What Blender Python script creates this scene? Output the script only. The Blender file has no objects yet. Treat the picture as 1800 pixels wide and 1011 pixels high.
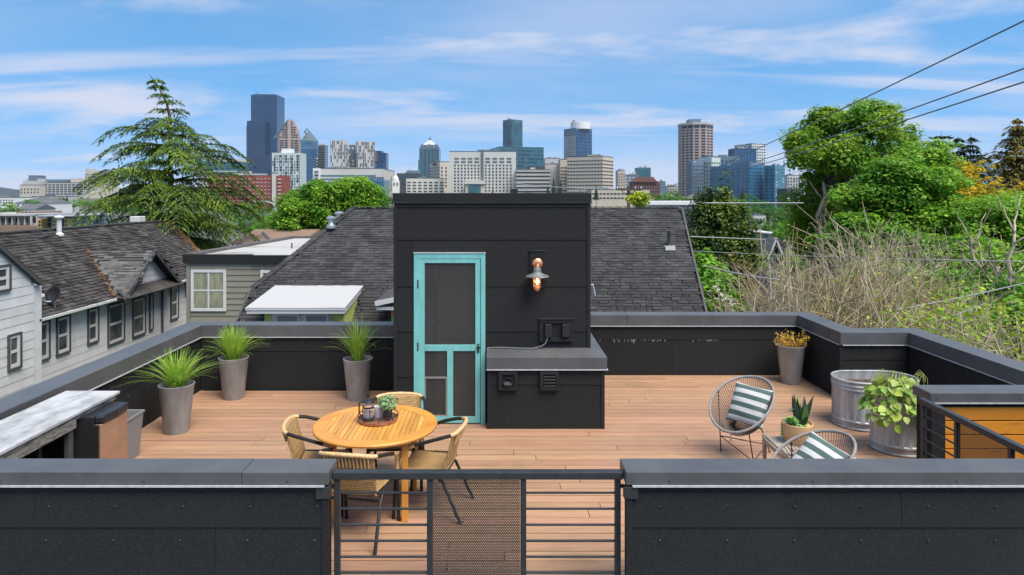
import bpy, math, random
import numpy as np
from mathutils import Vector, Matrix

# ------------------------------------------------------------------ camera, world, sun, exposure
scene = bpy.context.scene
COL = scene.collection
R = math.radians
CX, CY, F, H = 880.0, 343.0, 1200.0, 2.81      # the photograph's vanishing point, focal length (px) and camera height over the deck
cam = bpy.data.cameras.new('camera'); camo = bpy.data.objects.new('camera', cam); COL.objects.link(camo)
camo.location = (0, 0, H); camo.rotation_euler = (R(90), 0, 0)
cam.sensor_width = 36; cam.lens = 24; cam.shift_x = 20/1800; cam.shift_y = -162.5/1800
cam.clip_start = 0.1; cam.clip_end = 30000
scene.camera = camo

SKY_STRENGTH, CLOUD = 0.061, (2.95, 3.15, 3.8, 1)
SUN_EL, SUN_AZ = 60, 138                       # azimuth from +Y clockwise: the sun stands behind and to the right of the camera
w = bpy.data.worlds.new('World'); scene.world = w; w.use_nodes = True
nt = w.node_tree; N = nt.nodes; L = nt.links
for n in list(N): N.remove(n)
out = N.new('ShaderNodeOutputWorld'); bg = N.new('ShaderNodeBackground'); L.new(bg.outputs[0], out.inputs[0])
sky = N.new('ShaderNodeTexSky'); sky.sky_type = 'NISHITA'; sky.sun_disc = False
sky.sun_elevation = R(SUN_EL); sky.sun_rotation = R(SUN_AZ); sky.air_density = 1.0; sky.dust_density = 0.3; sky.ozone_density = 2.0
hs = N.new('ShaderNodeHueSaturation'); hs.inputs['Saturation'].default_value = 1.27; hs.inputs['Value'].default_value = .93
hs.inputs['Hue'].default_value = 0.491
L.new(sky.outputs[0], hs.inputs['Color'])
tc = N.new('ShaderNodeTexCoord'); sep = N.new('ShaderNodeSeparateXYZ'); L.new(tc.outputs['Generated'], sep.inputs[0])
def wmath(op, a, b=None, clamp=False):
    m = N.new('ShaderNodeMath'); m.operation = op; m.use_clamp = clamp
    for i, v in enumerate((a, b)):
        if v is None: continue
        if isinstance(v, (int, float)): m.inputs[i].default_value = v
        else: L.new(v, m.inputs[i])
    return m.outputs[0]
# the clear blue is read a little higher up than the view direction, so the horizon is not bleached
up = N.new('ShaderNodeCombineXYZ'); L.new(sep.outputs[0], up.inputs[0]); L.new(sep.outputs[1], up.inputs[1]); L.new(wmath('ADD', wmath('MULTIPLY', wmath('MAXIMUM', sep.outputs[2], 0.0), 0.75), 0.25), up.inputs[2])
vn = N.new('ShaderNodeVectorMath'); vn.operation = 'NORMALIZE'; L.new(up.outputs[0], vn.inputs[0]); L.new(vn.outputs[0], sky.inputs['Vector'])
# clouds lie on a high flat layer: the view direction is projected onto it
zz = wmath('ADD', wmath('MAXIMUM', sep.outputs[2], 0.0), 0.10)
cmb = N.new('ShaderNodeCombineXYZ'); L.new(wmath('DIVIDE', sep.outputs[0], zz), cmb.inputs[0]); L.new(wmath('DIVIDE', sep.outputs[1], zz), cmb.inputs[1])
def wnoise(scale, rot, loc, sc3, detail=8, rough=0.55, dist=0.0):
    mp = N.new('ShaderNodeMapping'); mp.inputs['Scale'].default_value = sc3; mp.inputs['Rotation'].default_value = (0, 0, R(rot)); mp.inputs['Location'].default_value = loc
    L.new(cmb.outputs[0], mp.inputs[0])
    n = N.new('ShaderNodeTexNoise'); n.inputs['Scale'].default_value = scale; n.inputs['Detail'].default_value = detail; n.inputs['Roughness'].default_value = rough
    n.inputs['Distortion'].default_value = dist
    L.new(mp.outputs[0], n.inputs['Vector']); return n.outputs['Fac']
def wramp(v, lo, hi, top=1.0):
    mr = N.new('ShaderNodeMapRange'); mr.interpolation_type = 'SMOOTHSTEP'
    mr.inputs['From Min'].default_value = lo; mr.inputs['From Max'].default_value = hi; mr.inputs['To Max'].default_value = top
    L.new(v, mr.inputs['Value']); return mr.outputs[0]
streak = wramp(wnoise(1.0, -14, (3.1, 7.7, 0), (0.30, 1.5, 1), 9, 0.55, 0.3), 0.47, 0.72, 0.85)
puff = wramp(wnoise(1.15, 6, (11.9, 2.2, 0), (0.55, 0.9, 1), 10, 0.60, 0.25), 0.45, 0.70, 0.92)
veil = wramp(wnoise(0.42, 10, (1.0, 4.0, 0), (0.7, 1.0, 1), 6, 0.5), 0.40, 0.68, 0.48)
low = wramp(wnoise(0.5, 0, (6.3, 1.0, 0), (0.5, 1.0, 1), 6, 0.6), 0.30, 0.58, 0.9)
lowband = wramp(sep.outputs[2], 0.11, 0.01)
cl = wmath('MAXIMUM', wmath('MAXIMUM', streak, puff), wmath('MAXIMUM', veil, wmath('MULTIPLY', low, lowband)), True)
mixc = N.new('ShaderNodeMixRGB'); L.new(cl, mixc.inputs[0]); L.new(hs.outputs[0], mixc.inputs[1])
mixc.inputs[2].default_value = CLOUD
L.new(mixc.outputs[0], bg.inputs['Color']); bg.inputs['Strength'].default_value = SKY_STRENGTH

sl = bpy.data.lights.new('sun', 'SUN'); sl.energy = 1.5; sl.angle = R(40); sl.color = (1.0, 0.92, 0.80)
so = bpy.data.objects.new('sun', sl); COL.objects.link(so)
sd = Vector((math.sin(R(SUN_AZ))*math.cos(R(SUN_EL)), math.cos(R(SUN_AZ))*math.cos(R(SUN_EL)), math.sin(R(SUN_EL))))
so.rotation_euler = sd.to_track_quat('Z', 'Y').to_euler()
scene.view_settings.view_transform = 'Standard'; scene.view_settings.look = 'None'
scene.view_settings.exposure = 1.96; scene.view_settings.gamma = 1.0; scene.view_settings.use_curve_mapping = False
scene.render.film_transparent = False
try:
    scene.cycles.use_denoising = True; scene.cycles.max_bounces = 8; scene.cycles.transparent_max_bounces = 12
except Exception: pass

# ------------------------------------------------------------------ helpers
def at(px, py, d):
    """a photo pixel at depth d, as a point of the place"""
    return Vector(((px-CX)*d/F, d, H-(py-CY)*d/F))
def zat(py, d): return H-(py-CY)*d/F
def xat(px, d): return (px-CX)*d/F

class MB:
    def __init__(s): s.v = []; s.f = []; s.m = []
    def add(s, vs, fs, mi=0):
        o = len(s.v); s.v += [tuple(v) for v in vs]; s.f += [tuple(i+o for i in f) for f in fs]; s.m += [mi]*len(fs); return s
    def box(s, x0, x1, y0, y1, z0, z1, mi=0):
        return s.add([(x0,y0,z0),(x1,y0,z0),(x1,y1,z0),(x0,y1,z0),(x0,y0,z1),(x1,y0,z1),(x1,y1,z1),(x0,y1,z1)],
              [(0,3,2,1),(4,5,6,7),(0,1,5,4),(1,2,6,5),(2,3,7,6),(3,0,4,7)], mi)
    def prism(s, poly, vec, mi=0):
        n = len(poly); a = [Vector(p) for p in poly]; b = [p+Vector(vec) for p in a]
        return s.add(a+b, [tuple(range(n))[::-1], tuple(range(n, 2*n))]+[(i, (i+1) % n, n+(i+1) % n, n+i) for i in range(n)], mi)
    def bar(s, p, q, wd, ht, up=(0,0,1), mi=0):
        p = Vector(p); q = Vector(q); t = (q-p).normalized(); u = Vector(up)
        if abs(t.dot(u)) > .98: u = Vector((0,1,0))
        b = t.cross(u).normalized()*wd/2; u = b.cross(t).normalized()*ht/2
        return s.add([p-b-u,p+b-u,p+b+u,p-b+u,q-b-u,q+b-u,q+b+u,q-b+u], [(0,1,2,3),(7,6,5,4),(0,4,5,1),(1,5,6,2),(2,6,7,3),(3,7,4,0)], mi)
    def tube(s, pts, r, n=8, closed=False, mi=0):
        pts = [Vector(p) for p in pts]; k = len(pts); rs = r if isinstance(r, (list, tuple)) else [r]*k
        prev = None; vs = []
        for i, p in enumerate(pts):
            a = pts[i-1] if (i > 0 or closed) else p; b = pts[(i+1) % k] if (i < k-1 or closed) else p
            t = (b-a).normalized() if (b-a).length > 1e-9 else Vector((0,0,1))
            if prev is None:
                u = Vector((0,0,1)) if abs(t.z) < .9 else Vector((1,0,0))
                u = (u-t*u.dot(t)).normalized()
            else:
                u = prev-t*prev.dot(t); u = u.normalized() if u.length > 1e-6 else t.orthogonal().normalized()
            prev = u; c = t.cross(u)
            for j in range(n):
                g = 2*math.pi*j/n; vs.append(p+(u*math.cos(g)+c*math.sin(g))*rs[i])
        fs = []
        for i in range(k if closed else k-1):
            i2 = (i+1) % k
            for j in range(n): fs.append((i*n+j, i*n+(j+1) % n, i2*n+(j+1) % n, i2*n+j))
        if not closed: fs += [tuple(range(n))[::-1], tuple((k-1)*n+j for j in range(n))]
        return s.add(vs, fs, mi)
    def lathe(s, prof, c=(0,0,0), n=24, sx=1, sy=1, mi=0, cap0=True, cap1=True, wob=None):
        vs = []; fs = []; k = len(prof)
        for r, z in prof:
            for j in range(n):
                g = 2*math.pi*j/n; rr = r*(wob(g, z) if wob else 1)
                vs.append((c[0]+rr*math.cos(g)*sx, c[1]+rr*math.sin(g)*sy, c[2]+z))
        for i in range(k-1):
            for j in range(n): fs.append((i*n+j, i*n+(j+1) % n, (i+1)*n+(j+1) % n, (i+1)*n+j))
        if cap0: fs.append(tuple(range(n))[::-1])
        if cap1: fs.append(tuple((k-1)*n+j for j in range(n)))
        return s.add(vs, fs, mi)
    def grid(s, fn, nu, nv, mi=0):
        vs = [fn(i/nu, j/nv) for j in range(nv+1) for i in range(nu+1)]
        return s.add(vs, [(j*(nu+1)+i, j*(nu+1)+i+1, (j+1)*(nu+1)+i+1, (j+1)*(nu+1)+i) for j in range(nv) for i in range(nu)], mi)
    def build(s, name, mats, parent=None, smooth=False, bevel=0, kind=None, solid=0):
        me = bpy.data.meshes.new(name); me.from_pydata(s.v, [], s.f)
        return finish(name, me, mats, parent, smooth, bevel, kind, s.m, solid)
def finish(name, me, mats, parent=None, smooth=False, bevel=0, kind=None, mi=None, solid=0):
    for m in (mats if isinstance(mats, (list, tuple)) else [mats]): me.materials.append(m)
    if mi is not None and any(mi): me.polygons.foreach_set('material_index', mi)
    if smooth:
        me.polygons.foreach_set('use_smooth', [True]*len(me.polygons))
        if smooth != 2:
            try: me.set_sharp_from_angle(angle=R(40))
            except Exception: pass
    me.update()
    o = bpy.data.objects.new(name, me); COL.objects.link(o)
    if parent is not None: adopt(o, parent)
    if bevel:
        b = o.modifiers.new('bevel', 'BEVEL'); b.width = bevel; b.segments = 2; b.limit_method = 'ANGLE'; b.angle_limit = R(40)
    if solid:
        b = o.modifiers.new('solid', 'SOLIDIFY'); b.thickness = solid; b.offset = 0
    if kind: o['kind'] = kind
    return o
def adopt(o, parent):
    o.parent = parent
    if parent.parent is None: o.matrix_parent_inverse = Matrix.Translation(-parent.location)
def fast(name, V, Q, mats, parent=None, kind=None, smooth=False, mi=None):
    """mesh from numpy arrays: V (n,3), Q (m,k)"""
    V = np.asarray(V, dtype=np.float32); Q = np.asarray(Q, dtype=np.int32); m, k = Q.shape
    me = bpy.data.meshes.new(name); me.vertices.add(len(V)); me.vertices.foreach_set('co', V.ravel())
    me.loops.add(m*k); me.loops.foreach_set('vertex_index', Q.ravel())
    me.polygons.add(m); me.polygons.foreach_set('loop_start', np.arange(0, m*k, k, dtype=np.int32))
    me.update(calc_edges=True); me.validate()
    return finish(name, me, mats, parent, 2 if smooth else False, 0, kind, mi)
def tag(o, label, cat, group=None, kind=None):
    o['label'] = label
    if cat: o['category'] = cat
    if group: o['group'] = group
    if kind: o['kind'] = kind
    return o
def empty(name, loc, label=None, cat=None, group=None, kind=None):
    o = bpy.data.objects.new(name, None); COL.objects.link(o); o.location = loc; o.empty_display_size = .1
    if label: tag(o, label, cat, group)
    if kind: o['kind'] = kind
    return o
def copy_tree(o, parent=None):
    c = o.copy(); COL.objects.link(c)
    if parent is not None: c.parent = parent
    for ch in [x for x in o.children]: copy_tree(ch, c)
    return c
def like(o, name, loc, rot=(0,0,0), scale=(1,1,1), parent=None):
    """another object on the same mesh data"""
    c = bpy.data.objects.new(name, o.data); COL.objects.link(c); c.location = loc; c.rotation_euler = rot; c.scale = scale
    if parent is not None: adopt(c, parent)
    return c

# ------------------------------------------------------------------ materials
def mat(name, col, rough=.6, metal=0., var=0., nscale=4., stretch=(1,1,1), bump=0., bscale=60., bstretch=None, rnd=0., spec=.5, col2=None, lo=.35, hi=.65,
        trans=0., alpha=1., emit=None, hue=0., detail=6, bdist=.01, coat=0):
    m = bpy.data.materials.new(name); m.use_nodes = True; t = m.node_tree; N = t.nodes; L = t.links
    b = N['Principled BSDF']; o = N['Material Output']
    b.inputs['Roughness'].default_value = rough; b.inputs['Metallic'].default_value = metal; b.inputs['Specular IOR Level'].default_value = spec
    if coat: b.inputs['Coat Weight'].default_value = coat; b.inputs['Coat Roughness'].default_value = .15
    tc = N.new('ShaderNodeTexCoord')
    c4 = tuple(col)+(1,); src = None
    if var or col2:
        mp = N.new('ShaderNodeMapping'); mp.inputs['Scale'].default_value = stretch; L.new(tc.outputs['Object'], mp.inputs[0])
        n = N.new('ShaderNodeTexNoise'); n.inputs['Scale'].default_value = nscale; n.inputs['Detail'].default_value = detail; n.inputs['Roughness'].default_value = .6
        L.new(mp.outputs[0], n.inputs['Vector'])
        mr = N.new('ShaderNodeMapRange'); mr.inputs['From Min'].default_value = lo; mr.inputs['From Max'].default_value = hi; L.new(n.outputs['Fac'], mr.inputs['Value'])
        mx = N.new('ShaderNodeMixRGB'); L.new(mr.outputs[0], mx.inputs[0])
        a = tuple(x*(1-var) for x in col)+(1,); z = (tuple(col2) if col2 else tuple(min(1, x*(1+var)) for x in col))+(1,)
        mx.inputs[1].default_value = a if not col2 else c4; mx.inputs[2].default_value = z; src = mx.outputs[0]
        if rough < .9:
            mr2 = N.new('ShaderNodeMapRange'); mr2.inputs['To Min'].default_value = max(.05, rough-.08); mr2.inputs['To Max'].default_value = min(1, rough+.1)
            L.new(n.outputs['Fac'], mr2.inputs['Value']); L.new(mr2.outputs[0], b.inputs['Roughness'])
    if rnd or hue:
        oi = N.new('ShaderNodeObjectInfo'); ge = N.new('ShaderNodeNewGeometry')
        ad = N.new('ShaderNodeMath'); ad.operation = 'ADD'; L.new(oi.outputs['Random'], ad.inputs[0]); L.new(ge.outputs['Random Per Island'], ad.inputs[1])
        fr = N.new('ShaderNodeMath'); fr.operation = 'FRACT'; L.new(ad.outputs[0], fr.inputs[0])
        hv = N.new('ShaderNodeHueSaturation')
        r1 = N.new('ShaderNodeMapRange'); r1.inputs['To Min'].default_value = 1-rnd; r1.inputs['To Max'].default_value = 1+rnd; L.new(fr.outputs[0], r1.inputs['Value']); L.new(r1.outputs[0], hv.inputs['Value'])
        if hue:
            m7 = N.new('ShaderNodeMath'); m7.operation = 'MULTIPLY'; m7.inputs[1].default_value = 7.31; L.new(fr.outputs[0], m7.inputs[0])
            f2 = N.new('ShaderNodeMath'); f2.operation = 'FRACT'; L.new(m7.outputs[0], f2.inputs[0])
            r2 = N.new('ShaderNodeMapRange'); r2.inputs['To Min'].default_value = .5-hue; r2.inputs['To Max'].default_value = .5+hue; L.new(f2.outputs[0], r2.inputs['Value']); L.new(r2.outputs[0], hv.inputs['Hue'])
        if src: L.new(src, hv.inputs['Color'])
        else: hv.inputs['Color'].default_value = c4
        src = hv.outputs[0]
    if src: L.new(src, b.inputs['Base Color'])
    else: b.inputs['Base Color'].default_value = c4
    if bump:
        mp = N.new('ShaderNodeMapping'); mp.inputs['Scale'].default_value = bstretch or (1,1,1); L.new(tc.outputs['Object'], mp.inputs[0])
        n = N.new('ShaderNodeTexNoise'); n.inputs['Scale'].default_value = bscale; n.inputs['Detail'].default_value = 4; L.new(mp.outputs[0], n.inputs['Vector'])
        bp = N.new('ShaderNodeBump'); bp.inputs['Strength'].default_value = bump; bp.inputs['Distance'].default_value = bdist
        L.new(n.outputs['Fac'], bp.inputs['Height']); L.new(bp.outputs[0], b.inputs['Normal'])
    sh = b.outputs[0]
    if trans:
        tr = N.new('ShaderNodeBsdfTranslucent'); ms = N.new('ShaderNodeMixShader'); ms.inputs[0].default_value = trans
        if src: L.new(src, tr.inputs['Color'])
        else: tr.inputs['Color'].default_value = c4
        L.new(sh, ms.inputs[1]); L.new(tr.outputs[0], ms.inputs[2]); sh = ms.outputs[0]
    if alpha < 1:
        tr = N.new('ShaderNodeBsdfTransparent'); ms = N.new('ShaderNodeMixShader'); ms.inputs[0].default_value = alpha
        L.new(tr.outputs[0], ms.inputs[1]); L.new(sh, ms.inputs[2]); sh = ms.outputs[0]
    if emit:
        b.inputs['Emission Color'].default_value = tuple(emit[:3])+(1,); b.inputs['Emission Strength'].default_value = emit[3]
    if sh is not b.outputs[0]: L.new(sh, o.inputs['Surface'])
    return m

def stripes(name, ca, cb, period, axis=0, duty=.5):
    """printed stripes across one object axis"""
    m = mat(name, ca, .85, bump=.25, bscale=220, bdist=.002); t = m.node_tree; N = t.nodes; L = t.links; b = N['Principled BSDF']
    tc = N.new('ShaderNodeTexCoord'); sp = N.new('ShaderNodeSeparateXYZ'); L.new(tc.outputs['Object'], sp.inputs[0])
    a = N.new('ShaderNodeMath'); a.operation = 'DIVIDE'; a.inputs[1].default_value = period; L.new(sp.outputs[axis], a.inputs[0])
    f = N.new('ShaderNodeMath'); f.operation = 'FRACT'; L.new(a.outputs[0], f.inputs[0])
    g = N.new('ShaderNodeMath'); g.operation = 'GREATER_THAN'; g.inputs[1].default_value = duty; L.new(f.outputs[0], g.inputs[0])
    mx = N.new('ShaderNodeMixRGB'); mx.inputs[1].default_value = tuple(ca)+(1,); mx.inputs[2].default_value = tuple(cb)+(1,)
    L.new(g.outputs[0], mx.inputs[0]); L.new(mx.outputs[0], b.inputs['Base Color']); return m

def add_dirt(m, col, scale, lo, hi, amt, stretch=(1, 1, 1)):
    """blotchy dirt with its own shape over a finished base colour"""
    t = m.node_tree; N = t.nodes; L = t.links; b = N['Principled BSDF']; src = b.inputs['Base Color'].links[0].from_socket
    tc = N.new('ShaderNodeTexCoord'); mp = N.new('ShaderNodeMapping'); mp.inputs['Scale'].default_value = stretch; L.new(tc.outputs['Object'], mp.inputs[0])
    n = N.new('ShaderNodeTexNoise'); n.inputs['Scale'].default_value = scale; n.inputs['Detail'].default_value = 10; n.inputs['Roughness'].default_value = .65; L.new(mp.outputs[0], n.inputs['Vector'])
    r = N.new('ShaderNodeMapRange'); r.inputs['From Min'].default_value = lo; r.inputs['From Max'].default_value = hi; r.inputs['To Max'].default_value = amt; L.new(n.outputs['Fac'], r.inputs['Value'])
    x = N.new('ShaderNodeMixRGB'); L.new(r.outputs[0], x.inputs[0]); L.new(src, x.inputs[1]); x.inputs[2].default_value = tuple(col)+(1,); L.new(x.outputs[0], b.inputs['Base Color'])
M = {}
M['panel'] = mat('charcoal_panel', (.0132,.0140,.0148), .82, spec=.35, var=.55, nscale=75, bump=.5, bscale=150, bdist=.004, rnd=.13, lo=.3, hi=.72, detail=8)
M['cap'] = mat('charcoal_cap_metal', (.085,.086,.088), .42, spec=.55, var=.14, nscale=2.5, bump=.06, bscale=9, rnd=.06)
add_dirt(M['panel'], (.035,.036,.036), .9, .52, .8, .5, (1, 1, .35)); add_dirt(M['cap'], (.15,.15,.147), 1.6, .5, .8, .4)
M['lip'] = mat('bare_drip_edge', (.52,.53,.54), .4, metal=.2, var=.15, nscale=20)
M['rail'] = mat('charcoal_rail_paint', (.03,.031,.033), .4, var=.15, nscale=9)
M['screw'] = mat('dark_screw', (.05,.05,.055), .45, metal=.5)
M['deck'] = mat('brown_composite_board', (.385,.222,.132), .62, var=.2, nscale=2.4, stretch=(1,14,1), bump=.3, bscale=60, bstretch=(.25,3,1), rnd=.13, hue=.008, bdist=.003, lo=.25, hi=.75)
add_dirt(M['deck'], (.14,.105,.055), .55, .54, .76, .7)
M['subfloor'] = mat('dark_subfloor', (.02,.014,.01), .9)
M['cedar'] = mat('orange_cedar', (.62,.235,.022), .5, col2=(.25,.075,.012), nscale=3.5, stretch=(1,1,7), lo=.58, hi=.80, bump=.2, bscale=40, bstretch=(.3,1,4), rnd=.14)
M['teal'] = mat('teal_paint', (.17,.47,.45), .5, var=.10, nscale=9, bump=.12, bscale=60, stretch=(2,2,.4))
add_dirt(M['teal'], (.20,.27,.25), 6, .60, .8, .6)
def screen_material():
    m = mat('insect_screen', (.055,.054,.050), .6, alpha=.50); return m
M['screen'] = screen_material()
M['dark'] = mat('dark_void', (.012,.012,.012), .8)
M['inner'] = mat('inner_door_paint', (.16,.15,.135), .35, var=.2, nscale=3)
M['steel'] = mat('brushed_steel', (.5,.5,.5), .35, metal=.8)
M['black'] = mat('black_paint', (.018,.018,.02), .4)
M['blackplastic'] = mat('black_plastic', (.02,.02,.021), .35, bump=.1, bscale=200)
M['copper'] = mat('copper', (.80,.34,.19), .34, metal=.75, var=.2, nscale=30)
M['galv'] = mat('galvanised_steel', (.40,.41,.415), .45, metal=.3, var=.3, nscale=7, bump=.05, bscale=30, stretch=(1,1,.25))
M['planter'] = mat('zinc_planter', (.30,.305,.305), .38, metal=.12, var=.28, nscale=5, stretch=(1,1,.3), rnd=.14, bump=.03, bscale=14)
M['soil'] = mat('soil', (.06,.04,.028), .95, col2=(.17,.12,.08), nscale=38, bump=1., bscale=60, bdist=.03)
M['teak'] = mat('golden_teak', (.66,.33,.07), .42, col2=(.52,.20,.03), nscale=2.2, stretch=(9,1.0,9), rnd=.18, lo=.4, hi=.75, bump=.1, bscale=30, bstretch=(6,.6,6))
M['teakx'] = mat('teak_frame_wood', (.66,.30,.05), .42, col2=(.50,.19,.03), nscale=3.2, rnd=.08, lo=.4, hi=.75)
def weave_material():
    m = mat('rattan_weave', (.60,.37,.15), .55, var=.0, rnd=.06); t = m.node_tree; N = t.nodes; L = t.links; b = N['Principled BSDF']
    tc = N.new('ShaderNodeTexCoord'); ck = []
    for d in ('X', 'Y', 'Z'):
        wv = N.new('ShaderNodeTexWave'); wv.bands_direction = d; wv.inputs['Scale'].default_value = 28 if d == 'X' else 20; wv.inputs['Distortion'].default_value = .6
        L.new(tc.outputs['Object'], wv.inputs['Vector']); ck.append(wv.outputs['Fac'])
    a = N.new('ShaderNodeMath'); a.operation = 'MULTIPLY'; L.new(ck[1], a.inputs[0]); L.new(ck[2], a.inputs[1])
    a2 = N.new('ShaderNodeMath'); a2.operation = 'ADD'; L.new(ck[0], a2.inputs[0]); L.new(a.outputs[0], a2.inputs[1])
    bp = N.new('ShaderNodeBump'); bp.inputs['Strength'].default_value = .9; bp.inputs['Distance'].default_value = .006
    L.new(a2.outputs[0], bp.inputs['Height']); L.new(bp.outputs[0], b.inputs['Normal'])
    n = N.new('ShaderNodeTexNoise'); n.inputs['Scale'].default_value = 35; n.inputs['Detail'].default_value = 3; L.new(tc.outputs['Object'], n.inputs['Vector'])
    mx = N.new('ShaderNodeMixRGB'); mx.inputs[1].default_value = (.34,.19,.07,1); mx.inputs[2].default_value = (.68,.44,.19,1); L.new(n.outputs['Fac'], mx.inputs[0])
    L.new(mx.outputs[0], b.inputs['Base Color']); return m
M['rattan'] = weave_material()
M['rattanwrap'] = mat('rattan_wrap', (.62,.40,.19), .5, var=.2, nscale=60, bump=.4, bscale=120)
M['tubeblack'] = mat('black_tube', (.018,.016,.016), .5, spec=.3)
M['cord'] = mat('grey_cord', (.25,.24,.23), .6, var=.2, nscale=40, bump=.3, bscale=300)
M['corddark'] = mat('brown_grey_cord', (.115,.098,.09), .6)
M['brownrod'] = mat('brown_rod', (.045,.02,.016), .4)
M['pillow'] = stripes('striped_canvas', (.58,.58,.57), (.075,.125,.115), .098, 0, .5)
M['taupe'] = mat('taupe_wood', (.36,.31,.24), .5, var=.12, nscale=4, stretch=(1,8,1), rnd=.06)
M['bowlwood'] = mat('pale_turned_wood', (.62,.40,.20), .5, col2=(.48,.27,.11), nscale=3, stretch=(1,1,6), lo=.4, hi=.7)
M['marble'] = mat('white_marble', (.50,.50,.49), .4, col2=(.22,.22,.215), nscale=5, stretch=(1.6,.7,1), lo=.42, hi=.72, detail=10)
M['oldwood'] = mat('weathered_board', (.26,.24,.21), .85, col2=(.05,.045,.04), nscale=7, stretch=(3,1,6), lo=.42, hi=.66, bump=.6, bscale=30, bdist=.01)
M['fridgedoor'] = mat('steel_with_deck_reflection', (.42,.245,.155), .38, metal=.35, var=.1, nscale=3, stretch=(1,1,9))  # stainless steel; the deck's warm reflection is painted into its colour
M['bin'] = mat('grey_bin_plastic', (.20,.20,.20), .5)
M['ceramic'] = mat('white_ceramic', (.8,.79,.77), .25)
M['glass'] = mat('clear_glass', (.9,.92,.92), .03, alpha=.22)
M['bulb'] = mat('warm_bulb', (1,.8,.5), .3, emit=(1,.62,.26,2.6))
M['lampglass'] = mat('lamp_glass', (.9,.8,.65), .05, alpha=.25)
M['zinc'] = mat('aged_zinc_shade', (.19,.20,.195), .5, metal=.3, var=.25, nscale=18)
M['tray'] = mat('copper_brown_tray', (.36,.16,.10), .35, metal=.4, var=.2, nscale=12)
M['espresso'] = mat('espresso_wood', (.03,.018,.014), .4)
M['leaf_grass'] = mat('grass_blade', (.33,.52,.06), .5, rnd=.35, hue=.03, trans=.3)
M['straw'] = mat('dry_straw', (.42,.26,.11), .8, rnd=.3)
M['leaf_basil'] = mat('pale_green_leaf', (.30,.46,.07), .45, rnd=.32, hue=.03, trans=.3)
M['stem'] = mat('pale_stem', (.42,.42,.12), .6)
M['leaf_dry'] = mat('golden_leaf', (.62,.38,.04), .6, rnd=.45, hue=.035, trans=.3)
M['leaf_small'] = mat('sage_leaf', (.22,.36,.15), .5, rnd=.45, hue=.03, trans=.2)
M['leaf_succ'] = mat('succulent_leaf', (.19,.37,.09), .4, rnd=.35, hue=.03)
M['leaf_dark'] = mat('dark_sword_leaf', (.05,.10,.055), .4, rnd=.4, hue=.02)
M['siding'] = mat('pale_grey_siding', (.60,.595,.59), .7, var=.07, nscale=2, rnd=.05, bump=.12, bscale=30, bstretch=(1,1,.3))
add_dirt(M['siding'], (.30,.29,.27), .5, .50, .8, .45, (1, 1, .5))
M['wtrim'] = mat('white_trim', (.56,.56,.55), .5, var=.05, nscale=4)
M['dtrim'] = mat('dark_grey_trim', (.065,.065,.066), .6, var=.2, nscale=8)
M['pane'] = mat('window_glass', (.035,.04,.042), .08, col2=(.11,.115,.115), nscale=1.6, spec=.6)
M['curtain'] = mat('curtained_glass', (.30,.30,.20), .15, col2=(.17,.18,.13), nscale=2.2, stretch=(3,3,1), spec=.6)
M['roofold'] = mat('old_brown_shingle', (.066,.061,.057), .95, spec=.2, var=.3, nscale=1.3, rnd=.42, bump=.5, bscale=60)
M['roofoldcap'] = mat('weathered_shingle', (.11,.107,.102), .95, spec=.2, var=.2, nscale=2, rnd=.3)
M['moss'] = mat('rust_moss', (.17,.085,.035), .95, rnd=.5, hue=.03)
M['shingle'] = mat('charcoal_shingle', (.062,.061,.062), .95, spec=.2, var=.25, nscale=2.0, rnd=.24, bump=.5, bscale=120)
M['shinglebase'] = mat('shingle_underlay', (.018,.018,.019), .95)
M['tpo'] = mat('white_membrane', (.44,.44,.435), .7, spec=.2, col2=(.34,.33,.31), nscale=.9, lo=.58, hi=.75)
M['tpodirty'] = mat('stained_white_membrane', (.43,.42,.40), .8, spec=.2, col2=(.20,.18,.15), nscale=.55, lo=.52, hi=.70, stretch=(.7,1.6,1), detail=9)
M['olive'] = mat('grey_green_siding', (.205,.198,.155), .7, var=.06, nscale=3, rnd=.05)
M['lime'] = mat('lime_shingle', (.42,.50,.13), .7, var=.1, nscale=6, rnd=.1)
M['orange'] = mat('orange_paint', (.75,.30,.03), .6)
M['white'] = mat('white_paint', (.55,.55,.55), .5)
M['bark'] = mat('grey_brown_bark', (.13,.105,.08), .9, var=.35, nscale=6, stretch=(3,3,.6), bump=.8, bscale=18, bdist=.03)
M['barkdead'] = mat('bleached_twig', (.36,.30,.21), .85, var=.3, nscale=2, rnd=.25)
M['barkyellow'] = mat('lichen_twig', (.36,.28,.12), .85, var=.35, nscale=1.5, rnd=.25, hue=.02)
M['barkred'] = mat('purple_twig', (.20,.12,.105), .85, var=.3, nscale=2, rnd=.3)
def leafmat(name, c, c2, rnd=.4, hue=.02, ns=.55, trans=.35): return mat(name, c, .5, col2=c2, nscale=ns, lo=.38, hi=.62, rnd=rnd, hue=hue, trans=trans, detail=3, spec=.3)
M['maple'] = leafmat('maple_leaf', (.10,.26,.018), (.30,.46,.045), trans=.45)
M['ash'] = leafmat('bright_broad_leaf', (.085,.25,.018), (.26,.46,.04), trans=.45)
M['yellowgreen'] = leafmat('yellow_green_leaf', (.22,.38,.02), (.42,.50,.04))
M['gold'] = leafmat('golden_conifer', (.45,.37,.015), (.66,.48,.03))
M['cedarleaf'] = leafmat('deodar_needle', (.020,.060,.011), (.17,.27,.022), rnd=.5, ns=.8, trans=.15)
M['cypress'] = leafmat('dark_cypress', (.040,.085,.014), (.14,.20,.026), rnd=.5, ns=.8, trans=.1)
M['fir'] = leafmat('dark_fir', (.020,.05,.018), (.05,.095,.03), rnd=.5, trans=.1)
M['olivefir'] = leafmat('olive_fir', (.10,.10,.018), (.26,.20,.03), rnd=.5, trans=.1)
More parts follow.
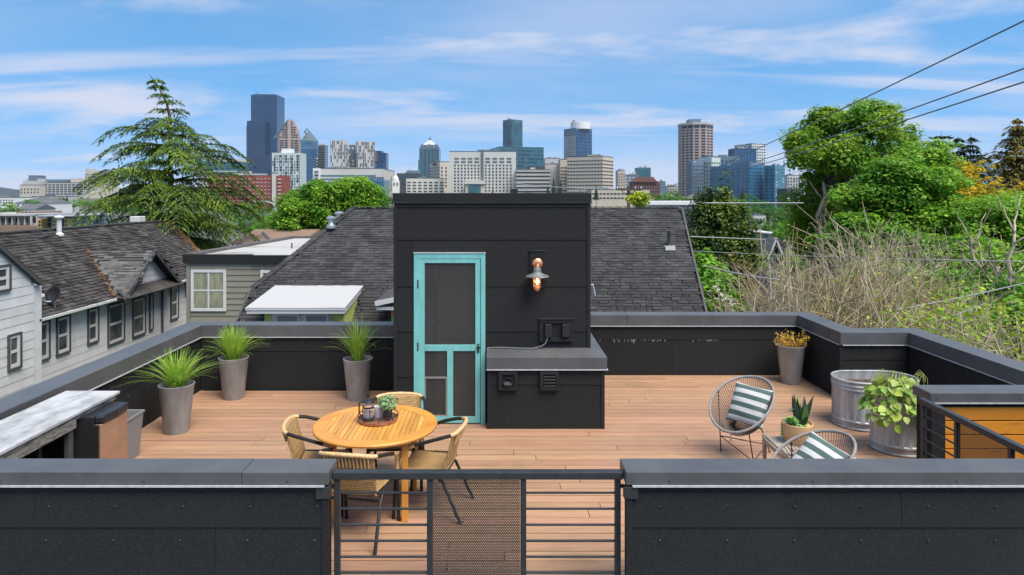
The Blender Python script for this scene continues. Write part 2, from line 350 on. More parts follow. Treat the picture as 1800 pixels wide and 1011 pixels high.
M['farleaf'] = leafmat('far_leaf', (.05,.15,.018), (.12,.26,.03), rnd=.3, ns=.15)
M['farconifer'] = leafmat('far_conifer', (.02,.05,.02), (.035,.075,.026), rnd=.3, ns=.2)
M['shrub'] = leafmat('shrub_leaf', (.09,.25,.018), (.20,.40,.035), ns=1.2)
M['blossom'] = mat('white_blossom', (.75,.75,.68), .7, trans=.3)
M['redleaf'] = mat('dark_red_leaf', (.09,.018,.016), .6, rnd=.5, trans=.2)
M['ground'] = mat('mixed_ground', (.06,.085,.03), .95, col2=(.10,.095,.085), nscale=.03, lo=.42, hi=.58)
M['hill'] = mat('haze_blue_hill', (.010,.028,.034), .95, col2=(.016,.04,.044), nscale=.01)  # wooded slopes, with the blue of distant haze mixed into the colour
M['wire'] = mat('pale_wire', (.42,.42,.43), .5)
M['wiredark'] = mat('dark_wire', (.16,.16,.165), .5)
M['polewood'] = mat('pole_wood', (.10,.08,.06), .9, var=.3, nscale=5)
# ------------------------------------------------------------------ large structure: ground, far hills
rng = np.random.default_rng(7); rnd = random.Random(11)
def ground_z(x, y):
    r = math.hypot(x*.8, max(y, 0))
    def ss(a, b, t):
        t = min(1, max(0, (t-a)/(b-a))); return t*t*(3-2*t)
    return -9.0-9*ss(90, 300, r)+14*ss(420, 900, r)-3*ss(1600, 3500, r)
ys = [-120, -40, 0, 30, 60, 90, 120, 160, 200, 260, 330, 400, 480, 560, 640, 720, 800, 900, 1100, 1400, 1800, 2400, 3200, 4500, 7000, 12000]
xs = sorted(set([-9000, -6000, -4000, -2600, -1700]+list(range(-1200, 1201, 80))+[1700, 2600, 4000, 6000, 9000]))
g = MB(); nx = len(xs)
g.add([(x, y, ground_z(x, y)) for y in ys for x in xs], [(j*nx+i, j*nx+i+1, (j+1)*nx+i+1, (j+1)*nx+i) for j in range(len(ys)-1) for i in range(nx-1)])
g.build('ground', M['ground'], smooth=2, kind='structure')
h = MB()
hp = [(-9000+i*70, 2.81+6+30*abs(math.sin(i*.21))+12*math.sin(i*.73+1)+7*rnd.random()+(42 if i < 78 else 42-(i-78)*1.1)) for i in range(110)]
for k, (x, z) in enumerate(hp): h.v += [(x, 7000, -20), (x, 7050+40*(k % 3), z), (x, 8200, -20)]
for k in range(len(hp)-1): h.f += [(3*k, 3*k+3, 3*k+4, 3*k+1), (3*k+1, 3*k+4, 3*k+5, 3*k+2)]; h.m += [0, 0]
h.build('hills', M['hill'], kind='structure')

# ------------------------------------------------------------------ our house below the deck
DX0, DX1, DY0, DYL, DYR, XJ = -4.30, 5.55, 4.61, 9.82, 10.65, 4.63
hb = MB(); zb0, zb1 = -9.2, -.07
poly = [(-4.56, 4.66), (3.93, 4.66), (3.93, 6.47), (4.09, 6.47), (4.09, 6.70), (5.82, 6.70), (5.82, 9.57), (4.90, 9.57), (4.90, 10.92), (-1.30, 10.92), (-1.30, 10.06), (-4.56, 10.06)]
hb.prism([(x, y, zb0) for x, y in poly], (0, 0, zb1-zb0))
hb.build('house_wall', M['panel'], kind='structure')
sw = MB()
sw.box(4.0, 5.80, 4.64, 6.46, -3.2, -3.1); sw.box(5.56, 5.80, 4.64, 6.46, -9.2, -.3)
for k in range(7): sw.box(4.0+k*.24, 4.0+(k+1)*.24, 5.0, 6.44, -3.1, -.25-k*.2)
sw.build('stairwell_floor', M['rail'], kind='structure')

# ------------------------------------------------------------------ deck
deck = MB().box(DX0, DX1, 6.47, 10.65, -.066, -.05).box(DX0, 3.93, 4.64, 6.468, -.066, -.05).build('deck', M['subfloor'], kind='structure')
protos = []
def board(x0, x1, y0, y1):
    m = MB().box(x0+.003, x1-.003, y0, y1, -.03+rnd.uniform(-.0015, .0015), rnd.uniform(-.0012, .0012))
    m.build('deck_board', M['deck'], deck, bevel=0)
y = 4.68; pitch = .1425; row = 0
while y < 10.63:
    y1 = min(y+pitch-.010, 10.645)
    lo = DX0-.02 if y1 < DYL else -1.30
    hi = 3.93 if y < 6.47 else (DX1+.02 if y1 < 9.29 else XJ+.02)
    x = lo; first = True
    while x < hi-.05:
        ln = rnd.choice([2.44, 3.05, 3.66, 4.88])*(rnd.uniform(.3, .95) if first else 1); first = False
        x1 = min(x+ln, hi)
        if hi-x1 < .5: x1 = hi
        board(x, x1, y, y1); x = x1
    y += pitch; row += 1

# ------------------------------------------------------------------ parapets
def abox(m, ax, a0, a1, c0, c1, z0, z1): return m.box(a0, a1, c0, c1, z0, z1) if ax == 'x' else m.box(c0, c1, a0, a1, z0, z1)
def dome(m, c, nrm, r):
    nrm = Vector(nrm); u = nrm.orthogonal().normalized(); v = nrm.cross(u); c = Vector(c)
    ring = [c+(u*math.cos(k*math.pi/3)+v*math.sin(k*math.pi/3))*r for k in range(6)]; ring2 = [c+(u*math.cos(k*math.pi/3)+v*math.sin(k*math.pi/3))*r*.6+nrm*r*.55 for k in range(6)]
    m.add(ring+ring2, [(k, (k+1) % 6, 6+(k+1) % 6, 6+k) for k in range(6)]+[tuple(range(6, 12))])
def panels(par, ax, a0, a1, face, side, zs, plen=3.05, screws=None, off=0, t=.016, name='panel'):
    """lapped panels between the heights zs (top to bottom) on the plane c = face, facing side (-1/+1) along the other axis"""
    sc = MB()
    for k in range(len(zs)-1):
        zt, zb = zs[k], zs[k+1]; a = a0
        j = (k*1.22+off) % plen
        cuts = [a0]+[q for q in np.arange(a0+j, a1-.3, plen) if q > a0+.3]+[a1]
        for q in range(len(cuts)-1):
            m = MB(); f0, f1 = face, face+side*t
            lap = side*.007
            # slightly battered: the lower edge stands proud over the next panel
            A = cuts[q]+(.0015 if q else 0); B = cuts[q+1]-(.0015 if q < len(cuts)-2 else 0)
            p = [(f0, zb+.002), (f1+lap, zb+.002), (f1, zt), (f0, zt)]
            vec = (B-A, 0, 0) if ax == 'x' else (0, B-A, 0)
            m.prism([(A, c, z) if ax == 'x' else (c, A, z) for c, z in p], vec)
            m.build(name, M['panel'], par)
        if screws:
            nz = [zt-.09, zb+.07] if (zt-zb) > .34 else [(zt+zb)/2+.02]
            for zc in nz:
                for a in np.arange(a0+.12+rnd.random()*.1, a1-.05, screws):
                    c = face+side*(t+.003+.005*(zt-zc)/(zt-zb)); dome(sc, (a, c, zc) if ax == 'x' else (c, a, zc), (0, side, 0) if ax == 'x' else (side, 0, 0), .009)
    if sc.v: sc.build('screw', M['screw'], par, kind='stuff')
def parapet(label, ax, a0, a1, c0, c1, faces, zf=.77, zt=.94, zb=-.02, capcuts=(), ends=(), group='parapet walls round the roof deck'):
    """faces: list of (side, list of seam heights, screw pitch)"""
    mid = ((a0+a1)/2, (c0+c1)/2, 0) if ax == 'x' else ((c0+c1)/2, (a0+a1)/2, 0)
    e = empty('parapet_wall', mid, label, 'parapet', group)
    cs = [a0]+list(capcuts)+[a1]
    for k in range(len(cs)-1):
        m = MB(); abox(m, ax, cs[k]+(.0015 if k else 0), cs[k+1]-(.0015 if k < len(cs)-2 else 0), c0, c1, zf, zt-.002*(k % 2)); m.build('cap', M['cap'], e, bevel=.005)
    m = MB(); abox(m, ax, a0+.03, a1-.03, c0+.04, c1-.04, zb, zf-.002); m.build('wall_core', M['panel'], e)
    for side, zs, scp, b0, b1 in faces:
        cc = c0 if side < 0 else c1
        m = MB(); lo_, hi_ = sorted((cc-side*.03, cc+side*.011)); abox(m, ax, b0, b1, lo_, hi_, zf-.011, zf-.0005); m.build('drip_edge', M['lip'], e)
        panels(e, ax, b0, b1, cc-side*.04, side, zs, screws=scp, off=rnd.random()*3)
    cap_screw = MB()
    for side, zs, scp, b0, b1 in faces:
        cc = c0 if side < 0 else c1
        for a in np.arange(b0+.25, b1-.04, .97): dome(cap_screw, (a, cc, zt-.062) if ax == 'x' else (cc, a, zt-.062), (0, side, 0) if ax == 'x' else (side, 0, 0), .008)
    if cap_screw.v: cap_screw.build('cap_screw', M['screw'], e, kind='stuff')
    return e
pw_left = parapet('long charcoal parapet running back along the pale grey house', 'y', 4.852, 10.10, -4.60, -4.30, [(1, [.755, .56, -.02], .42, 4.852, 9.82)], capcuts=(7.6,))
pw_bl = parapet('charcoal parapet behind the two grass planters, left of the stairhouse', 'x', -4.298, -1.316, 9.82, 10.10, [(-1, [.755, .56, -.02], .42, -4.298, -1.318)])
pw_br = parapet('charcoal back parapet with white drip stains, from the stairhouse to the golden plant', 'x', 1.11, 4.93, 10.65, 10.95, [(-1, [.755, .55, -.02], .42, 1.11, 4.628)], capcuts=(1.98,))
pw_r1 = parapet('short charcoal parapet beside the planter with the golden plant', 'y', 9.602, 10.648, 4.63, 4.93, [(-1, [.755, .56, -.02], .42, 9.33, 10.648)])
pw_jog = parapet('short charcoal parapet jog facing the camera behind the oval stock tank', 'x', 4.63, 5.85, 9.30, 9.60, [(-1, [.755, .56, -.02], .42, 4.66, 5.548)])
pw_r2 = parapet('long charcoal parapet running forward beside the stock tanks to the right', 'y', 4.852, 9.298, 5.55, 5.85, [(-1, [.755, .56, -.02], .42, 6.74, 9.298)], capcuts=(7.2,))
FZ = [.80, .555, .07, -.5]
pw_fl = parapet('charcoal front parapet at the left end of the low railing', 'x', -4.60, -1.162, 4.61, 4.85, [(-1, FZ, .455, -4.6, -1.19)], zf=.85, zb=-.9, capcuts=(-1.75,))
pw_fr = parapet('charcoal front parapet before the cord chairs, at the right end of the low railing', 'x', .846, 5.85, 4.61, 4.85, [(-1, FZ, .455, .89, 5.85)], zf=.85, zb=-.9, capcuts=(4.1,))
for e, x0, x1, tx in ((pw_fl, -4.6, -1.165, -1.19), (pw_fr, .85, 5.85, .87)):
    MB().box(x0+.03, x1-.03, 4.625, 4.649, .80, .838).build('trim', M['panel'], e, bevel=.002)
    MB().box(tx-.022, tx+.022, 4.622, 4.672, -.9, .799).build('corner_trim', M['panel'], e, bevel=.003)
    MB().box(tx-.06 if tx < 0 else tx-.035, tx+.035 if tx < 0 else tx+.06, 4.612, 4.66, .755, .837).build('bracket', M['rail'], e, bevel=.003)
# pale run-off stains under the seam of the right back parapet
st = MB()
for k in range(46):
    x = rnd.choice([rnd.gauss(1.95, .22), rnd.gauss(2.3, .25), rnd.gauss(3.25, .12)]); l = rnd.uniform(.008, .06)*rnd.random()+.008; wd = rnd.uniform(.003, .008)
    st.add([(x-wd, 10.6655, .551), (x+wd, 10.6655, .551), (x+wd*.4, 10.6665, .551-l), (x-wd*.4, 10.6665, .551-l)], [(0, 3, 2, 1)])
st.build('stain', mat('run_off_stain', (.24,.24,.23), .9), pw_br, kind='stuff')
# corner trims inside
for e, x, y_ in ((pw_bl, -4.305, 9.845), (pw_r1, 4.645, 9.32), (pw_jog, 5.535, 9.325)):
    MB().box(x-.018, x+.018, y_-.006, y_+.03, 0, .757).build('corner_trim', M['panel'], e, bevel=.003)

# cedar wall of the stair opening
e = empty('stair_wall', (4.8, 6.58, 0), 'charcoal-capped wall of orange cedar boards at the stair opening', 'wall')
MB().box(4.06, 5.548, 6.45, 6.73, .848, .94).build('cap', M['cap'], e, bevel=.005)
MB().box(4.06, 5.548, 6.44, 6.47, .838, .8475).build('drip_edge', M['lip'], e)
MB().box(4.10, 5.53, 6.50, 6.69, -3, .846).build('wall_core', M['panel'], e)
MB().box(4.09, 5.54, 6.474, 6.499, .80, .837).build('trim', M['panel'], e)
MB().box(4.085, 4.215, 6.470, 6.4995, -2.5, .799).build('end_trim', M['panel'], e, bevel=.003)
panels(e, 'y', 6.472, 6.70, 4.10, -1, [.845, .5, 0], name='end_panel')
panels(e, 'x', 4.10, 5.53, 6.69, 1, [.845, .5, 0], name='back_panel')
z = .796
while z > -2.4:
    MB().box(4.218, 5.53, 6.476+rnd.uniform(-.001, .001), 6.4985, z-.122, z).build('board', M['cedar'], e, bevel=.002)
    z -= .134
cs = MB()
for x in (4.12, 4.9): dome(cs, (x, 6.45, .885), (0, -1, 0), .008)
cs.build('cap_screw', M['screw'], e, kind='stuff')

# ------------------------------------------------------------------ railings
def mesh_sheet(name, par, ax, a0, a1, c, z0, z1, pitch=.0125, hole=.30):
    """perforated sheet: staggered hexagonal holes as real openings, joined into one part"""
    V = []; Q = []; dz = pitch*.866; nr = int((z1-z0)/dz); ncol = int((a1-a0)/pitch)
    ang = [math.pi/6+k*math.pi/3 for k in range(6)]
    for r in range(nr+1):
        for cidx in range(ncol+1):
            a = a0+(cidx+.5*(r % 2))*pitch; z_ = z0+r*dz
            if a > a1: continue
            b = len(V)
            for g in ang: V.append((a+math.cos(g)*pitch/math.sqrt(3), z_+math.sin(g)*pitch/math.sqrt(3)))
            for g in ang: V.append((a+math.cos(g)*pitch*hole, z_+math.sin(g)*pitch*hole))
            for k in range(6): Q.append((b+k, b+(k+1) % 6, b+6+(k+1) % 6, b+6+k))
    V = np.array(V); V[:, 0] = np.clip(V[:, 0], a0, a1); V[:, 1] = np.clip(V[:, 1], z0, z1)
    P3 = np.zeros((len(V), 3)); P3[:, 2] = V[:, 1]
    if ax == 'x': P3[:, 0] = V[:, 0]; P3[:, 1] = c
    else: P3[:, 1] = V[:, 0]; P3[:, 0] = c
    o = fast(name, P3, Q, M['rail'], par, kind='stuff')
    return o
e = empty('railing', (-.16, 4.72, 0), 'low charcoal metal railing with a perforated centre panel between the two front parapets', 'railing')
yr = 4.72
MB().box(-1.158, .842, yr-.032, yr+.032, .853, .905).build('top_rail', M['rail'], e, bevel=.006)
px4 = [-1.128, -.488, .157, .808]
for x in px4: MB().box(x-.02, x+.02, yr-.02, yr+.02, -.3, .8525).build('post', M['rail'], e, bevel=.003)
for a, b in ((px4[0], px4[1]), (px4[2], px4[3])):
    for k in range(7):
        z = .752-.1105*k
        MB().tube([(a+.019, yr, z), (b-.019, yr, z)], .0085, 8).build('bar', M['rail'], e, smooth=True)
mesh_sheet('mesh_panel', e, 'x', px4[1]+.021, px4[2]-.021, yr, .02, .852)
MB().box(px4[1]+.0205, px4[2]-.0205, yr-.012, yr+.012, -.02, .02).build('bottom_rail', M['rail'], e)
for s in (-1, 1):
    x = px4[0] if s < 0 else px4[3]
    MB().bar((x+s*.018, yr, .80), (x+s*.05, yr+.01, .795), .02, .02).build('hinge', M['rail'], e)
e = empty('railing', (3.96, 5.6, 0), 'charcoal side railing with perforated panel at the cedar stair opening', 'railing')
xr = 3.965
MB().box(xr-.03, xr+.03, 4.86, 6.44, .85, .90).build('top_rail', M['rail'], e, bevel=.006)
py4 = [6.40, 5.93, 5.30, 4.92]
for y in py4: MB().box(xr-.018, xr+.018, y-.018, y+.018, -.3, .849).build('post', M['rail'], e, bevel=.003)
for a, b in ((py4[0], py4[1]), (py4[2], py4[3])):
    for k in range(7): MB().tube([(xr, a-.017, .747-.1105*k), (xr, b+.017, .747-.1105*k)], .0085, 8).build('bar', M['rail'], e, smooth=True)
mesh_sheet('mesh_panel', e, 'y', py4[2]+.019, py4[1]-.019, xr, .02, .849)

# ------------------------------------------------------------------ stairhouse
YF = 8.39
sh = empty('stairhouse', (-.1, 9.5, 0), 'tall charcoal panelled stairhouse with the teal screen door', 'stairhouse')
SX0, SX1, SYB = -1.314, 1.105, 10.62
MB().box(SX0-.012, SX1+.012, YF-.016, SYB+.02, 2.725, 2.835).build('cap', M['panel'], sh, bevel=.004)
MB().box(SX0-.02, SX1+.02, YF-.026, SYB+.03, 2.712, 2.7245).build('drip_edge', M['rail'], sh)
MB().box(SX0+.005, SX1-.005, YF-.006, YF+.02, 2.66, 2.7115).build('fascia_trim', M['panel'], sh)
# walls round the interior, open at the door
m = MB()
DXA, DXB, DZT = -1.0, -.245, 2.02
m.box(SX0+.02, SX1-.02, YF+.024, YF+.12, DZT, 2.71); m.box(SX0+.02, DXA, YF+.024, YF+.12, 0, DZT); m.box(DXB, SX1-.02, YF+.024, YF+.12, 0, DZT)
m.box(SX0+.02, SX0+.10, YF+.12, SYB, 0, 2.71); m.box(SX1-.10, SX1-.02, YF+.12, SYB, 0, 2.71); m.box(SX0+.10, SX1-.10, SYB-.1, SYB, 0, 2.71)
m.box(SX0+.10, SX1-.10, YF+.12, SYB-.1, 2.62, 2.71)
m.build('wall_core', M['panel'], sh)
def swall(x0, x1, zs, off=0, screws=None):
    panels(sh, 'x', x0, x1, YF+.0235, -1, zs, plen=9, t=.0215, screws=screws)
DL, DR = -1.072, -.185
seams = [2.66, 2.258, 1.684, 1.13, .572, .0]
swall(SX0+.045, SX1-.045, [2.66, 2.258], screws=.59)
swall(SX0+.045, DL, [2.256, 1.684, 1.13, .572, .0])
swall(DR, SX1-.045, [2.256, 1.684, 1.13, .90], screws=.6)
swall(DL, DR, [2.256, 2.105])
for x in (SX0+.022, SX1-.022): MB().box(x-.022, x+.022, YF-.012, YF+.04, 0, 2.659).build('corner_trim', M['panel'], sh, bevel=.003)
panels(sh, 'y', YF+.05, SYB, SX1-.02, 1, [2.71, 2.258, 1.684, 1.13, .572, 0]); panels(sh, 'y', YF+.05, SYB, SX0+.02, -1, [2.71, 2.258, 1.684, 1.13, .572, 0])
# door
dr = MB()
for a in ((-1.066, -1.012, 0, 2.095), (-.245, -.188, 0, 2.095), (-1.012, -.245, 2.03, 2.095)): dr.box(a[0], a[1], YF-.016, YF+.022, a[2], a[3])
door = dr.build('door', M['teal'], sh, bevel=.003)
MB().box(-1.072, -.182, YF-.024, YF+.02, 2.0955, 2.108).build('head_flashing', M['lip'], door)
X0, X1 = xat(735, YF), xat(844, YF); gx0, gx1 = xat(746.5, YF), xat(835.5, YF); cx0, cx1 = xat(786, YF), xat(796.5, YF)
zt = zat(454, YF); g1t, g1b, g2t, g2b, zb = zat(462.5, YF), zat(606, YF), zat(617, YF), zat(732, YF), .012
lf = MB(); y0, y1 = YF-.012, YF+.02
lf.box(X0, gx0, y0, y1, zb, zt); lf.box(gx1, X1, y0, y1, zb, zt); lf.box(gx0, gx1, y0, y1, g1t, zt); lf.box(gx0, gx1, y0, y1, g2t, g1b); lf.box(gx0, gx1, y0, y1, zb, g2b); lf.box(cx0, cx1, y0, y1, g2b, g2t)
lf.build('door_leaf', M['teal'], door, bevel=.003)
for a in ((gx0, gx1, g1b, g1t), (gx0, cx0, g2b, g2t), (cx1, gx1, g2b, g2t)): MB().box(a[0], a[1], YF+.004, YF+.006, a[2], a[3]).build('screen', M['screen'], door)
pd = MB(); q = .012
ptop, pbot = zat(662, YF), zat(731, YF)
pd.box(gx0+.004, cx0-.004, YF-.008, YF+.003, ptop-.025, ptop); pd.box(gx0+.004, gx0+.004+q, YF-.006, YF+.003, pbot, ptop-.026); pd.box(cx0-.004-q, cx0-.004, YF-.006, YF+.003, pbot, ptop-.026); pd.box(gx0+.004+q, cx0-.004-q, YF-.006, YF+.003, pbot, pbot+q)
pd.build('pet_flap', M['steel'], door)
hd = MB(); hx = xat(841, YF); hz = zat(612, YF)
hd.box(hx-.011, hx+.011, YF-.019, YF-.0125, hz-.055, hz+.055); hd.lathe([(0, 0), (.02, .002), (.022, .02), (.012, .03)], n=10, cap1=True)
for i in range(len(hd.v)-40, len(hd.v)):
    x, y, z = hd.v[i]; hd.v[i] = (hx+x, YF-.019-z, hz+.02+y)
hd.build('handle', M['black'], door, smooth=True)
hg = MB()
for z in (1.72, .95, .25): hg.box(X0-.008, X0+.006, YF-.022, YF-.0125, z-.05, z+.05)
hg.build('hinge', M['black'], door)
# inner door and stair interior seen through the screen
ind = MB(); ind.box(-.80, -.26, YF+.16, YF+.20, .02, 2.0)
ind.box(-.98, -.80, YF+.34, YF+.36, .02, 2.0); ind.box(-.8, -.27, YF+.15, YF+.1595, 1.0, 1.06)
ind.build('inner_door', M['inner'], sh, bevel=.004)
ip = MB().box(-.955, -.84, YF+.30, YF+.31, .85, 1.45); ip.build('inner_panel', mat('pale_interior', (.30, .34, .33), .4), sh)
MB().box(-.82, -.812, YF+.13, YF+.14, 1.72, 2.0).build('edge_strip', M['steel'], sh)
MB().lathe([(.0, 0), (.025, .004), (.03, .02), (.02, .045), (0, .05)], (-.79, YF+.13, 1.22), 12).build('inner_knob', M['black'], sh, smooth=True)
# low box against the stairhouse
bx0, bx1, by = -.157, 1.25, 8.205
MB().box(bx0+.02, bx1-.02, by+.018, YF-.02, 0, .86).box(SX1+.02, bx1-.02, YF-.018, 10.6, 0, .80).build('chase', M['panel'], sh)
lid = MB(); q0, q1 = bx0-.012, bx1+.025; yl = by-.035
zf, zk, zl = .868, .936, .725
V = [(q0, yl, zl), (q1, yl, zl), (q1, yl, zf), (q0, yl, zf), (q0, YF-.004, zk), (SX1+.006, YF-.004, zk), (SX1+.006, 10.63, zk), (q1, 10.63, zf), (q1, 10.63, zl), (q0, YF-.004, zl), (SX1+.006, YF-.004, zl), (SX1+.006, 10.63, zl)]
lid.add(V, [(0, 1, 2, 3), (3, 2, 5, 4), (2, 7, 6, 5), (1, 8, 7, 2), (0, 3, 4, 9), (6, 7, 8, 11), (0, 9, 10, 1), (1, 10, 11, 8), (9, 4, 5, 10), (10, 5, 6, 11)])
lid.build('chase_lid', M['cap'], sh, bevel=.003)
MB().box(q0, q1+.01, yl-.011, yl+.03, zl-.012, zl-.001).box(q1-.02, q1+.0105, yl+.031, 10.6, zl-.012, zl-.001).build('drip_edge', M['lip'], sh)
panels(sh, 'x', bx0+.04, bx1-.045, by+.018, -1, [.712, .53, .0], plen=9, screws=.36); panels(sh, 'y', by+.03, 10.6, bx1-.02, 1, [.712, .53, 0], plen=9)
for x in (bx0+.02, bx1-.022): MB().box(x-.022, x+.022, by-.012, by+.03, 0, .711).build('corner_trim', M['panel'], sh, bevel=.003)
def vent(px, py, louv):
    x, z = xat(px, by), zat(py, by); o = .113; i_ = .075; m = MB()
    for a in ((x-o, x+o, z+i_, z+o), (x-o, x+o, z-o, z-i_), (x-o, x-i_, z-i_, z+i_), (x+i_, x+o, z-i_, z+i_)): m.box(a[0], a[1], by-.045, by+.01, a[2], a[3])
    v = m.build('vent', M['panel'], sh, bevel=.003)
    MB().box(x-i_, x+i_, by-.02, by+.008, z-i_, z+i_).build('vent_back', M['dark'], v)
    if louv:
        for k in range(4):
            zz_ = z-i_+.02+k*.037; MB().bar((x-i_+.004, by-.03, zz_), (x+i_-.004, by-.03, zz_), .035, .008, up=(0, -.5, .85)).build('louvre', M['rail'], v)
    else:
        h_ = MB().lathe([(.058, 0), (.058, .05), (.05, .05), (.05, .002)], n=20, cap0=False, cap1=False); h_.v = [(x+a, by-.03+.02-c, z-.01+b) for a, b, c in h_.v]
        h_.build('duct_collar', M['blackplastic'], v, smooth=True)
        f_ = MB(); f_.prism([(x-.05, by-.028, z-.005), (x+.05, by-.028, z-.005), (x+.046, by-.05, z-.045), (x-.046, by-.05, z-.045)], (0, .004, .003)); f_.build('damper_flap', M['rail'], v)
vent(893, 668.5, False); vent(965.5, 668.5, True)
# electrical box with two covered outlets, and its cable
x0, x1, z0, z1 = xat(948, YF), xat(1007, YF), zat(600, YF), zat(560.5, YF)
m = MB(); o = .05
m.box(x0, x1, YF-.035, YF-.001, z1-o, z1); m.box(x0, x1, YF-.035, YF-.001, z0, z0+o); m.box(x0, x0+o, YF-.035, YF-.001, z0+o, z1-o); m.box(x1-o, x1, YF-.035, YF-.001, z0+o, z1-o)
m.box(x0+o, x1-o, YF-.012, YF-.001, z0+o, z1-o)
ob = m.build('outlet_frame', M['panel'], sh, bevel=.003)
MB().box(x0-.006, x1+.006, YF-.045, YF-.001, z1+.0005, z1+.012).build('frame_flashing', M['rail'], ob)
for px in (963.5, 994): 
    x = xat(px, YF); MB().box(x-.045, x+.045, YF-.065, YF-.013, z0+.06, z1-.055).build('outlet_cover', M['blackplastic'], ob, bevel=.008)
cz = .945
MB().tube([(xat(962, YF), YF-.04, z0+.06), (xat(959, YF), YF-.05, z0-.01), (xat(952, YF), YF-.045, cz+.02), (xat(935, YF), YF-.05, .936), (xat(915, YF), YF-.045, .939), (xat(880, YF), YF-.028, .945), (xat(858, YF), YF-.03, .94), (xat(856, YF), YF-.1, .86)], .006, 6).build('cable', M['steel'], sh, smooth=True)
# outdoor wall lamp
wl = empty('wall_lamp', at(944, 480, YF), 'lit copper cage wall lamp with a grey metal shade beside the teal door', 'wall lamp')
lx = xat(943.5, YF); 
MB().box(xat(931, YF), xat(958, YF), YF-.018, YF-.001, zat(506, YF), zat(442, YF)).build('mounting_board', M['panel'], wl, bevel=.003)
MB().box(xat(930, YF), xat(959, YF), YF-.026, YF-.001, zat(441.5, YF), zat(440, YF)).build('board_flashing', M['rail'], wl)
rz = zat(463, YF)
ro = MB().lathe([(0, 0), (.062, 0), (.062, .008), (.05, .02), (.025, .026), (0, .028)], n=28, cap0=False, cap1=False); ro.v = [(lx+.008+a, YF-.018-c, rz+b) for a, b, c in ro.v]
ro.build('rose', M['copper'], wl, smooth=True)
MB().tube([(lx+.008, YF-.03, rz), (lx+.006, YF-.085, rz+.005), (lx+.003, YF-.115, rz-.015), (lx, YF-.12, rz-.05), (lx, YF-.12, rz-.09)], .019, 12).build('arm', M['copper'], wl, smooth=True)
ly = YF-.12
MB().lathe([(.02, .11), (.044, .10), (.05, .085), (.05, .06), (.055, .045), (.06, .04), (.138, .006), (.142, -.004), (.136, -.006), (.05, .022), (.0, .022)], (lx, ly, zat(484, YF)), 32, cap0=True, cap1=False).build('shade', M['zinc'], wl, smooth=True)
gz = zat(486, YF)
MB().lathe([(.036, .0), (.040, -.02), (.041, -.09), (.034, -.125), (.018, -.145), (.0, -.15)], (lx, ly, gz), 20, cap0=False, cap1=False).build('lamp_glass', M['lampglass'], wl, smooth=True)
MB().lathe([(.0, .0), (.014, -.005), (.024, -.04), (.022, -.065), (0, -.085)], (lx, ly, gz-.005), 14, cap0=False, cap1=False).build('bulb', M['bulb'], wl, smooth=True)
cg = MB()
for zc, r_ in ((-.012, .046), (-.065, .047), (-.115, .043)): cg.tube([(lx+r_*math.cos(k*math.pi/10), ly+r_*math.sin(k*math.pi/10), gz+zc) for k in range(20)], .006, 6, closed=True)
for k in range(5):
    a = k*2*math.pi/5+.5
    cg.tube([(lx+r_*math.cos(a), ly+r_*math.sin(a), gz+zc) for r_, zc in ((.046, 0), (.047, -.08), (.043, -.118), (.025, -.15), (0, -.163))], .0045, 5)
cg.build('cage', M['copper'], wl, smooth=True)
# chimney cap peeping over the stairhouse roof and its small gutter end
MB().box(xat(898, 10.2), xat(910, 10.2), 10.1, 10.3, 2.835, 2.9).build('roof_vent', M['black'], sh)
MB().box(SX0-.05, SX0-.013, YF+.3, YF+.55, 2.5, 2.62).build('gutter_end', M['black'], sh)
# ------------------------------------------------------------------ furniture on the deck
# round slatted table
TX, TY, TR, TZ = -1.135, 6.2, .555, .74
tb = empty('round_table', (TX, TY, 0), 'round golden teak table with a slatted top', 'table')
m = MB(); n = 64; ro_, ri = TR, TR*.80
V = []
# rim: outer circle, inner octagon-like opening (slat ends stop at a chamfered frame)
def inner(a):
    k = math.pi/4; b = (a+k/2) % k-k/2; return ri*math.cos(k/2)/math.cos(b)*1.04
for j in range(n):
    a = 2*math.pi*j/n; c, s_ = math.cos(a), math.sin(a); r2 = inner(a)
    V += [(TX+ro_*c, TY+ro_*s_, TZ-.028), (TX+(ro_+.004)*c, TY+(ro_+.004)*s_, TZ-.012), (TX+(ro_-.004)*c, TY+(ro_-.004)*s_, TZ), (TX+r2*c, TY+r2*s_, TZ), (TX+r2*c, TY+r2*s_, TZ-.028)]
for j in range(n):
    k = (j+1) % n
    for q in range(5): m.f.append((5*j+q, 5*k+q, 5*k+(q+1) % 5, 5*j+(q+1) % 5)); m.m.append(0)
m.v = V; m.build('rim', M['teakx'], tb, smooth=True)
sw_, ns = .042, 20; pt = (2*ri*.96)/ns
for k in range(ns):
    xa = -ri*.96+pt*k+.0022; xb = xa+pt-.0044
    def half(x):   # half length of a slat inside the opening
        best = 0
        for a in np.linspace(0.02, math.pi/2, 90):
            r_ = inner(a)
            if r_*math.cos(a) >= abs(x): best = max(best, r_*math.sin(a))
        return best-.002
    ha, hb_ = half(xa), half(xb)
    MB().prism([(TX+xa, TY-ha, TZ-.024), (TX+xb, TY-hb_, TZ-.024), (TX+xb, TY+hb_, TZ-.024), (TX+xa, TY+ha, TZ-.024)], (0, 0, .0225)).build('slat', M['teak'], tb)
for sx in (-1, 1):
    for sy in (-1, 1):
        MB().box(TX+sx*.31-.026, TX+sx*.31+.026, TY+sy*.31-.026, TY+sy*.31+.026, 0, TZ-.03).build('leg', M['teakx'], tb, bevel=.004)
for s in (-1, 1):
    MB().box(TX-.28, TX+.28, TY+s*.31-.011, TY+s*.31+.011, TZ-.09, TZ-.0295).build('apron', M['teakx'], tb, bevel=.002)
    MB().box(TX+s*.31-.011, TX+s*.31+.011, TY-.28, TY+.28, TZ-.09, TZ-.0295).build('apron', M['teakx'], tb, bevel=.002)

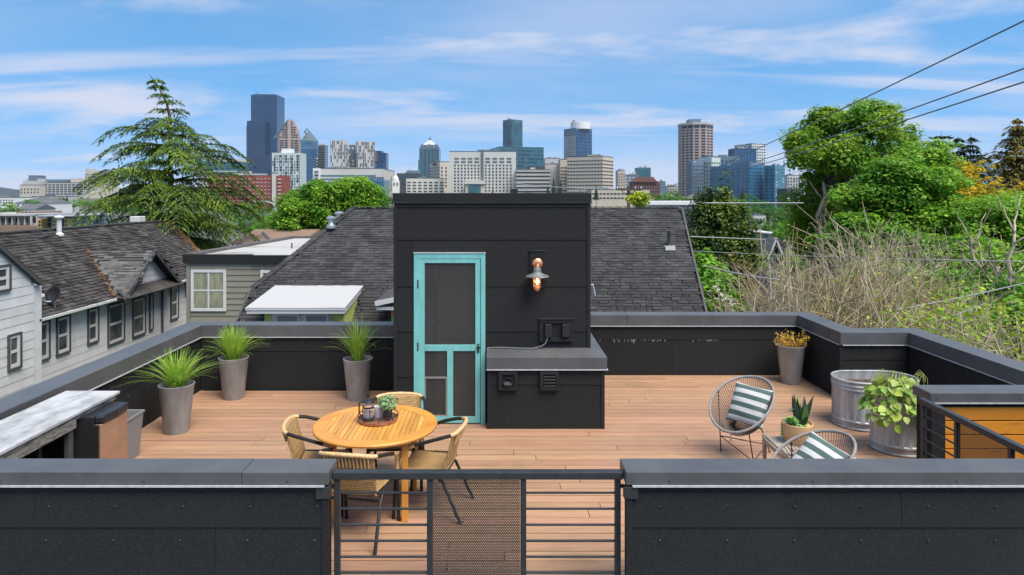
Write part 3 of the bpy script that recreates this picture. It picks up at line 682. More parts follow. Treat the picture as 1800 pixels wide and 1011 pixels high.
# rattan armchair, facing +Y
def make_armchair():
    c = empty('rattan_armchair', (0, 0, 0))
    wS, wB = .235, .215
    def seat(u, v):
        x = (u-.5)*2; y = .21-.43*v; z = .43-.018*(1-x*x)-.012*math.sin(v*math.pi)
        if v < .12: z -= .035*(1-v/.12)**2
        if abs(x) > .9: z -= .03*((abs(x)-.9)/.1)
        return (x*(wS-.02*v), y, z)
    s = MB().grid(seat, 20, 18).build('seat', M['rattan'], c, smooth=2, solid=.018)
    def back(u, v):
        x = (u-.5)*2; z = .425+.33*v; y = -.20-.09*v-.035*(1-x*x)*1.0*(.3+.7*v); return (x*(wB-.004+.012*v), y, z)
    MB().grid(back, 20, 16).build('backrest', M['rattan'], c, smooth=2, solid=.014)
    # continuous arm: front foot of the arm - arm - round the top of the back
    top = [(-.205, -.305, .752), (-.12, -.328, .762), (0, -.338, .765), (.12, -.328, .762), (.205, -.305, .752)]
    MB().tube([(-.235, -.27, .742)]+top+[(.235, -.27, .742)], .0185, 10).build('top_wrap', M['rattanwrap'], c, smooth=True)
    for k in range(13):
        x = -.18+.03*k
        MB().tube([(x, -.322-.012*(1-(x/.2)**2), .75), (x, -.305-.014*(1-(x/.2)**2), .70), (x, -.291-.014*(1-(x/.2)**2), .655)], .0065, 5).build('back_cord', M['rattanwrap'], c, smooth=True)
    for sx in (-1, 1):
        MB().tube([(sx*.232, -.275, .743), (sx*.262, -.20, .728), (sx*.272, -.10, .70), (sx*.27, .04, .652)], .0165, 8).build('arm', M['tubeblack'], c, smooth=True)
        MB().tube([(sx*.27, .035, .654), (sx*.268, .11, .625), (sx*.262, .165, .575), (sx*.255, .195, .50), (sx*.252, .20, .455)], .0165, 8).build('arm_wrap', M['rattanwrap'], c, smooth=True)
        MB().tube([(sx*.25, .205, .46), (sx*.25, .215, .40), (sx*.258, .235, 0)], .0145, 8).build('leg', M['tubeblack'], c, smooth=True)
        MB().tube([(sx*.235, .0, .415), (sx*.235, -.12, .40), (sx*.24, -.20, .34), (sx*.25, -.36, 0)], .0145, 8).build('leg', M['tubeblack'], c, smooth=True)
        MB().tube([(sx*.243, .21, .405), (sx*.236, .0, .41), (sx*.222, -.21, .425)], .013, 8).build('side_rail', M['tubeblack'], c, smooth=True)
    MB().tube([(-.245, .205, .385), (.245, .205, .385)], .011, 8).build('stretcher', M['tubeblack'], c, smooth=True)
    MB().tube([(-.237, -.19, .355), (.237, -.19, .355)], .011, 8).build('stretcher', M['tubeblack'], c, smooth=True)
    return c
ch = make_armchair()
seats = [((-1.60, 6.17, 0), -84, 'rattan armchair on the side of the table toward the grass planters, facing the stairhouse'),
         ((-.655, 6.14, 0), 80, 'rattan armchair nearest the teal door end of the table, its back to the open deck'),
         ((-1.17, 5.70, 0), -9, 'rattan armchair with its back to the camera, behind the low railing'),
         ((-1.02, 6.70, 0), 183, 'rattan armchair mostly hidden behind the round table')]
for k, (loc, rz_, lb) in enumerate(seats):
    c = ch if k == 0 else copy_tree(ch)
    c.location = loc; c.rotation_euler = (0, 0, R(rz_)); tag(c, lb, 'armchair', 'rattan armchairs round the table')

# tray with french press, mug and small plant
tx, ty = -1.125, 6.27
tr = empty('tray', (tx, ty, TZ), 'round brown tray with a low wire rail on the table', 'tray')
MB().lathe([(0, .001), (.165, .001), (.178, .006), (.182, .03), (.176, .032), (.168, .014), (0, .012)], (tx, ty, TZ), 48, cap0=False, cap1=False).build('plate', M['tray'], tr, smooth=True)
MB().tube([(tx+.18*math.cos(k*math.pi/24), ty+.18*math.sin(k*math.pi/24), TZ+.062) for k in range(48)], .0045, 6, closed=True).build('wire_rail', M['espresso'], tr, smooth=True)
for k in range(8):
    a = k*math.pi/4+.2; MB().tube([(tx+.18*math.cos(a), ty+.18*math.sin(a), TZ+.03), (tx+.18*math.cos(a), ty+.18*math.sin(a), TZ+.062)], .004, 5).build('rail_post', M['espresso'], tr)
tz = TZ+.013
fx, fy = tx-.085, ty-.03
fp = empty('french_press', (fx, fy, tz), 'black and glass french press coffee pot on the tray', 'coffee press')
MB().lathe([(.048, .03), (.047, .165), (.050, .172)], (fx, fy, tz), 24, cap0=False, cap1=False).build('beaker', M['glass'], fp, smooth=True)
MB().lathe([(0, 0), (.052, 0), (.053, .028), (.049, .034), (0, .03)], (fx, fy, tz), 24, cap0=False, cap1=False).build('base', M['black'], fp, smooth=True)
MB().lathe([(.0495, .115), (.0515, .115), (.0515, .13), (.0495, .13)], (fx, fy, tz), 24, cap0=False, cap1=False).build('band', M['black'], fp, smooth=True)
for k in range(3):
    a = k*2.1+1; MB().bar((fx+.051*math.cos(a), fy+.051*math.sin(a), tz+.02), (fx+.051*math.cos(a), fy+.051*math.sin(a), tz+.13), .006, .004).build('frame_bar', M['black'], fp)
MB().lathe([(0, .07), (.044, .07), (.045, .078), (0, .08)], (fx, fy, tz), 20, cap0=False, cap1=False).build('plunger_disc', M['black'], fp)
MB().lathe([(.054, .168), (.056, .176), (.045, .186), (.012, .192), (.005, .2), (.005, .215), (.011, .222), (.011, .232), (0, .236)], (fx, fy, tz), 24, cap1=False).build('lid', M['black'], fp, smooth=True)
MB().tube([(fx-.05, fy, tz+.165), (fx-.082, fy, tz+.16), (fx-.084, fy, tz+.06), (fx-.05, fy, tz+.03)], .007, 6).build('handle', M['black'], fp, smooth=True)
mx, my = tx-.005, ty+.055
cr = empty('mug', (mx, my, tz), 'plain white mug between the coffee press and the small plant', 'mug')
MB().lathe([(0, 0), (.036, 0), (.041, .01), (.043, .10), (.0395, .10), (.037, .012), (0, .01)], (mx, my, tz), 24, cap0=False, cap1=False).build('cup', M['ceramic'], cr, smooth=True)
MB().tube([(mx+.042, my, tz+.08), (mx+.066, my, tz+.075), (mx+.066, my, tz+.035), (mx+.041, my, tz+.025)], .006, 6).build('handle', M['ceramic'], cr, smooth=True)
sx_, sy_ = tx+.09, ty-.02
sp_ = empty('potted_plant', (sx_, sy_, tz), 'small sage green plant in a dark egg-shaped pot on the tray', 'potted plant')
MB().lathe([(0, 0), (.025, .0), (.042, .03), (.045, .05), (.037, .085), (.03, .092), (.028, .085), (0, .08)], (sx_, sy_, tz), 24, cap0=False, cap1=False).build('pot', M['espresso'], sp_, smooth=True)

# ------------------------------------------------------------------ leaf tools
def leaf_quads(C, Nn, size, aspect=.5, rg=rng, tang=None, jit=.35):
    """rhombic leaves at C facing about Nn; size per leaf"""
    n = len(C); C = np.asarray(C, float); Nn = np.asarray(Nn, float)+rg.normal(0, jit, (n, 3)); Nn /= np.linalg.norm(Nn, axis=1, keepdims=True)+1e-9
    T = rg.normal(0, 1, (n, 3)) if tang is None else np.asarray(tang, float)+rg.normal(0, .15, (n, 3))
    T -= Nn*(T*Nn).sum(1, keepdims=True); T /= np.linalg.norm(T, axis=1, keepdims=True)+1e-9
    B = np.cross(Nn, T); s = np.broadcast_to(np.asarray(size, float), (n,))[:, None]
    V = np.stack([C-T*s*.5, C+B*s*aspect*.5-T*s*.05+Nn*s*.06, C+T*s*.5, C-B*s*aspect*.5-T*s*.05+Nn*s*.06], 1).reshape(-1, 3)
    Q = np.arange(4*n).reshape(n, 4); return V, Q
def join(parts):
    V = []; Q = []; o = 0
    for v, q in parts: V.append(v); Q.append(q+o); o += len(v)
    return np.concatenate(V), np.concatenate(Q)
def small_leaf_mass(name, par, c, rad, n, size, m_, up=.5, rg=rng):
    d = rg.normal(0, 1, (n, 3)); d /= np.linalg.norm(d, axis=1, keepdims=True); r = rg.random(n)**.45
    C = np.array(c)+d*r[:, None]*np.array(rad)
    V, Q = leaf_quads(C, d+np.array([0, 0, up]), size*(.6+.8*rg.random(n)), .55); return fast(name, V, Q, m_, par, kind='stuff')
small_leaf_mass('foliage', sp_, (sx_, sy_, tz+.155), (.098, .098, .080), 420, .034, M['leaf_small'])
tw = MB()
for k in range(14): tw.tube([(sx_, sy_, tz+.08), (sx_+rnd.gauss(0, .035), sy_+rnd.gauss(0, .035), tz+.13+rnd.random()*.06)], .0015, 3)
tw.build('twig', M['stem'], sp_, kind='stuff')

# ------------------------------------------------------------------ tall planters
def blades(par, c, n, hmin, hmax, spread, rp=.1, wd=.009, seed=0, upr=.08):
    rg = np.random.default_rng(seed); V = []; Q = []; ns_ = 6
    for k in range(n):
        a = rg.random()*2*math.pi; r0 = rp*math.sqrt(rg.random()); out_ = abs(rg.normal(.0, 1))*.55+upr; out_ = min(out_, 1.5)
        hgt = rg.uniform(hmin, hmax); lean = spread*out_; p = np.array([c[0]+r0*math.cos(a), c[1]+r0*math.sin(a), c[2]])
        a += rg.normal(0, .35); dx, dy = math.cos(a), math.sin(a); b = len(V); w_ = wd*rg.uniform(.6, 1.2); tx_, ty_ = -dy, dx
        for i in range(ns_+1):
            t = i/ns_; rr = lean*(t**1.6); zz_ = hgt*(t-.42*min(out_, 1.25)*t**2.6); ww = w_*(1-t**2)*.5+.0008
            q_ = p+np.array([dx*rr, dy*rr, zz_]); V.append(q_-np.array([tx_, ty_, 0])*ww); V.append(q_+np.array([tx_, ty_, 0])*ww)
        for i in range(ns_): Q.append((b+2*i, b+2*i+1, b+2*i+3, b+2*i+2))
    fast('grass', V, Q, M['leaf_grass'], par, kind='stuff')
    V = []; Q = []
    for k in range(90):
        a = rg.random()*2*math.pi; r0 = rp*math.sqrt(rg.random()); p = np.array([c[0]+r0*math.cos(a), c[1]+r0*math.sin(a), c[2]-.01]); a += rg.normal(0, .5); b = len(V); L_ = rg.uniform(.04, .11)
        tip = p+np.array([math.cos(a)*.05, math.sin(a)*.05, L_]); s = np.array([-math.sin(a), math.cos(a), 0])*.004
        V += [p-s, p+s, tip+s*.4, tip-s*.4]; Q.append((b, b+1, b+2, b+3))
    fast('dry_stalk', V, Q, M['straw'], par, kind='stuff')
def tall_planter(x, y, label, kind, seed, gp=None):
    e = empty('tall_planter', (x, y, 0), label, 'planter', 'tall tapered zinc planters on the deck')
    MB().lathe([(0, .004), (.136, .0), (.140, .01), (.197, .545), (.203, .555), (.203, .565), (.193, .568), (.187, .555), (.180, .50)], (x, y, 0), 40, cap0=False, cap1=False).build('pot', M['planter'], e, smooth=True)
    MB().lathe([(0, .50), (.181, .50)], (x, y, 0), 24, cap0=False, cap1=False).build('soil', M['soil'], e)
    if kind == 'grass': blades(e, (x, y, .50), *gp, seed)
    return e
tall_planter(-3.855, 8.12, 'tall zinc planter of arching grass nearest the fridge and grey bin', 'grass', 3, (310, .28, .56, .50, .085, .0085))
tall_planter(-3.70, 9.46, 'tall zinc planter of bushy upright grass in the back corner', 'grass', 4, (420, .34, .60, .36, .09, .008))
tall_planter(-1.965, 9.40, 'tall zinc planter of thin spiky grass near the teal door', 'grass', 5, (220, .36, .74, .40, .075, .0075))
gp = tall_planter(4.345, 10.22, 'tall zinc planter with a golden leafy plant by the back right corner', 'gold', 6)
rg = np.random.default_rng(12); parts_ = []; tw = MB()
for k in range(26):
    a = rg.random()*6.28; r_ = .17*math.sqrt(rg.random())+.03; top = np.array([4.345+r_*1.35*math.cos(a), 10.22+r_*1.35*math.sin(a), .62+rg.random()*.17]); base = np.array([4.345+r_*.6*math.cos(a), 10.22+r_*.6*math.sin(a), .5])
    tw.tube([base, (base+top)/2+rg.normal(0, .01, 3), top], .003, 3)
    t = rg.random(34)[:, None]; C = base+(top-base)*t+rg.normal(0, .022, (34, 3)); parts_.append(leaf_quads(C, rg.normal(0, 1, (34, 3))+[0, 0, .5], .035*(.6+.7*rg.random(34)), .55))
fast('foliage', *join(parts_), M['leaf_dry'], gp, kind='stuff'); tw.build('twig', M['barkred'], gp, kind='stuff')

# ------------------------------------------------------------------ bar counter, fridge, bin
bc = empty('bar_counter', (-3.95, 5.7, 0), 'long white marble bar counter along the left parapet', 'counter')
MB().box(-4.22, -3.695, 4.86, 6.63, .885, .91).build('countertop', M['marble'], bc, bevel=.003)
MB().box(-3.745, -3.715, 4.88, 5.98, .77, .8845).build('front_board', M['oldwood'], bc, bevel=.004)
MB().box(-3.745, -3.715, 5.982, 6.60, .84, .8845).build('front_strip', M['oldwood'], bc, bevel=.003)
MB().box(-4.19, -3.75, 6.585, 6.61, .78, .8845).build('end_board', M['oldwood'], bc)
MB().box(-4.20, -4.15, 4.88, 6.58, .02, .8845).build('back_panel', M['panel'], bc)
for y in (5.15, 5.94): MB().box(-3.78, -3.735, y-.03, y+.03, 0, .769).build('leg', M['dtrim'] if y > 5.5 else M['oldwood'], bc, bevel=.003)
MB().box(-4.14, -3.79, 5.60, 5.64, 0, .8).build('divider', M['panel'], bc)
fr = empty('mini_fridge', (-3.85, 6.25, 0), 'black mini fridge with a deck-tinted stainless door under the counter end', 'fridge')
MB().box(-4.12, -3.60, 6.03, 6.50, .015, .845).build('body', M['black'], fr, bevel=.006)
dp = MB(); 
prof = [(-.598, 6.04), (-.535, 6.06), (-.515, 6.265), (-.535, 6.47), (-.598, 6.49)]
dp.prism([(-3+x, y, .05) for x, y in prof], (0, 0, .725)); dp.build('door', M['fridgedoor'], fr, bevel=.008)
dp = MB(); dp.prism([(-3+x-(.0 if i in (0, 4) else -.012), y, .777) for i, (x, y) in enumerate(prof)], (0, 0, .075)); dp.build('door_handle', M['blackplastic'], fr, bevel=.018)
MB().box(-3.598, -3.55, 6.025, 6.0395, .05, .775).build('hinge_strip', M['black'], fr)
bn = empty('waste_bin', (-4.02, 7.25, 0), 'grey plastic waste bin beside the mini fridge', 'bin')
m = MB(); A = [(-.12, -.17), (.12, -.17), (.12, .17), (-.12, .17)]
def ring(s, z): return [(-4.0+x*s, 7.25+y*s, z) for x, y in A]
m.add(ring(.78, .0)+ring(1, .45)+ring(1.08, .452)+ring(1.08, .478)+ring(.96, .478)+ring(.75, .02), [(k*4+j, k*4+(j+1) % 4, k*4+4+(j+1) % 4, k*4+4+j) for k in range(5) for j in range(4)]+[(0, 3, 2, 1), (20, 21, 22, 23)])
m.build('body', M['bin'], bn, bevel=.006)

# ------------------------------------------------------------------ cord chairs (facing +Y), pillows, side table
def make_cord_chair():
    c = empty('cord_chair', (0, 0, 0))
    A_, B_ = Vector((0, .40, .37)), Vector((0, -.36, .80)); cen = (A_+B_)/2; ax = (A_-B_)/2; up = Vector((0, .43, .76)).normalized(); nrm = Vector((1, 0, 0)).cross(ax).normalized()
    if nrm.z < 0: nrm = -nrm
    def rim(t):
        eg = 1+.06*math.cos(t); bow = .05*math.sin(t)**2
        return cen+ax*math.cos(t)+Vector((.385*math.sin(t)*eg, 0, 0))+nrm*bow
    cb = cen-nrm*.25+ax*.08
    def inn(t): return cb+ax*math.cos(t)*.36+Vector((.15*math.sin(t), 0, 0))
    MB().tube([rim(2*math.pi*k/64) for k in range(64)], .0155, 8, closed=True).build('rim', M['cord'], c, smooth=True)
    MB().tube([inn(2*math.pi*k/32) for k in range(32)], .010, 6, closed=True).build('inner_ring', M['brownrod'], c, smooth=True)
    m = MB(); n_ = 84
    for k in range(n_):
        t = 2*math.pi*(k+.5)/n_; p, q = rim(t), inn(t); mid = (p+q)/2-nrm*.045+(cen-(p+q)/2)*.02; m.tube([p, mid, q], .0046, 4)
    m.build('cord', M['corddark'], c, kind='stuff', smooth=2)
    m = MB()
    for k in range(24):      # cords across the seat hoop
        t = math.pi*(k+.5)/24; a, b = inn(t), inn(-t); m.tube([a, (a+b)/2-nrm*.02, b], .0065, 4)
    m.build('seat_cord', M['corddark'], c, kind='stuff', smooth=2)
    # tripod of brown rods with a triangle of stretchers
    feet = [Vector((.33, -.02, 0)), Vector((-.30, .30, 0)), Vector((-.16, -.38, 0))]
    tops = [rim(1.75)-nrm*.02, rim(-.62)-nrm*.02, inn(-2.3)-nrm*.03]
    for f_, t_ in zip(feet, tops): MB().tube([t_, f_+Vector((0, 0, .004))], .0075, 8).build('leg', M['brownrod'], c, smooth=True)
    for f_ in feet: MB().lathe([(0, 0), (.013, 0), (.013, .012), (0, .012)], f_, 8, cap0=False, cap1=False).build('foot', M['brownrod'], c)
    for i in range(3):
        j = (i+1) % 3; a = feet[i]+(tops[i]-feet[i])*.25; b = feet[j]+(tops[j]-feet[j])*.25; MB().tube([a, b], .006, 6).build('stretcher', M['brownrod'], c, smooth=True)
    MB().tube([inn(2.4), inn(2.4)-nrm*.06, (tops[2]+inn(-2.4))/2-nrm*.06, inn(-2.4)], .0065, 6).build('under_loop', M['brownrod'], c, smooth=True)
    return c
c1 = make_cord_chair(); c2 = copy_tree(c1)
def face(dx, dy): return math.atan2(dy, dx)-math.pi/2
c1.scale = c2.scale = (.82, .92, 1.0); c1.location = (2.60, 7.30, 0); c1.rotation_euler = (0, 0, face(-.70, -.71)); tag(c1, 'grey cord lounge chair standing free on brown rod legs, farther from the front parapet', 'lounge chair', 'grey cord lounge chairs')
c2.scale = (.82, .92, .92); c2.location = (2.68, 5.82, 0); c2.rotation_euler = (0, 0, face(-.94, -.33)); tag(c2, 'grey cord lounge chair half hidden behind the front parapet', 'lounge chair', 'grey cord lounge chairs')
def pillow(label, M4):
    def P(u, v, s):
        x, y = (u-.5)*2, (v-.5)*2; th = .075*((1-x*x)*(1-y*y))**.42; sq = 1-.06*(x*x*(1-y*y)+y*y*(1-x*x))*0-.05*((1-x*x)+(1-y*y))*.5
        wr = .004*math.sin(9*x+4*y)*math.sin(7*y-3*x)
        return (x*.212*(1-.05*(1-y*y)), y*.212*(1-.05*(1-x*x)), s*(th+wr*(th/.075)))
    m = MB(); n_ = 22; m.grid(lambda u, v: P(u, v, 1), n_, n_); k = len(m.v); m.grid(lambda u, v: P(u, v, -1), n_, n_)
    m.f = [f if max(f) < k else f[::-1] for f in m.f]
    o = m.build('pillow', M['pillow'], smooth=2); o.matrix_world = M4; tag(o, label, 'pillow', 'striped pillows'); return o
def frame(loc, xdir, ndir):
    n_ = Vector(ndir).normalized(); x_ = Vector(xdir); x_ = (x_-n_*x_.dot(n_)).normalized(); y_ = n_.cross(x_)
    return Matrix(((x_.x, y_.x, n_.x, loc[0]), (x_.y, y_.y, n_.y, loc[1]), (x_.z, y_.z, n_.z, loc[2]), (0, 0, 0, 1)))
# the pillow's local x runs up the chair back, so the stripes lie across it
pillow('green and white striped pillow in the free-standing cord chair', frame((2.655, 7.30, .565), (.33, .25, .90), (-.66, -.58, .48)))
pillow('green and white striped pillow in the cord chair behind the front parapet', frame((2.70, 5.80, .53), (.70, .20, .68), (-.55, -.50, .67)))
tgm = MB().box(-.012, .012, -.001, .001, -.09, 0).build('hang_tag', M['white']); tgm.parent = c1; tgm.location = (-.02, .36, .355)
# small side table
sx0, sx1, sy0, sy1 = 2.59, 3.0, 6.20, 6.70
sd_ = empty('side_table', (2.8, 6.45, 0), 'small taupe slatted side table between the two cord chairs', 'side table')
for k in range(4):
    a = sx0+.006+k*.1015; MB().box(a, a+.094, sy0+.02, sy1-.02, .432, .452).build('slat', M['taupe'], sd_, bevel=.003)
for x in (sx0, sx1):
    for y in (sy0, sy1):
        MB().lathe([(.014, 0), (.022, .4), (.022, .458), (.017, .468), (0, .472)], (x, y, 0), 14, cap1=False).build('leg', M['taupe'], sd_, smooth=True)
for a in ((sx0-.012, sx0+.005, sy0+.02, sy1-.02), (sx1-.005, sx1+.012, sy0+.02, sy1-.02), (sx0+.02, sx1-.02, sy0-.012, sy0+.008), (sx0+.02, sx1-.02, sy1-.008, sy1+.012)): MB().box(*a, .385, .4315).build('apron', M['taupe'], sd_, bevel=.002)
# succulent bowl
bx, byy = 2.83, 6.52; bz = .453
sb = empty('succulent_bowl', (bx, byy, bz), 'pale turned wood pot of succulents on the side table', 'potted plant')
MB().lathe([(0, 0), (.105, 0), (.118, .012), (.142, .10), (.144, .185), (.136, .187), (.130, .165), (0, .16)], (bx, byy, bz), 40, cap0=False, cap1=False).build('pot', M['bowlwood'], sb, smooth=True)
MB().lathe([(0, .163), (.13, .163)], (bx, byy, bz), 20, cap0=False, cap1=False).build('soil', M['soil'], sb)
def leaf3(name, par, base, tip, wd, m_, bend=(0, 0, 0), up=(0, 0, 1), cup=.25, n_=7, thick=.0):
    """one curved leaf blade as its own mesh"""
    base, tip, bend = Vector(base), Vector(tip), Vector(bend); d = (tip-base); s = d.cross(Vector(up)); s = s.normalized() if s.length > 1e-6 else Vector((1, 0, 0)); nn = s.cross(d).normalized()
    m = MB(); V = []
    for i in range(n_+1):
        t = i/n_; p = base+d*t+bend*math.sin(math.pi*t*.5)**2*1.0*t; w_ = wd*(math.sin(math.pi*min(1, .12+.88*t)**.85) if t < 1 else 0.02)*.5+.0008
        V += [p-s*w_+nn*w_*cup, p-nn*thick, p+s*w_+nn*w_*cup]
    m.v = [tuple(v) for v in V]
    for i in range(n_):
        m.f += [(3*i, 3*i+1, 3*i+4, 3*i+3), (3*i+1, 3*i+2, 3*i+5, 3*i+4)]; m.m += [0, 0]
    return m.build(name, m_, par, smooth=2)
for k in range(9):          # sword leaves on the far side
    a = rnd.uniform(-2.2, 1.2); L_ = rnd.uniform(.20, .30); ln = rnd.uniform(.05, .14)
    b0 = (bx+.045+rnd.gauss(0, .02), byy+.01+rnd.gauss(0, .02), bz+.16); leaf3('leaf', sb, b0, (b0[0]+ln*math.cos(a+.6*k)*.8, b0[1]+ln*math.sin(a+.6*k)*.8, b0[2]+L_), .055, M['leaf_dark'] if k % 3 else M['leaf_succ'], up=(rnd.gauss(0, 1), -1, .2), cup=.5)
for k in range(5):          # a drooping spray
    a = 1.6+.35*k; b0 = (bx+.01, byy+.02, bz+.28); leaf3('leaf', sb, b0, (b0[0]+.09*math.cos(a)-.03, b0[1]+.08*math.sin(a), b0[2]+.02+.03*(k % 2)), .018, M['leaf_dark'], bend=(0, 0, -.03))
for ringk, (n_, rr, zz_, L_) in enumerate(((5, .012, .235, .05), (7, .03, .222, .065), (9, .05, .205, .075))):   # rosette
    for k in range(n_):
        a = 2*math.pi*k/n_+ringk*.4; c0 = (bx-.065, byy-.03); leaf3('leaf', sb, (c0[0]+.008*math.cos(a), c0[1]+.008*math.sin(a), bz+zz_-.02), (c0[0]+(rr+L_*.5)*math.cos(a), c0[1]+(rr+L_*.5)*math.sin(a), bz+zz_+.018-ringk*.006), .045, M['leaf_succ'], cup=.3)
small_leaf_mass('ground_cover', sb, (bx-.02, byy-.05, bz+.165), (.10, .07, .035), 160, .03, M['leaf_succ'])
small_leaf_mass('trailing_stem', sb, (bx-.15, byy-.01, bz+.11), (.012, .012, .085), 60, .018, M['leaf_succ'])

# ------------------------------------------------------------------ galvanised stock tanks
def tank(x, y, a, b, hgt, label, cx, corr):
    """oval tank: half straight length a, end radius b"""
    e = empty('stock_tank', (x, y, 0), label, 'stock tank')
    def loop(r, z, ripple):
        pts = []; n_ = 160; per = 2*math.pi*r+4*a
        for k in range(n_):
            s = per*k/n_
            rr = r+(ripple*math.sin(2*math.pi*s/.085) if ripple else 0)
            if s < 2*a: q = (a-s, r); nx_, ny_ = 0, 1
            elif s < 2*a+math.pi*r: g_ = math.pi/2+(s-2*a)/r; q = (-a+r*math.cos(g_), r*math.sin(g_)); nx_, ny_ = math.cos(g_), math.sin(g_)
            elif s < 4*a+math.pi*r: q = (-a+(s-2*a-math.pi*r), -r); nx_, ny_ = 0, -1
            else: g_ = -math.pi/2+(s-4*a-math.pi*r)/r; q = (a+r*math.cos(g_), r*math.sin(g_)); nx_, ny_ = math.cos(g_), math.sin(g_)
            pts.append((x+q[0]+nx_*(rr-r), y+q[1]+ny_*(rr-r), z))
        return pts
    prof = [(-.01, 0, 0), (.006, .01, 0), (.006, .022, 0), (-.006, .03, 0), (-.006, .075, 0), (.008, .085, 0), (.008, .10, 0), (-.004, .112, corr), (-.004, hgt-.125, corr), (.008, hgt-.115, 0), (.008, hgt-.10, 0), (0, hgt-.09, 0), (.010, hgt-.075, 0), (.010, hgt-.06, 0), (0, hgt-.05, 0), (0, hgt-.022, 0)]
    m = MB()
    for dr, z, c in prof: m.v += loop(b+dr, z, c)
    m.v += loop(b-.008, hgt-.022, 0); m.v += loop(b-.012, hgt-.17, 0)
    n_ = 160
    for i in range(len(prof)+1):
        for k in range(n_): m.f.append((i*n_+k, i*n_+(k+1) % n_, (i+1)*n_+(k+1) % n_, (i+1)*n_+k)); m.m.append(0)
    m.build('body', M['galv'], e, smooth=True)
    MB().tube(loop(b, hgt-.012, 0)[::2], .0135, 8, closed=True).build('rim', M['galv'], e, smooth=True)
    so_ = MB(); lp = loop(b-.012, hgt-.115, 0)[::2]; k = len(lp)
    so_.v = [(x, y, hgt-.085)]+[(x+(p[0]-x)*.5+rnd.gauss(0, .01), y+(p[1]-y)*.5, hgt-.09+rnd.uniform(-.02, .012)) for p in lp]+lp
    so_.f = [(0, 1+j, 1+(j+1) % k) for j in range(k)]+[(1+j, 1+k+j, 1+k+(j+1) % k, 1+(j+1) % k) for j in range(k)]; so_.m = [0]*len(so_.f)
    so_.build('soil', M['soil'], e, smooth=2)
    if cx is not None:
        d_ = MB().lathe([(.012, 0), (.022, 0), (.022, .014), (.016, .02), (.012, .02), (.011, .003)], n=14, cap0=False, cap1=False); d_.v = [(x+cx+p, y-b-.006-r_, .052+q) for p, q, r_ in d_.v]; d_.build('drain_plug', M['galv'], e, smooth=True)
    return e
tank(4.585, 8.38, .19, .30, .585, 'wide oval galvanised stock tank of bare soil below the parapet jog', .06, .0035)
t2 = tank(4.42, 7.56, .02, .275, .585, 'round galvanised stock tank overflowing with pale green leaves', None, .0045)
# leafy plant in the round tank: each leaf a part, with wiry stems
rg = np.random.default_rng(21)
plc = (4.33, 7.46)
pl_ = empty('leafy_plant', (plc[0], plc[1], .5), 'lush pale green broad-leaved plant spilling over the round stock tank', 'plant')
stm = MB()
for k in range(280):
    a = rg.random()*2*math.pi; u = rg.random(); r_ = .03+.32*math.sqrt(u)
    front = math.sin(a) < .2
    x = plc[0]+r_*math.cos(a)*1.02; y = plc[1]+r_*math.sin(a)*.85
    z = .80-.55*(r_/.36)**2.4*(.55 if not front else .72)+rg.normal(0, .035)
    z = max(z, .36)
    outv = Vector((math.cos(a), math.sin(a), 0)); L_ = rg.uniform(.055, .10)
    dr = outv*rg.uniform(.3, 1)+Vector((rg.normal(0, .5), rg.normal(0, .5), -.35-.6*(r_/.36)**2+rg.normal(0, .3))); dr.normalize()
    nv = outv*(.3+.8*(r_/.36))+Vector((rg.normal(0, .25), -.25+rg.normal(0, .25), .8))
    leaf3('leaf', pl_, (x, y, z), Vector((x, y, z))+dr*L_, L_*.86, M['leaf_basil'], up=nv, cup=rg.uniform(.1, .4), n_=5)
    if k % 2: stm.tube([(plc[0]+rg.normal(0, .05), plc[1]+rg.normal(0, .05), .5), (plc[0]+(x-plc[0])*.5, plc[1]+(y-plc[1])*.5, z+.06), (x, y, z)], .003, 4)
for k in range(14):
    a = rg.random()*6.28; x, y = plc[0]+.02+.22*math.cos(a), plc[1]+.05+.18*math.sin(a); q = rg.random()
    stm.tube([(x, y, .68), (x+.02, y, .80+.05*q), (x+.05, y-.01, .83+.06*q), (x+.085, y-.02, .80+.05*q), (x+.09, y-.02, .76)], .0028, 4)
stm.build('stem', M['stem'], pl_, kind='stuff')
# ------------------------------------------------------------------ neighbour houses
def shingle_field(o, u, v, ulen, vlen, inside, row=.145, tab=.30, th=.014, holes=None, rg=rng, jag=.5):
    """arrays of shingle tabs on the plane o + u*a + v*b (u along the eave, v up the slope); yields (origin, width, row index)"""
    o, u, v = Vector(o), Vector(u).normalized(), Vector(v).normalized(); outp = []
    nr = int(vlen/row)
    for r in range(nr+1):
        b = r*row; a = -rg.random()*tab
        while a < ulen:
            w_ = tab*rg.uniform(.55, 1.35)
            if inside(a+w_*.5, b+row*.5): outp.append((a, b, w_, rg.random()))
            a += w_
    return o, u, v, outp
def shingle_mesh(o, u, v, tabs, row=.145, th=.014, gap=.006):
    n_ = u.cross(v).normalized(); V = []; Q = []
    for a, b, w_, q in tabs:
        t = th*(1.7 if q > .55 else .7+.3*q); drop = -.02 if q > .55 else 0.0
        p0 = o+u*a+v*(b+drop); p1 = o+u*(a+w_-gap)+v*(b+drop); p2 = o+u*(a+w_-gap)+v*(b+row); p3 = o+u*a+v*(b+row); k = len(V)
        V += [p0, p1, p0+n_*t, p1+n_*t, p2+n_*.003, p3+n_*.003]; Q += [(k, k+1, k+3, k+2), (k+2, k+3, k+4, k+5), (k+1, k+1, k+4, k+3)] if False else [(k, k+1, k+3, k+2), (k+2, k+3, k+4, k+5)]
    return np.array([tuple(p) for p in V]), np.array(Q)
def poly_inside(poly):
    def f(a, b):
        c = False; n = len(poly)
        for i in range(n):
            x0, y0 = poly[i]; x1, y1 = poly[(i+1) % n]
            if (y0 > b) != (y1 > b) and a < (x1-x0)*(b-y0)/(y1-y0)+x0: c = not c
        return c
    return f

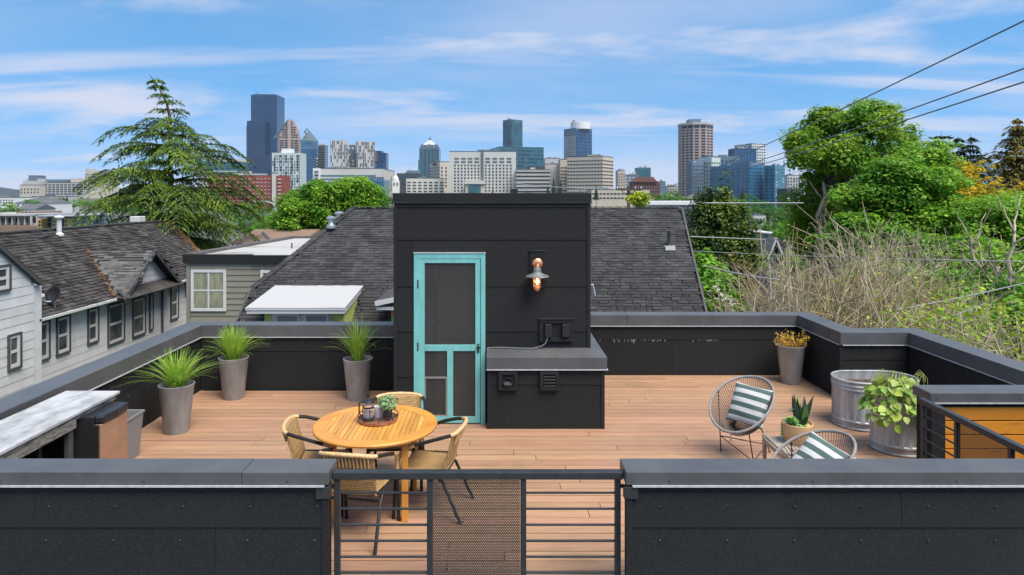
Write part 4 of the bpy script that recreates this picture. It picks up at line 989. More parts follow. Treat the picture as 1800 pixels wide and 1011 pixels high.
# --- the charcoal shingle hip roof right behind the deck
YR, ZR, SL = 19.5, 2.45, .67
def rz_(y): return ZR-SL*(YR-y)
gh = empty('shingle_house', (-.5, 17, -9), 'house right behind the deck with a big charcoal shingle hip roof', 'house')
EV = 14.3
outline = [(-6.05, EV), (4.62, EV), (5.15, YR), (-4.19, YR), (-6.05, 16.65)]
rb = MB(); rb.add([(x, y, rz_(y)-.03) for x, y in outline], [(0, 1, 2, 3, 4)])
rb.add([(-4.19, YR, ZR-.03), (5.15, YR, ZR-.03), (5.6, 25.5, -1.5), (-6.05, 25.5, -1.5), (-6.05, 16.65, rz_(16.65)-.03)], [(0, 1, 2, 3), (0, 3, 4)])
roof = rb.build('roof', M['shinglebase'], gh)
MB().prism([(-5.8, EV+.4, -9.2), (4.4, EV+.4, -9.2), (4.4, 25, -9.2), (-5.8, 25, -9.2)], (0, 0, 7.4)).build('wall', M['lime'], gh)
MB().prism([(4.35, EV+.5, -2), (4.85, YR, ZR-.12), (4.9, 25, -1.6), (4.4, 25, -2.5)], (.03, 0, 0)).build('gable_wall', M['lime'], gh)
slope_len = math.hypot(YR-EV, SL*(YR-EV)); vdir = Vector((0, 1, SL)).normalized(); cs_ = vdir.y
pin = poly_inside([(x+6.05, (y-EV)/cs_) for x, y in outline])
DM = (-5.36, -3.44, 15.0, 16.55)       # shed dormer footprint
def ins(a, b):
    x = a-6.05; y = EV+b*cs_
    if DM[0] < x < DM[1] and 14.95 < y < DM[3]: return False
    return pin(a, b)
RW = .104
o_, u_, v_, tabs = shingle_field((-6.05, EV, rz_(EV)), (1, 0, 0), vdir, 11.3, slope_len, ins, row=RW, tab=.215)
def seen(a, b):
    x = a-6.05+.1; y = EV+b*cs_; z = rz_(y); py = CY+F*(H-z)/y; px = CX+F*x/y
    return py < 560 and not (690 < px < 1040)
big = sorted([t for t in tabs if seen(t[0], t[1])], key=lambda t: t[1])[:290]; ids = set(id(t) for t in big)
protos = {}
def proto_shingle(k):
    if k not in protos:
        V, Q = shingle_mesh(Vector((0, 0, 0)), Vector((1, 0, 0)), vdir, [(0, 0, .13+.04*(k % 5), .2+.2*(k//5))], row=RW, th=.02)
        protos[k] = (V, Q)
    return protos[k]
made = {}
for a, b, w_, q in big:
    k = min(4, max(0, round((w_-.13)/.04)))+5*min(3, int(q*4)); p = o_+u_*a+v_*b
    if k in made: like(made[k], 'shingle', p, parent=roof).matrix_parent_inverse = Matrix.Identity(4)
    else:
        V, Q = proto_shingle(k); s = fast('shingle', V, Q, M['shingle'], roof); s.location = p; made[k] = s
V, Q = shingle_mesh(o_, u_, v_, [t for t in tabs if id(t) not in ids], row=RW, th=.02); fast('shingle_field', V, Q, M['shingle'], roof, kind='stuff')
rc = MB()
def capline(p, q, st=.22):
    p, q = Vector(p), Vector(q); n_ = int((q-p).length/st)
    for k in range(n_): rc.bar(p+(q-p)*k/n_+Vector((0, 0, .012+.012)), p+(q-p)*(k+1.15)/n_+Vector((0, 0, .012)), .20, .02)
capline((5.15, YR, ZR), (-4.19, YR, ZR)); capline((-6.05, 16.65, rz_(16.65)), (-4.19, YR, ZR)); rc.build('ridge_cap', M['shingle'], roof, kind='stuff')
MB().bar((4.64, EV, rz_(EV)-.03), (5.17, YR, ZR-.03), .05, .12).build('rake_board', M['dtrim'], gh)
MB().bar((-6.07, EV, rz_(EV)-.03), (-6.07, 16.65, rz_(16.65)-.03), .05, .12).build('rake_board', M['dtrim'], gh)
# shed dormer
dm = MB(); zf_, zb_ = .40, .60
dm.add([(-5.46, 14.6, zf_), (-3.33, 14.6, zf_), (-3.36, 16.72, zb_), (-5.52, 16.72, zb_), (-5.46, 14.6, zf_-.03), (-3.33, 14.6, zf_-.03), (-3.36, 16.72, zb_-.03), (-5.52, 16.72, zb_-.03)], [(0, 1, 2, 3), (7, 6, 5, 4), (0, 4, 5, 1), (1, 5, 6, 2), (3, 7, 4, 0)])
dmo = dm.build('dormer_roof', M['tpo'], gh)
MB().box(-5.44, -3.35, 14.62, 14.66, zf_-.13, zf_-.031).box(-5.46, -3.33, 14.60, 14.70, zf_-.055, zf_-.032).build('fascia', M['white'], dmo)
MB().add([(-3.40, 14.66, zf_-.14), (-3.35, 14.66, zf_-.14), (-3.38, 16.7, zb_-.14), (-3.42, 16.7, zb_-.14), (-3.40, 14.66, zf_-.031), (-3.35, 14.66, zf_-.031), (-3.38, 16.7, zb_-.031), (-3.42, 16.7, zb_-.031)], [(0, 3, 2, 1), (4, 5, 6, 7), (0, 1, 5, 4), (1, 2, 6, 5), (3, 0, 4, 7), (2, 3, 7, 6)]).build('side_fascia', M['white'], dmo)
yw = 15.0
dw = MB().box(-5.18, -3.42, yw, yw+.1, -.7, zf_+.02).box(-5.18, -5.08, yw+.1, 16.4, -.7, zf_+.03).box(-3.52, -3.42, yw+.1, 16.4, -.7, zf_+.03).build('dormer_wall', M['lime'], gh)
MB().box(-5.03, -3.72, yw-.02, yw-.002, -.7, zf_-.01).build('window_panel', M['white'], dw)
ls = MB()
for side in ((-5.18, -5.035), (-3.715, -3.42)):
    for k in range(6):
        x = side[0]
        while x < side[1]-.03:
            w_ = min(rnd.uniform(.07, .11), side[1]-x); MB().box(x, x+w_-.004, yw-.022, yw-.002, .30-.13*(k+1)+.003, .30-.13*k).build('wall_shingle', M['lime'], dw); x += w_
for px in (506, 557):
    x = xat(px, yw); w_ = MB()
    for a in ((x-.27, x+.27, .16, .215), (x-.27, x-.215, -.6, .16), (x+.215, x+.27, -.6, .16), (x-.215, x+.215, -.26, -.22)): w_.box(a[0], a[1], yw-.045, yw-.021, a[2], a[3])
    wo = w_.build('window', M['wtrim'], dw, bevel=.003); MB().box(x-.214, x+.214, yw-.03, yw-.0215, -.59, .159).build('pane', M['pane'], wo)
    bl = MB()
    for k in range(9): bl.box(x-.21, x+.21, yw-.034, yw-.031, .13-.035*k, .15-.035*k)
    bl.build('blind', M['tpo'], wo, kind='stuff')
# little orange-sided gable beside the stairhouse
ga, gb, gy = xat(664, 15.0), -1.2, 15.0
gc = (ga+gb)/2+.35
gm = MB(); 
gm.add([(ga, 14.7, zat(532, 14.7)), (gc, 14.7, .72), (gb+.6, 14.7, zat(532, 14.7)), (ga, 16.6, zat(532, 14.7)), (gc, 17.0, .72), (gb+.6, 16.6, zat(532, 14.7))], [(0, 1, 4, 3), (1, 2, 5, 4)])
gmo = gm.build('gable_dormer_roof', M['shingle'], gh, solid=.05)
MB().bar((ga, 14.68, zat(532, 14.7)-.02), (gc, 14.68, .70), .04, .10).bar((gc, 14.68, .70), (gb+.6, 14.68, zat(532, 14.7)-.02), .04, .10).build('gable_rake', M['white'], gmo)
MB().prism([(ga+.06, 14.9, zat(533, 14.7)-.05), (gc, 14.9, .60), (gb+.5, 14.9, zat(533, 14.7)-.05)], (0, .05, 0)).build('gable_panel', M['tpo'], gmo)
MB().box(ga+.02, gb+.56, 14.72, 14.85, zat(543, 14.7)-.03, zat(540, 14.7)).build('gable_gutter', M['white'], gmo)
MB().box(xat(688, 15), gb+.3, 15.0, 16.2, -.8, zat(556, 15)).build('dormer_side_wall', M['lime'], gmo)
MB().box(xat(688, 15)-.005, gb+.3, 14.98, 16.2, zat(556, 15)+.001, zat(543, 15)).build('orange_frieze', M['orange'], gmo)
# roof pipes
def pipe_vent(name, par, p, r, hgt, m_, cap=True):
    prof = [(r*1.9, -.05), (r*1.9, .02), (r*1.1, .07), (r, .08), (r, hgt)]
    if cap: prof += [(r*1.9, hgt+.01), (r*2.0, hgt+.05), (r*1.3, hgt+.09), (0, hgt+.11)]
    else: prof += [(r*.7, hgt), (r*.7, hgt-.03)]
    return MB().lathe(prof, p, 16, cap0=False, cap1=not cap).build(name, m_, par, smooth=True)
pv = at(1176, 447, 18.0); pv.z = rz_(18.0)
pipe_vent('plumbing_pipe', roof, pv, .045, .42, M['black'], cap=False); MB().box(pv.x-.13, pv.x+.13, pv.y-.16, pv.y+.05, pv.z-.10, pv.z+.03).build('pipe_flashing', M['wtrim'], roof)
for px, py, d in ((582, 398, 18.6), (596, 389, 19.2)):
    p = at(px, py, d); pipe_vent('flue_vent', roof, p, .07, .18, M['steel'])
MB().bar((xat(1041, 15.5), 15.5, zat(500, 15.5)), (xat(1046, 15.5), 15.6, zat(521, 15.5)), .05, .03).build('pipe_bracket', M['wtrim'], roof)

# --- the pale grey house on the left (wall on x = XW)
XW = -14.0
gw = empty('grey_house', (XW-3, 25, -9), 'long pale grey sided house with a brown shingle roof and one gable', 'house')
YA, YB = 20.2, 32.5; ZE = -.86; XR, ZRG = -17.1, 1.5
MB().box(-20.2, XW-.03, 12.0, YB, -9.2, ZE-.05).build('wall', M['siding'], gw)
course = .262
z = ZE-.04; first = True
wins = []       # (pixel x centre, px top, px bottom, depth width, style)
while z > -5.6:
    ya, yb = YA, YB-.02
    MB().prism([(XW-.03, ya, z-course+.004), (XW+.010, ya, z-course+.004), (XW+.001, ya, z), (XW-.03, ya, z)], (0, yb-ya, 0)).build('siding_board', M['siding'], gw)
    z -= course
# projecting gable wing at the left
XG = XW+.45
MB().prism([(XW-.5, 8.0, -9.2), (XG-.03, 8.0, -9.2), (XG-.03, YA, -9.2), (XW-.5, YA, -9.2)], (0, 0, 9.2+zat(489, 19.76)-.25)).build('wing_wall', M['siding'], gw)
def dp_at(px, X): return X*F/(px-CX)
ytop = dp_at(57, XG); ztop = zat(489, ytop); ypk = dp_at(-70, XG); zpk = zat(385, ypk)
z = zpk+.1
while z > -5.6:
    def ylim(zq): return min(YA+.0, ytop+.0) if zq < ztop else ytop-(zq-ztop)*(ytop-ypk)/(zpk-ztop)
    y0, y1 = ylim(z-course), ylim(z)
    if z > ztop: MB().add([(XG-.02, 9, z-course), (XG-.02, y0-.05, z-course), (XG-.02, max(9.01, y1-.05), z), (XG-.02, 9, z), (XG+.013, 9, z-course+.003), (XG+.013, y0-.05, z-course+.003), (XG+.003, max(9.01, y1-.05), z), (XG+.003, 9, z)], [(4, 5, 6, 7), (0, 1, 5, 4), (1, 2, 6, 5), (2, 3, 7, 6)]).build('siding_board', M['siding'], gw)
    else: MB().prism([(XG-.03, 9, z-course+.003), (XG+.013, 9, z-course+.003), (XG+.003, 9, z), (XG-.03, 9, z)], (0, min(YA+.02, ytop+.05)-9, 0)).build('siding_board', M['siding'], gw)
    z -= course
yc = min(YA+.02, ytop+.05)
MB().box(XW-.1, XG-.032, yc-.06, yc+.0, -5.6, ztop).build('corner_board', M['siding'], gw)
MB().bar((XG+.06, ytop+.25, ztop-.2), (XG+.06, ypk, zpk+.1), .14, .10).build('rake_board', M['dtrim'], gw)
# roof
RG = lambda x: ZE+(XW+.35-x)*(ZRG-ZE)/(XW+.35-XR)      # front slope height at x
YH = 35.2
rm = MB(); rm.add([(XW+.35, YA-.3, ZE), (XW+.35, YB+.6, ZE), (XR, YH, ZRG), (XR, 8, ZRG), (XW+.35, 8, ZE), (XR-3.4, 8, ZE), (XR-3.4, YH, ZE)], [(0, 1, 2, 3, 4), (2, 6, 5, 3), (1, 6, 2)])
rf = rm.build('roof', M['roofold'], gw)
sl_ = Vector((XR-XW-.35, 0, ZRG-ZE)); sn = sl_.normalized(); slen = sl_.length
tri = [(YA-.05-8, 0), (YB+.6-8, 0), (YH-8, slen), (0, slen), (0, slen*.45), (ytop-8, .9)]
GYc, GYh, GZp, XGB = 26.3, 2.12, zat(440.6, 26.2), -13.6
def insg(a, b):
    y = 8+a; x = XW+.35+sn.x*b; z = ZE+sn.z*b
    if abs(y-GYc) < GYh and z < GZp-(abs(y-GYc))*(GZp-ZE)/GYh: return False
    return poly_inside(tri)(a, b)
uo, uu, uv, tb_ = shingle_field((XW+.35, 8, ZE+.01), (0, 1, 0), sn, YH-8, slen, insg, row=.15, tab=.32)
V, Q = shingle_mesh(uo, uu, uv, tb_, row=.15, th=.03); fast('shingle_field', V, Q, M['roofold'], rf, kind='stuff')
# wing roof plane above the gable
MB().add([(XG+.12, ytop+.3, ztop-.15), (XG+.12, ypk, zpk+.17), (XR, ypk, zpk+.17), (XR, ytop+.3, ztop-.15)], [(0, 1, 2, 3)]).build('wing_roof', M['roofold'], gw, solid=.04)
ms = MB()
for k in range(520):
    t = rnd.random(); y = YB+.6+(YH-YB-.6)*t; x = XW+.35+(XR-XW-.35)*t; z = ZE+(ZRG-ZE)*t; o = abs(rnd.gauss(0, .3)); r_ = rnd.uniform(.03, .09)
    y -= o; ms.add([(x-r_, y-r_, z+.05), (x+r_, y-r_*.5, z+.04), (x+r_*.6, y+r_, z+.07), (x-r_, y+r_, z+.06)], [(0, 1, 2, 3)])
for k in range(70):
    t = rnd.random(); y = GYc-GYh*(1-t)-.05; z = ZE+(GZp-ZE)*t; x = XW+.35+(z-ZE)/sn.z*sn.x; r_ = rnd.uniform(.03, .08)
    ms.add([(x-r_, y-r_, z+.08), (x+r_, y-r_*.5, z+.06), (x+r_*.6, y+r_, z+.08), (x-r_, y+r_, z+.09)], [(0, 1, 2, 3)])
ms.build('moss', M['moss'], rf, kind='stuff')
MB().bar((XR, 8, ZRG+.03), (XR, YH, ZRG+.03), .25, .05).build('ridge_cap', M['roofoldcap'], rf)
MB().bar((XW+.37, YA-.1, ZE-.03), (XW+.37, GYc-GYh, ZE-.03), .10, .09).build('gutter', M['wtrim'], gw, bevel=.01); MB().bar((XW+.37, GYc+GYh, ZE-.03), (XW+.37, YB+.6, ZE-.03), .10, .09).build('gutter', M['wtrim'], gw, bevel=.01)
# front gable
x_at = lambda z: XW+.35+(z-ZE)/sn.z*sn.x
gm = MB(); xf = XGB+.30
gm.add([(xf, GYc-GYh, ZE-.02), (xf, GYc, GZp), (x_at(GZp), GYc, GZp), (x_at(ZE)-.1, GYc-GYh, ZE-.02), (xf, GYc+GYh, ZE-.02), (x_at(ZE)-.1, GYc+GYh, ZE-.02)], [(0, 1, 2, 3), (1, 4, 5, 2)])
gro = gm.build('gable_roof', M['shinglebase'], gw, solid=.05)
gl = math.hypot(GYh, GZp-ZE); gu = Vector((-1, 0, 0)); 
for sgn in (-1, 1):
    gv = Vector((0, -sgn*GYh, GZp-ZE)).normalized(); org = (xf, GYc+sgn*GYh, ZE+.0) if sgn < 0 else (x_at(GZp)-.0, GYc+GYh, ZE)
    uvec = gu if sgn < 0 else -gu; lx_ = xf-x_at(GZp)
    pin2 = poly_inside([(0, 0), (.25, 0), (lx_, gl), (0, gl)]) if sgn < 0 else poly_inside([(lx_-.25, 0), (lx_, 0), (lx_, gl), (0, gl)])
    a_, b_, c_, t_ = shingle_field(org, uvec, gv, lx_, gl, pin2, row=.15, tab=.3)
    V, Q = shingle_mesh(a_, b_, c_, t_, row=.15, th=.008); fast('shingle_field', V+np.array([0, 0, .03]), Q, M['roofoldcap'] if sgn < 0 else M['roofold'], gro, kind='stuff')
xs_ = XGB-.05
MB().prism([(xs_-.06, GYc-GYh+.25, ZE+.1), (xs_-.06, GYc, GZp-.1), (xs_-.06, GYc+GYh-.25, ZE+.1)], (.05, 0, 0)).build('gable_wall', M['siding'], gro)
gz_ = ZE+.12
while gz_ < GZp-.2:
    hw = GYh*(1-(gz_-ZE)/(GZp-ZE)); hw2 = GYh*(1-(gz_+.22-ZE)/(GZp-ZE))
    if hw2 > .05: MB().add([(xs_+.012, GYc-hw+.1, gz_), (xs_+.012, GYc+hw-.1, gz_), (xs_-.006, GYc+hw2-.05, gz_+.218), (xs_-.006, GYc-hw2+.05, gz_+.218)], [(0, 1, 2, 3)]).build('siding_board', M['siding'], gro)
    gz_ += .22
for sgn in (-1, 1): MB().bar((xf+.01, GYc+sgn*(GYh+.05), ZE-.06), (xf+.01, GYc, GZp-.03), .05, .17).build('rake_board', M['dtrim'], gro)
MB().add([(XGB-.05, GYc-GYh+.05, ZE+.28), (XGB-.05, GYc+GYh-.05, ZE+.28), (XGB+.38, GYc+GYh, ZE-.03), (XGB+.38, GYc-GYh, ZE-.03)], [(0, 1, 2, 3)]).build('pent_roof', M['roofold'], gro, solid=.04)
def house_window(par, X, px0, px1, pt, pb, dark=True, sash=True, nm='window'):
    """a window in a wall facing +x; its four pixel limits at the wall's own depth"""
    ya, yb = dp_at(px0, X), dp_at(px1, X); ym = (ya+yb)/2; zt_, zb_ = zat(pt, ym), zat(pb, ym); t = .075; fr_ = MB()
    for a in ((ya, ya+.05, zb_, zt_), (yb-t, yb, zb_, zt_), (ya+.05, yb-t, zt_-.055, zt_), (ya+.05, yb-t, zb_, zb_+.07)): fr_.box(X+.004, X+.06, a[0], a[1], a[2], a[3])
    wo = fr_.build(nm, M['dtrim'], par); y0, y1, z0, z1 = ya+.052, yb-t-.002, zb_+.072, zt_-.057
    s = MB(); q = .065; zm = (z0+z1)/2
    for a in ((y0, y0+q*.6, z0, z1), (y1-q*1.4, y1, z0, z1), (y0+q*.6, y1-q*1.4, z1-q, z1), (y0+q*.6, y1-q*1.4, z0, z0+q*1.5), (y0+q*.6, y1-q*1.4, zm-q*.6, zm+q*.6)): s.box(X+.006, X+.045, a[0], a[1], a[2], a[3])
    s.build('sash', M['wtrim'], wo); MB().box(X+.002, X+.022, y0+q*.6, y1-q*1.4, z0+q*1.5, z1-q).build('pane', M['pane'], wo)
    return wo
for a in ((59, 86, 565, 636), (98, 122, 555, 623), (153, 172, 541, 604), (188.5, 217.5, 532, 604), (232, 254.5, 523, 591), (261.5, 268, 516, 581), (299, 312.5, 502, 562), (325.5, 330, 495, 520)): house_window(gw, XW+.012, *a)
house_window(gw, XG+.014, 12.5, 36, 586, 650); house_window(gw, XG+.014, -14, 17, 466, 514)
house_window(gro, xs_+.015, 235, 248, 470, 498)
MB().tube([(XW+.06, dp_at(283, XW), ZE-.1), (XW+.06, dp_at(283, XW), -6)], .05, 8).build('downspout', M['dtrim'], gw)
MB().tube([(XG-.1, yc+.15, ZE-.1), (XG-.25, yc+.2, ZE-.4), (XW+.06, yc+.3, ZE-.6), (XW+.06, yc+.32, -6)], .045, 8).build('downspout', M['siding'], gw)
MB().tube([(XW+.03, dp_at(64, XW), zat(636, 20.6)), (XW+.03, dp_at(67, XW), zat(650, 20.6)), (XW+.03, dp_at(67, XW), zat(700, 20.6))], .008, 5).build('cable', M['dtrim'], gw)
yp = 25.5; p = Vector((-17.1+.6, yp, 0)); p = at(104, 446, 26.0); bx_ = (p.x-XW-.35)/sn.x; p.z = ZE+sn.z*bx_
pipe_vent('vent_pipe', rf, p, .09, .62, M['wtrim'])
p = at(66, 432, 24.6); p.z = ZE+sn.z*((p.x-XW-.35)/sn.x); MB().bar(p+Vector((0, 0, .05)), p+Vector((0, .5, .12)), .12, .06).build('vent_elbow', M['dtrim'], rf)
p = at(241, 399, 32.5); p.z = ZE+sn.z*((p.x-XW-.35)/sn.x); MB().box(p.x-.2, p.x+.25, p.y-.3, p.y+.3, p.z-.12, p.z+.16).build('roof_vent', M['wtrim'], rf, bevel=.03)
# satellite dish
p = at(96, 540, dp_at(96, XW+.15)); p.z = ZE+.07
ds = empty('satellite_dish', p, 'black satellite dish with a pale arm at the eave of the grey house', 'satellite dish')
MB().tube([p, p+Vector((0, 0, .30)), p+Vector((.0, -.02, .42))], .03, 8).build('mast', M['steel'], ds, smooth=True)
dn = Vector((-.2, -.9, .38)).normalized(); c0 = p+Vector((.02, -.03, .52)); u_d = dn.orthogonal().normalized(); v_d = dn.cross(u_d); m = MB()
for r_ in range(6):
    for k in range(24):
        g_ = k*math.pi/12; rr = .26*r_/5; q = c0+(u_d*math.cos(g_)+v_d*math.sin(g_))*rr+dn*(.06*(r_/5)**2); m.v.append(tuple(q))
for r_ in range(5):
    for k in range(24): m.f.append((r_*24+k, r_*24+(k+1) % 24, r_*24+24+(k+1) % 24, r_*24+24+k)); m.m.append(0)
m.build('dish', M['black'], ds, smooth=2, solid=.01)
tip = p+Vector((-.05, -.62, .50)); MB().tube([p+Vector((0, 0, .3)), p+Vector((-.03, -.35, .34)), tip], .022, 6).build('arm', M['wtrim'], ds, smooth=True)
MB().bar(tip+Vector((-.04, -.14, .02)), tip+Vector((.04, .14, .06)), .10, .10).build('receiver', M['wtrim'], ds, bevel=.02)

# --- the grey green flat-roofed house
fh = empty('flat_roof_house', (-8, 28, -9), 'grey green lap sided house with a stained white flat roof', 'house')
FY = 24.0; fx0 = xat(327, FY); fx1 = -4.6; fx0b = xat(511, 33.5); ZT = zat(448, FY)
MB().prism([(fx0+.14, FY+.03, -9.2), (fx1, FY+.03, -9.2), (fx1, 33.3, -9.2), (fx0+.9, 33.3, -9.2)], (0, 0, ZT+8.4)).build('wall', M['olive'], fh)
z = ZT-.30; cH = .205
while z > -4.6:
    MB().prism([(fx0+.16, FY+.03, z-cH+.003), (fx0+.16, FY-.018, z-cH+.003), (fx0+.16, FY+.008, z), (fx0+.16, FY+.03, z)], (fx1-fx0-.2, 0, 0)).build('siding_board', M['olive'], fh); z -= cH
MB().box(fx0+.02, fx0+.155, FY-.03, FY+.06, -4.6, ZT-.31).build('corner_board', M['olive'], fh)
MB().box(xat(462, FY)-.04, xat(462, FY)+.05, FY-.03, FY-.018, -4.6, ZT-.31).build('corner_board', M['olive'], fh)
fc = MB(); fc.prism([(fx0-.06, FY-.10, ZT-.29), (fx0-.06, FY-.16, ZT+.02), (fx0-.06, FY+.06, ZT+.02), (fx0-.06, FY+.06, ZT-.29)], (xat(445, FY)-fx0+.06, 0, 0)); fc.build('cornice', M['black'], fh)
fc = MB(); fc.prism([(xat(445, FY)+.003, FY-.13, ZT-.31), (xat(445, FY)+.003, FY-.20, ZT-.01), (xat(445, FY)+.003, FY+.06, ZT-.01), (xat(445, FY)+.003, FY+.06, ZT-.31)], (fx1-xat(445, FY), 0, 0)); fc.build('cornice', M['black'], fh)
MB().add([(fx0+.2, FY+.06, ZT-.05), (fx1, FY+.06, ZT-.05), (fx1, 33.4, ZT-.02), (fx0b+.2, 33.4, ZT-.02)], [(0, 1, 2, 3)]).build('roof', M['tpodirty'], fh)
MB().bar((fx0+.07, FY+.05, ZT+.0), (fx0b+.1, 33.4, ZT+.04), .30, .10).bar((fx0b, 33.45, ZT+.04), (fx1, 33.45, ZT+.04), .22, .10).build('roof_edge', M['roofoldcap'], fh)
for px, d in ((425, 28), (513, 27.5)):
    p = at(px, 440, d); p.z = ZT-.05; MB().lathe([(.05, 0), (.03, .03), (.03, .22), (0, .22)], p, 8, cap1=False).build('roof_pipe', M['dtrim'], fh)
def front_window(par, Y, px0, px1, pt, pb, cols=2, glass='curtain'):
    x0, x1, z0, z1 = xat(px0, Y), xat(px1, Y), zat(pb, Y), zat(pt, Y); t = .10; m = MB()
    for a in ((x0, x0+t, z0, z1), (x1-t, x1, z0, z1), (x0+t, x1-t, z1-t, z1), (x0+t, x1-t, z0, z0+t)): m.box(a[0], a[1], Y-.045, Y+.0, a[2], a[3])
    wo = m.build('window', M['wtrim'], par, bevel=.006); zm = (z0+z1)/2; s = MB()
    s.box(x0+t, x1-t, Y-.035, Y-.001, zm-.025, zm+.025)
    for c in range(1, cols):
        xc = x0+(x1-x0)*c/cols; s.box(xc-.025, xc+.025, Y-.035, Y-.001, z0+t, zm-.026).box(xc-.025, xc+.025, Y-.035, Y-.001, zm+.026, z1-t)
    s.build('sash', M['wtrim'], wo)
    for c in range(cols):
        xa = x0+t+.0 if c == 0 else x0+(x1-x0)*c/cols+.026; xb = x1-t if c == cols-1 else x0+(x1-x0)*(c+1)/cols-.026
        MB().box(xa, xb, Y-.022, Y-.012, z0+t, zm-.026).build('pane', M[glass], wo); MB().box(xa, xb, Y-.022, Y-.012, zm+.026, z1-t).build('pane', M[glass], wo)
front_window(fh, FY-.02, 336, 398, 474, 547); front_window(fh, FY-.02, 458, 490, 475, 500, 1, 'pane')
# ------------------------------------------------------------------ trees
def unit(a): return a/(np.linalg.norm(a, axis=-1, keepdims=True)+1e-9)
def crown_arrays(c, rad, nclump, nleaf, clump, leaf, rg, flat=.62, zmin=-.75, core=.45, fill=.5):
    """leaf clumps through an uneven crown: clump centres in an ellipsoid, leaves over each clump's upper shell"""
    # two levels: uneven lobes over the ellipsoid, clumps over each lobe, so gaps and shadows open between the lobes
    nl_ = max(5, min(15, nclump//9)); ld = unit(rg.normal(0, 1, (nl_*3, 3))); ld = ld[ld[:, 2] > zmin][:nl_]; nl_ = len(ld)
    lr = .30+.22*rg.random(nl_); lc = ld*(.50+.28*rg.random(nl_))[:, None]
    which = rg.integers(0, nl_, nclump); d2 = unit(rg.normal(0, 1, (nclump, 3))+ld[which]*.7)
    q = lc[which]+d2*(lr[which]*(core+(1-core)*rg.random(nclump)**.5))[:, None]
    h_ = int(nclump*fill); dd_ = unit(rg.normal(0, 1, (h_, 3))); dd_[:, 2] = np.maximum(dd_[:, 2], zmin); q[:h_] = dd_*(core+(1-core)*rg.random(h_)**.6)[:, None]*.95
    r = np.linalg.norm(q, axis=1); d = q/(r[:, None]+1e-9)
    cc = np.array(c)+d*r[:, None]*np.array(rad)
    ls = clump*(.40+.95*rg.random(nclump)**1.3)
    dd = unit(rg.normal(0, 1, (nclump, nleaf, 3))+d[:, None, :]*.55+np.array([0, 0, .45])); rr = (.45+.55*rg.random((nclump, nleaf, 1))**.5)
    P = cc[:, None, :]+dd*rr*ls[:, None, None]*np.array([1, 1, flat])
    nn = dd*.55+np.array([0, 0, .75])
    V, Q = leaf_quads(P.reshape(-1, 3), nn.reshape(-1, 3), leaf*(.6+.8*rg.random(nclump*nleaf)), .62, rg, jit=.35)
    return V, Q, cc
def limb(m, p, q, r0, r1, rg, n=4, sag=.0):
    p, q = Vector(p), Vector(q); L_ = (q-p).length; pts = []
    for i in range(n+1):
        t = i/n; pts.append(p.lerp(q, t)+Vector(rg.normal(0, .035*L_*(0 < i < n), 3))+Vector((0, 0, sag*math.sin(math.pi*t)*L_)))
    m.tube(pts, [r0+(r1-r0)*i/n for i in range(n+1)], 7)
def broad_tree(name, label, group, base, crowns, m_, seed, trunk_r=.22, leaf=.22, bark='bark', dens=1.0, clump=.9, ntr=8, cat='tree', flat=.62, fill=.5):
    """crowns: list of (centre, radii); one crown mesh, one trunk with limbs"""
    rg = np.random.default_rng(seed); e = empty(name, base, label, cat, group); parts_ = []; tm = MB(); allc = []
    for c, rad in crowns:
        vol = rad[0]*rad[1]*rad[2]; ncl = int(dens*44*(vol**(2/3))/(clump**1.6))+8; nlf = int(62*(clump/leaf/4)**1.6)+14
        V, Q, cc = crown_arrays(c, rad, ncl, nlf, clump, leaf, rg, flat, fill=fill); parts_.append((V, Q)); allc.append((c, rad, cc))
    c0 = Vector(crowns[0][0]); b = Vector(base); fork = b.lerp(Vector((c0.x, c0.y, c0.z-crowns[0][1][2]*.55)), 1.0)
    limb(tm, b, fork, trunk_r*1.25, trunk_r*.85, rg, 5)
    for c, rad, cc in allc:
        mid = Vector(c)-Vector((0, 0, rad[2]*.3)); limb(tm, fork, mid, trunk_r*.7, trunk_r*.35, rg, 4)
        for k in rg.choice(len(cc), min(ntr, len(cc)), replace=False): limb(tm, fork.lerp(mid, rg.random()), cc[k], trunk_r*.38, trunk_r*.07, rg, 4, .05)
    tm.build('trunk', M[bark], e, smooth=2); V, Q = join(parts_); fast('crown', V, Q, M[m_], e); return e
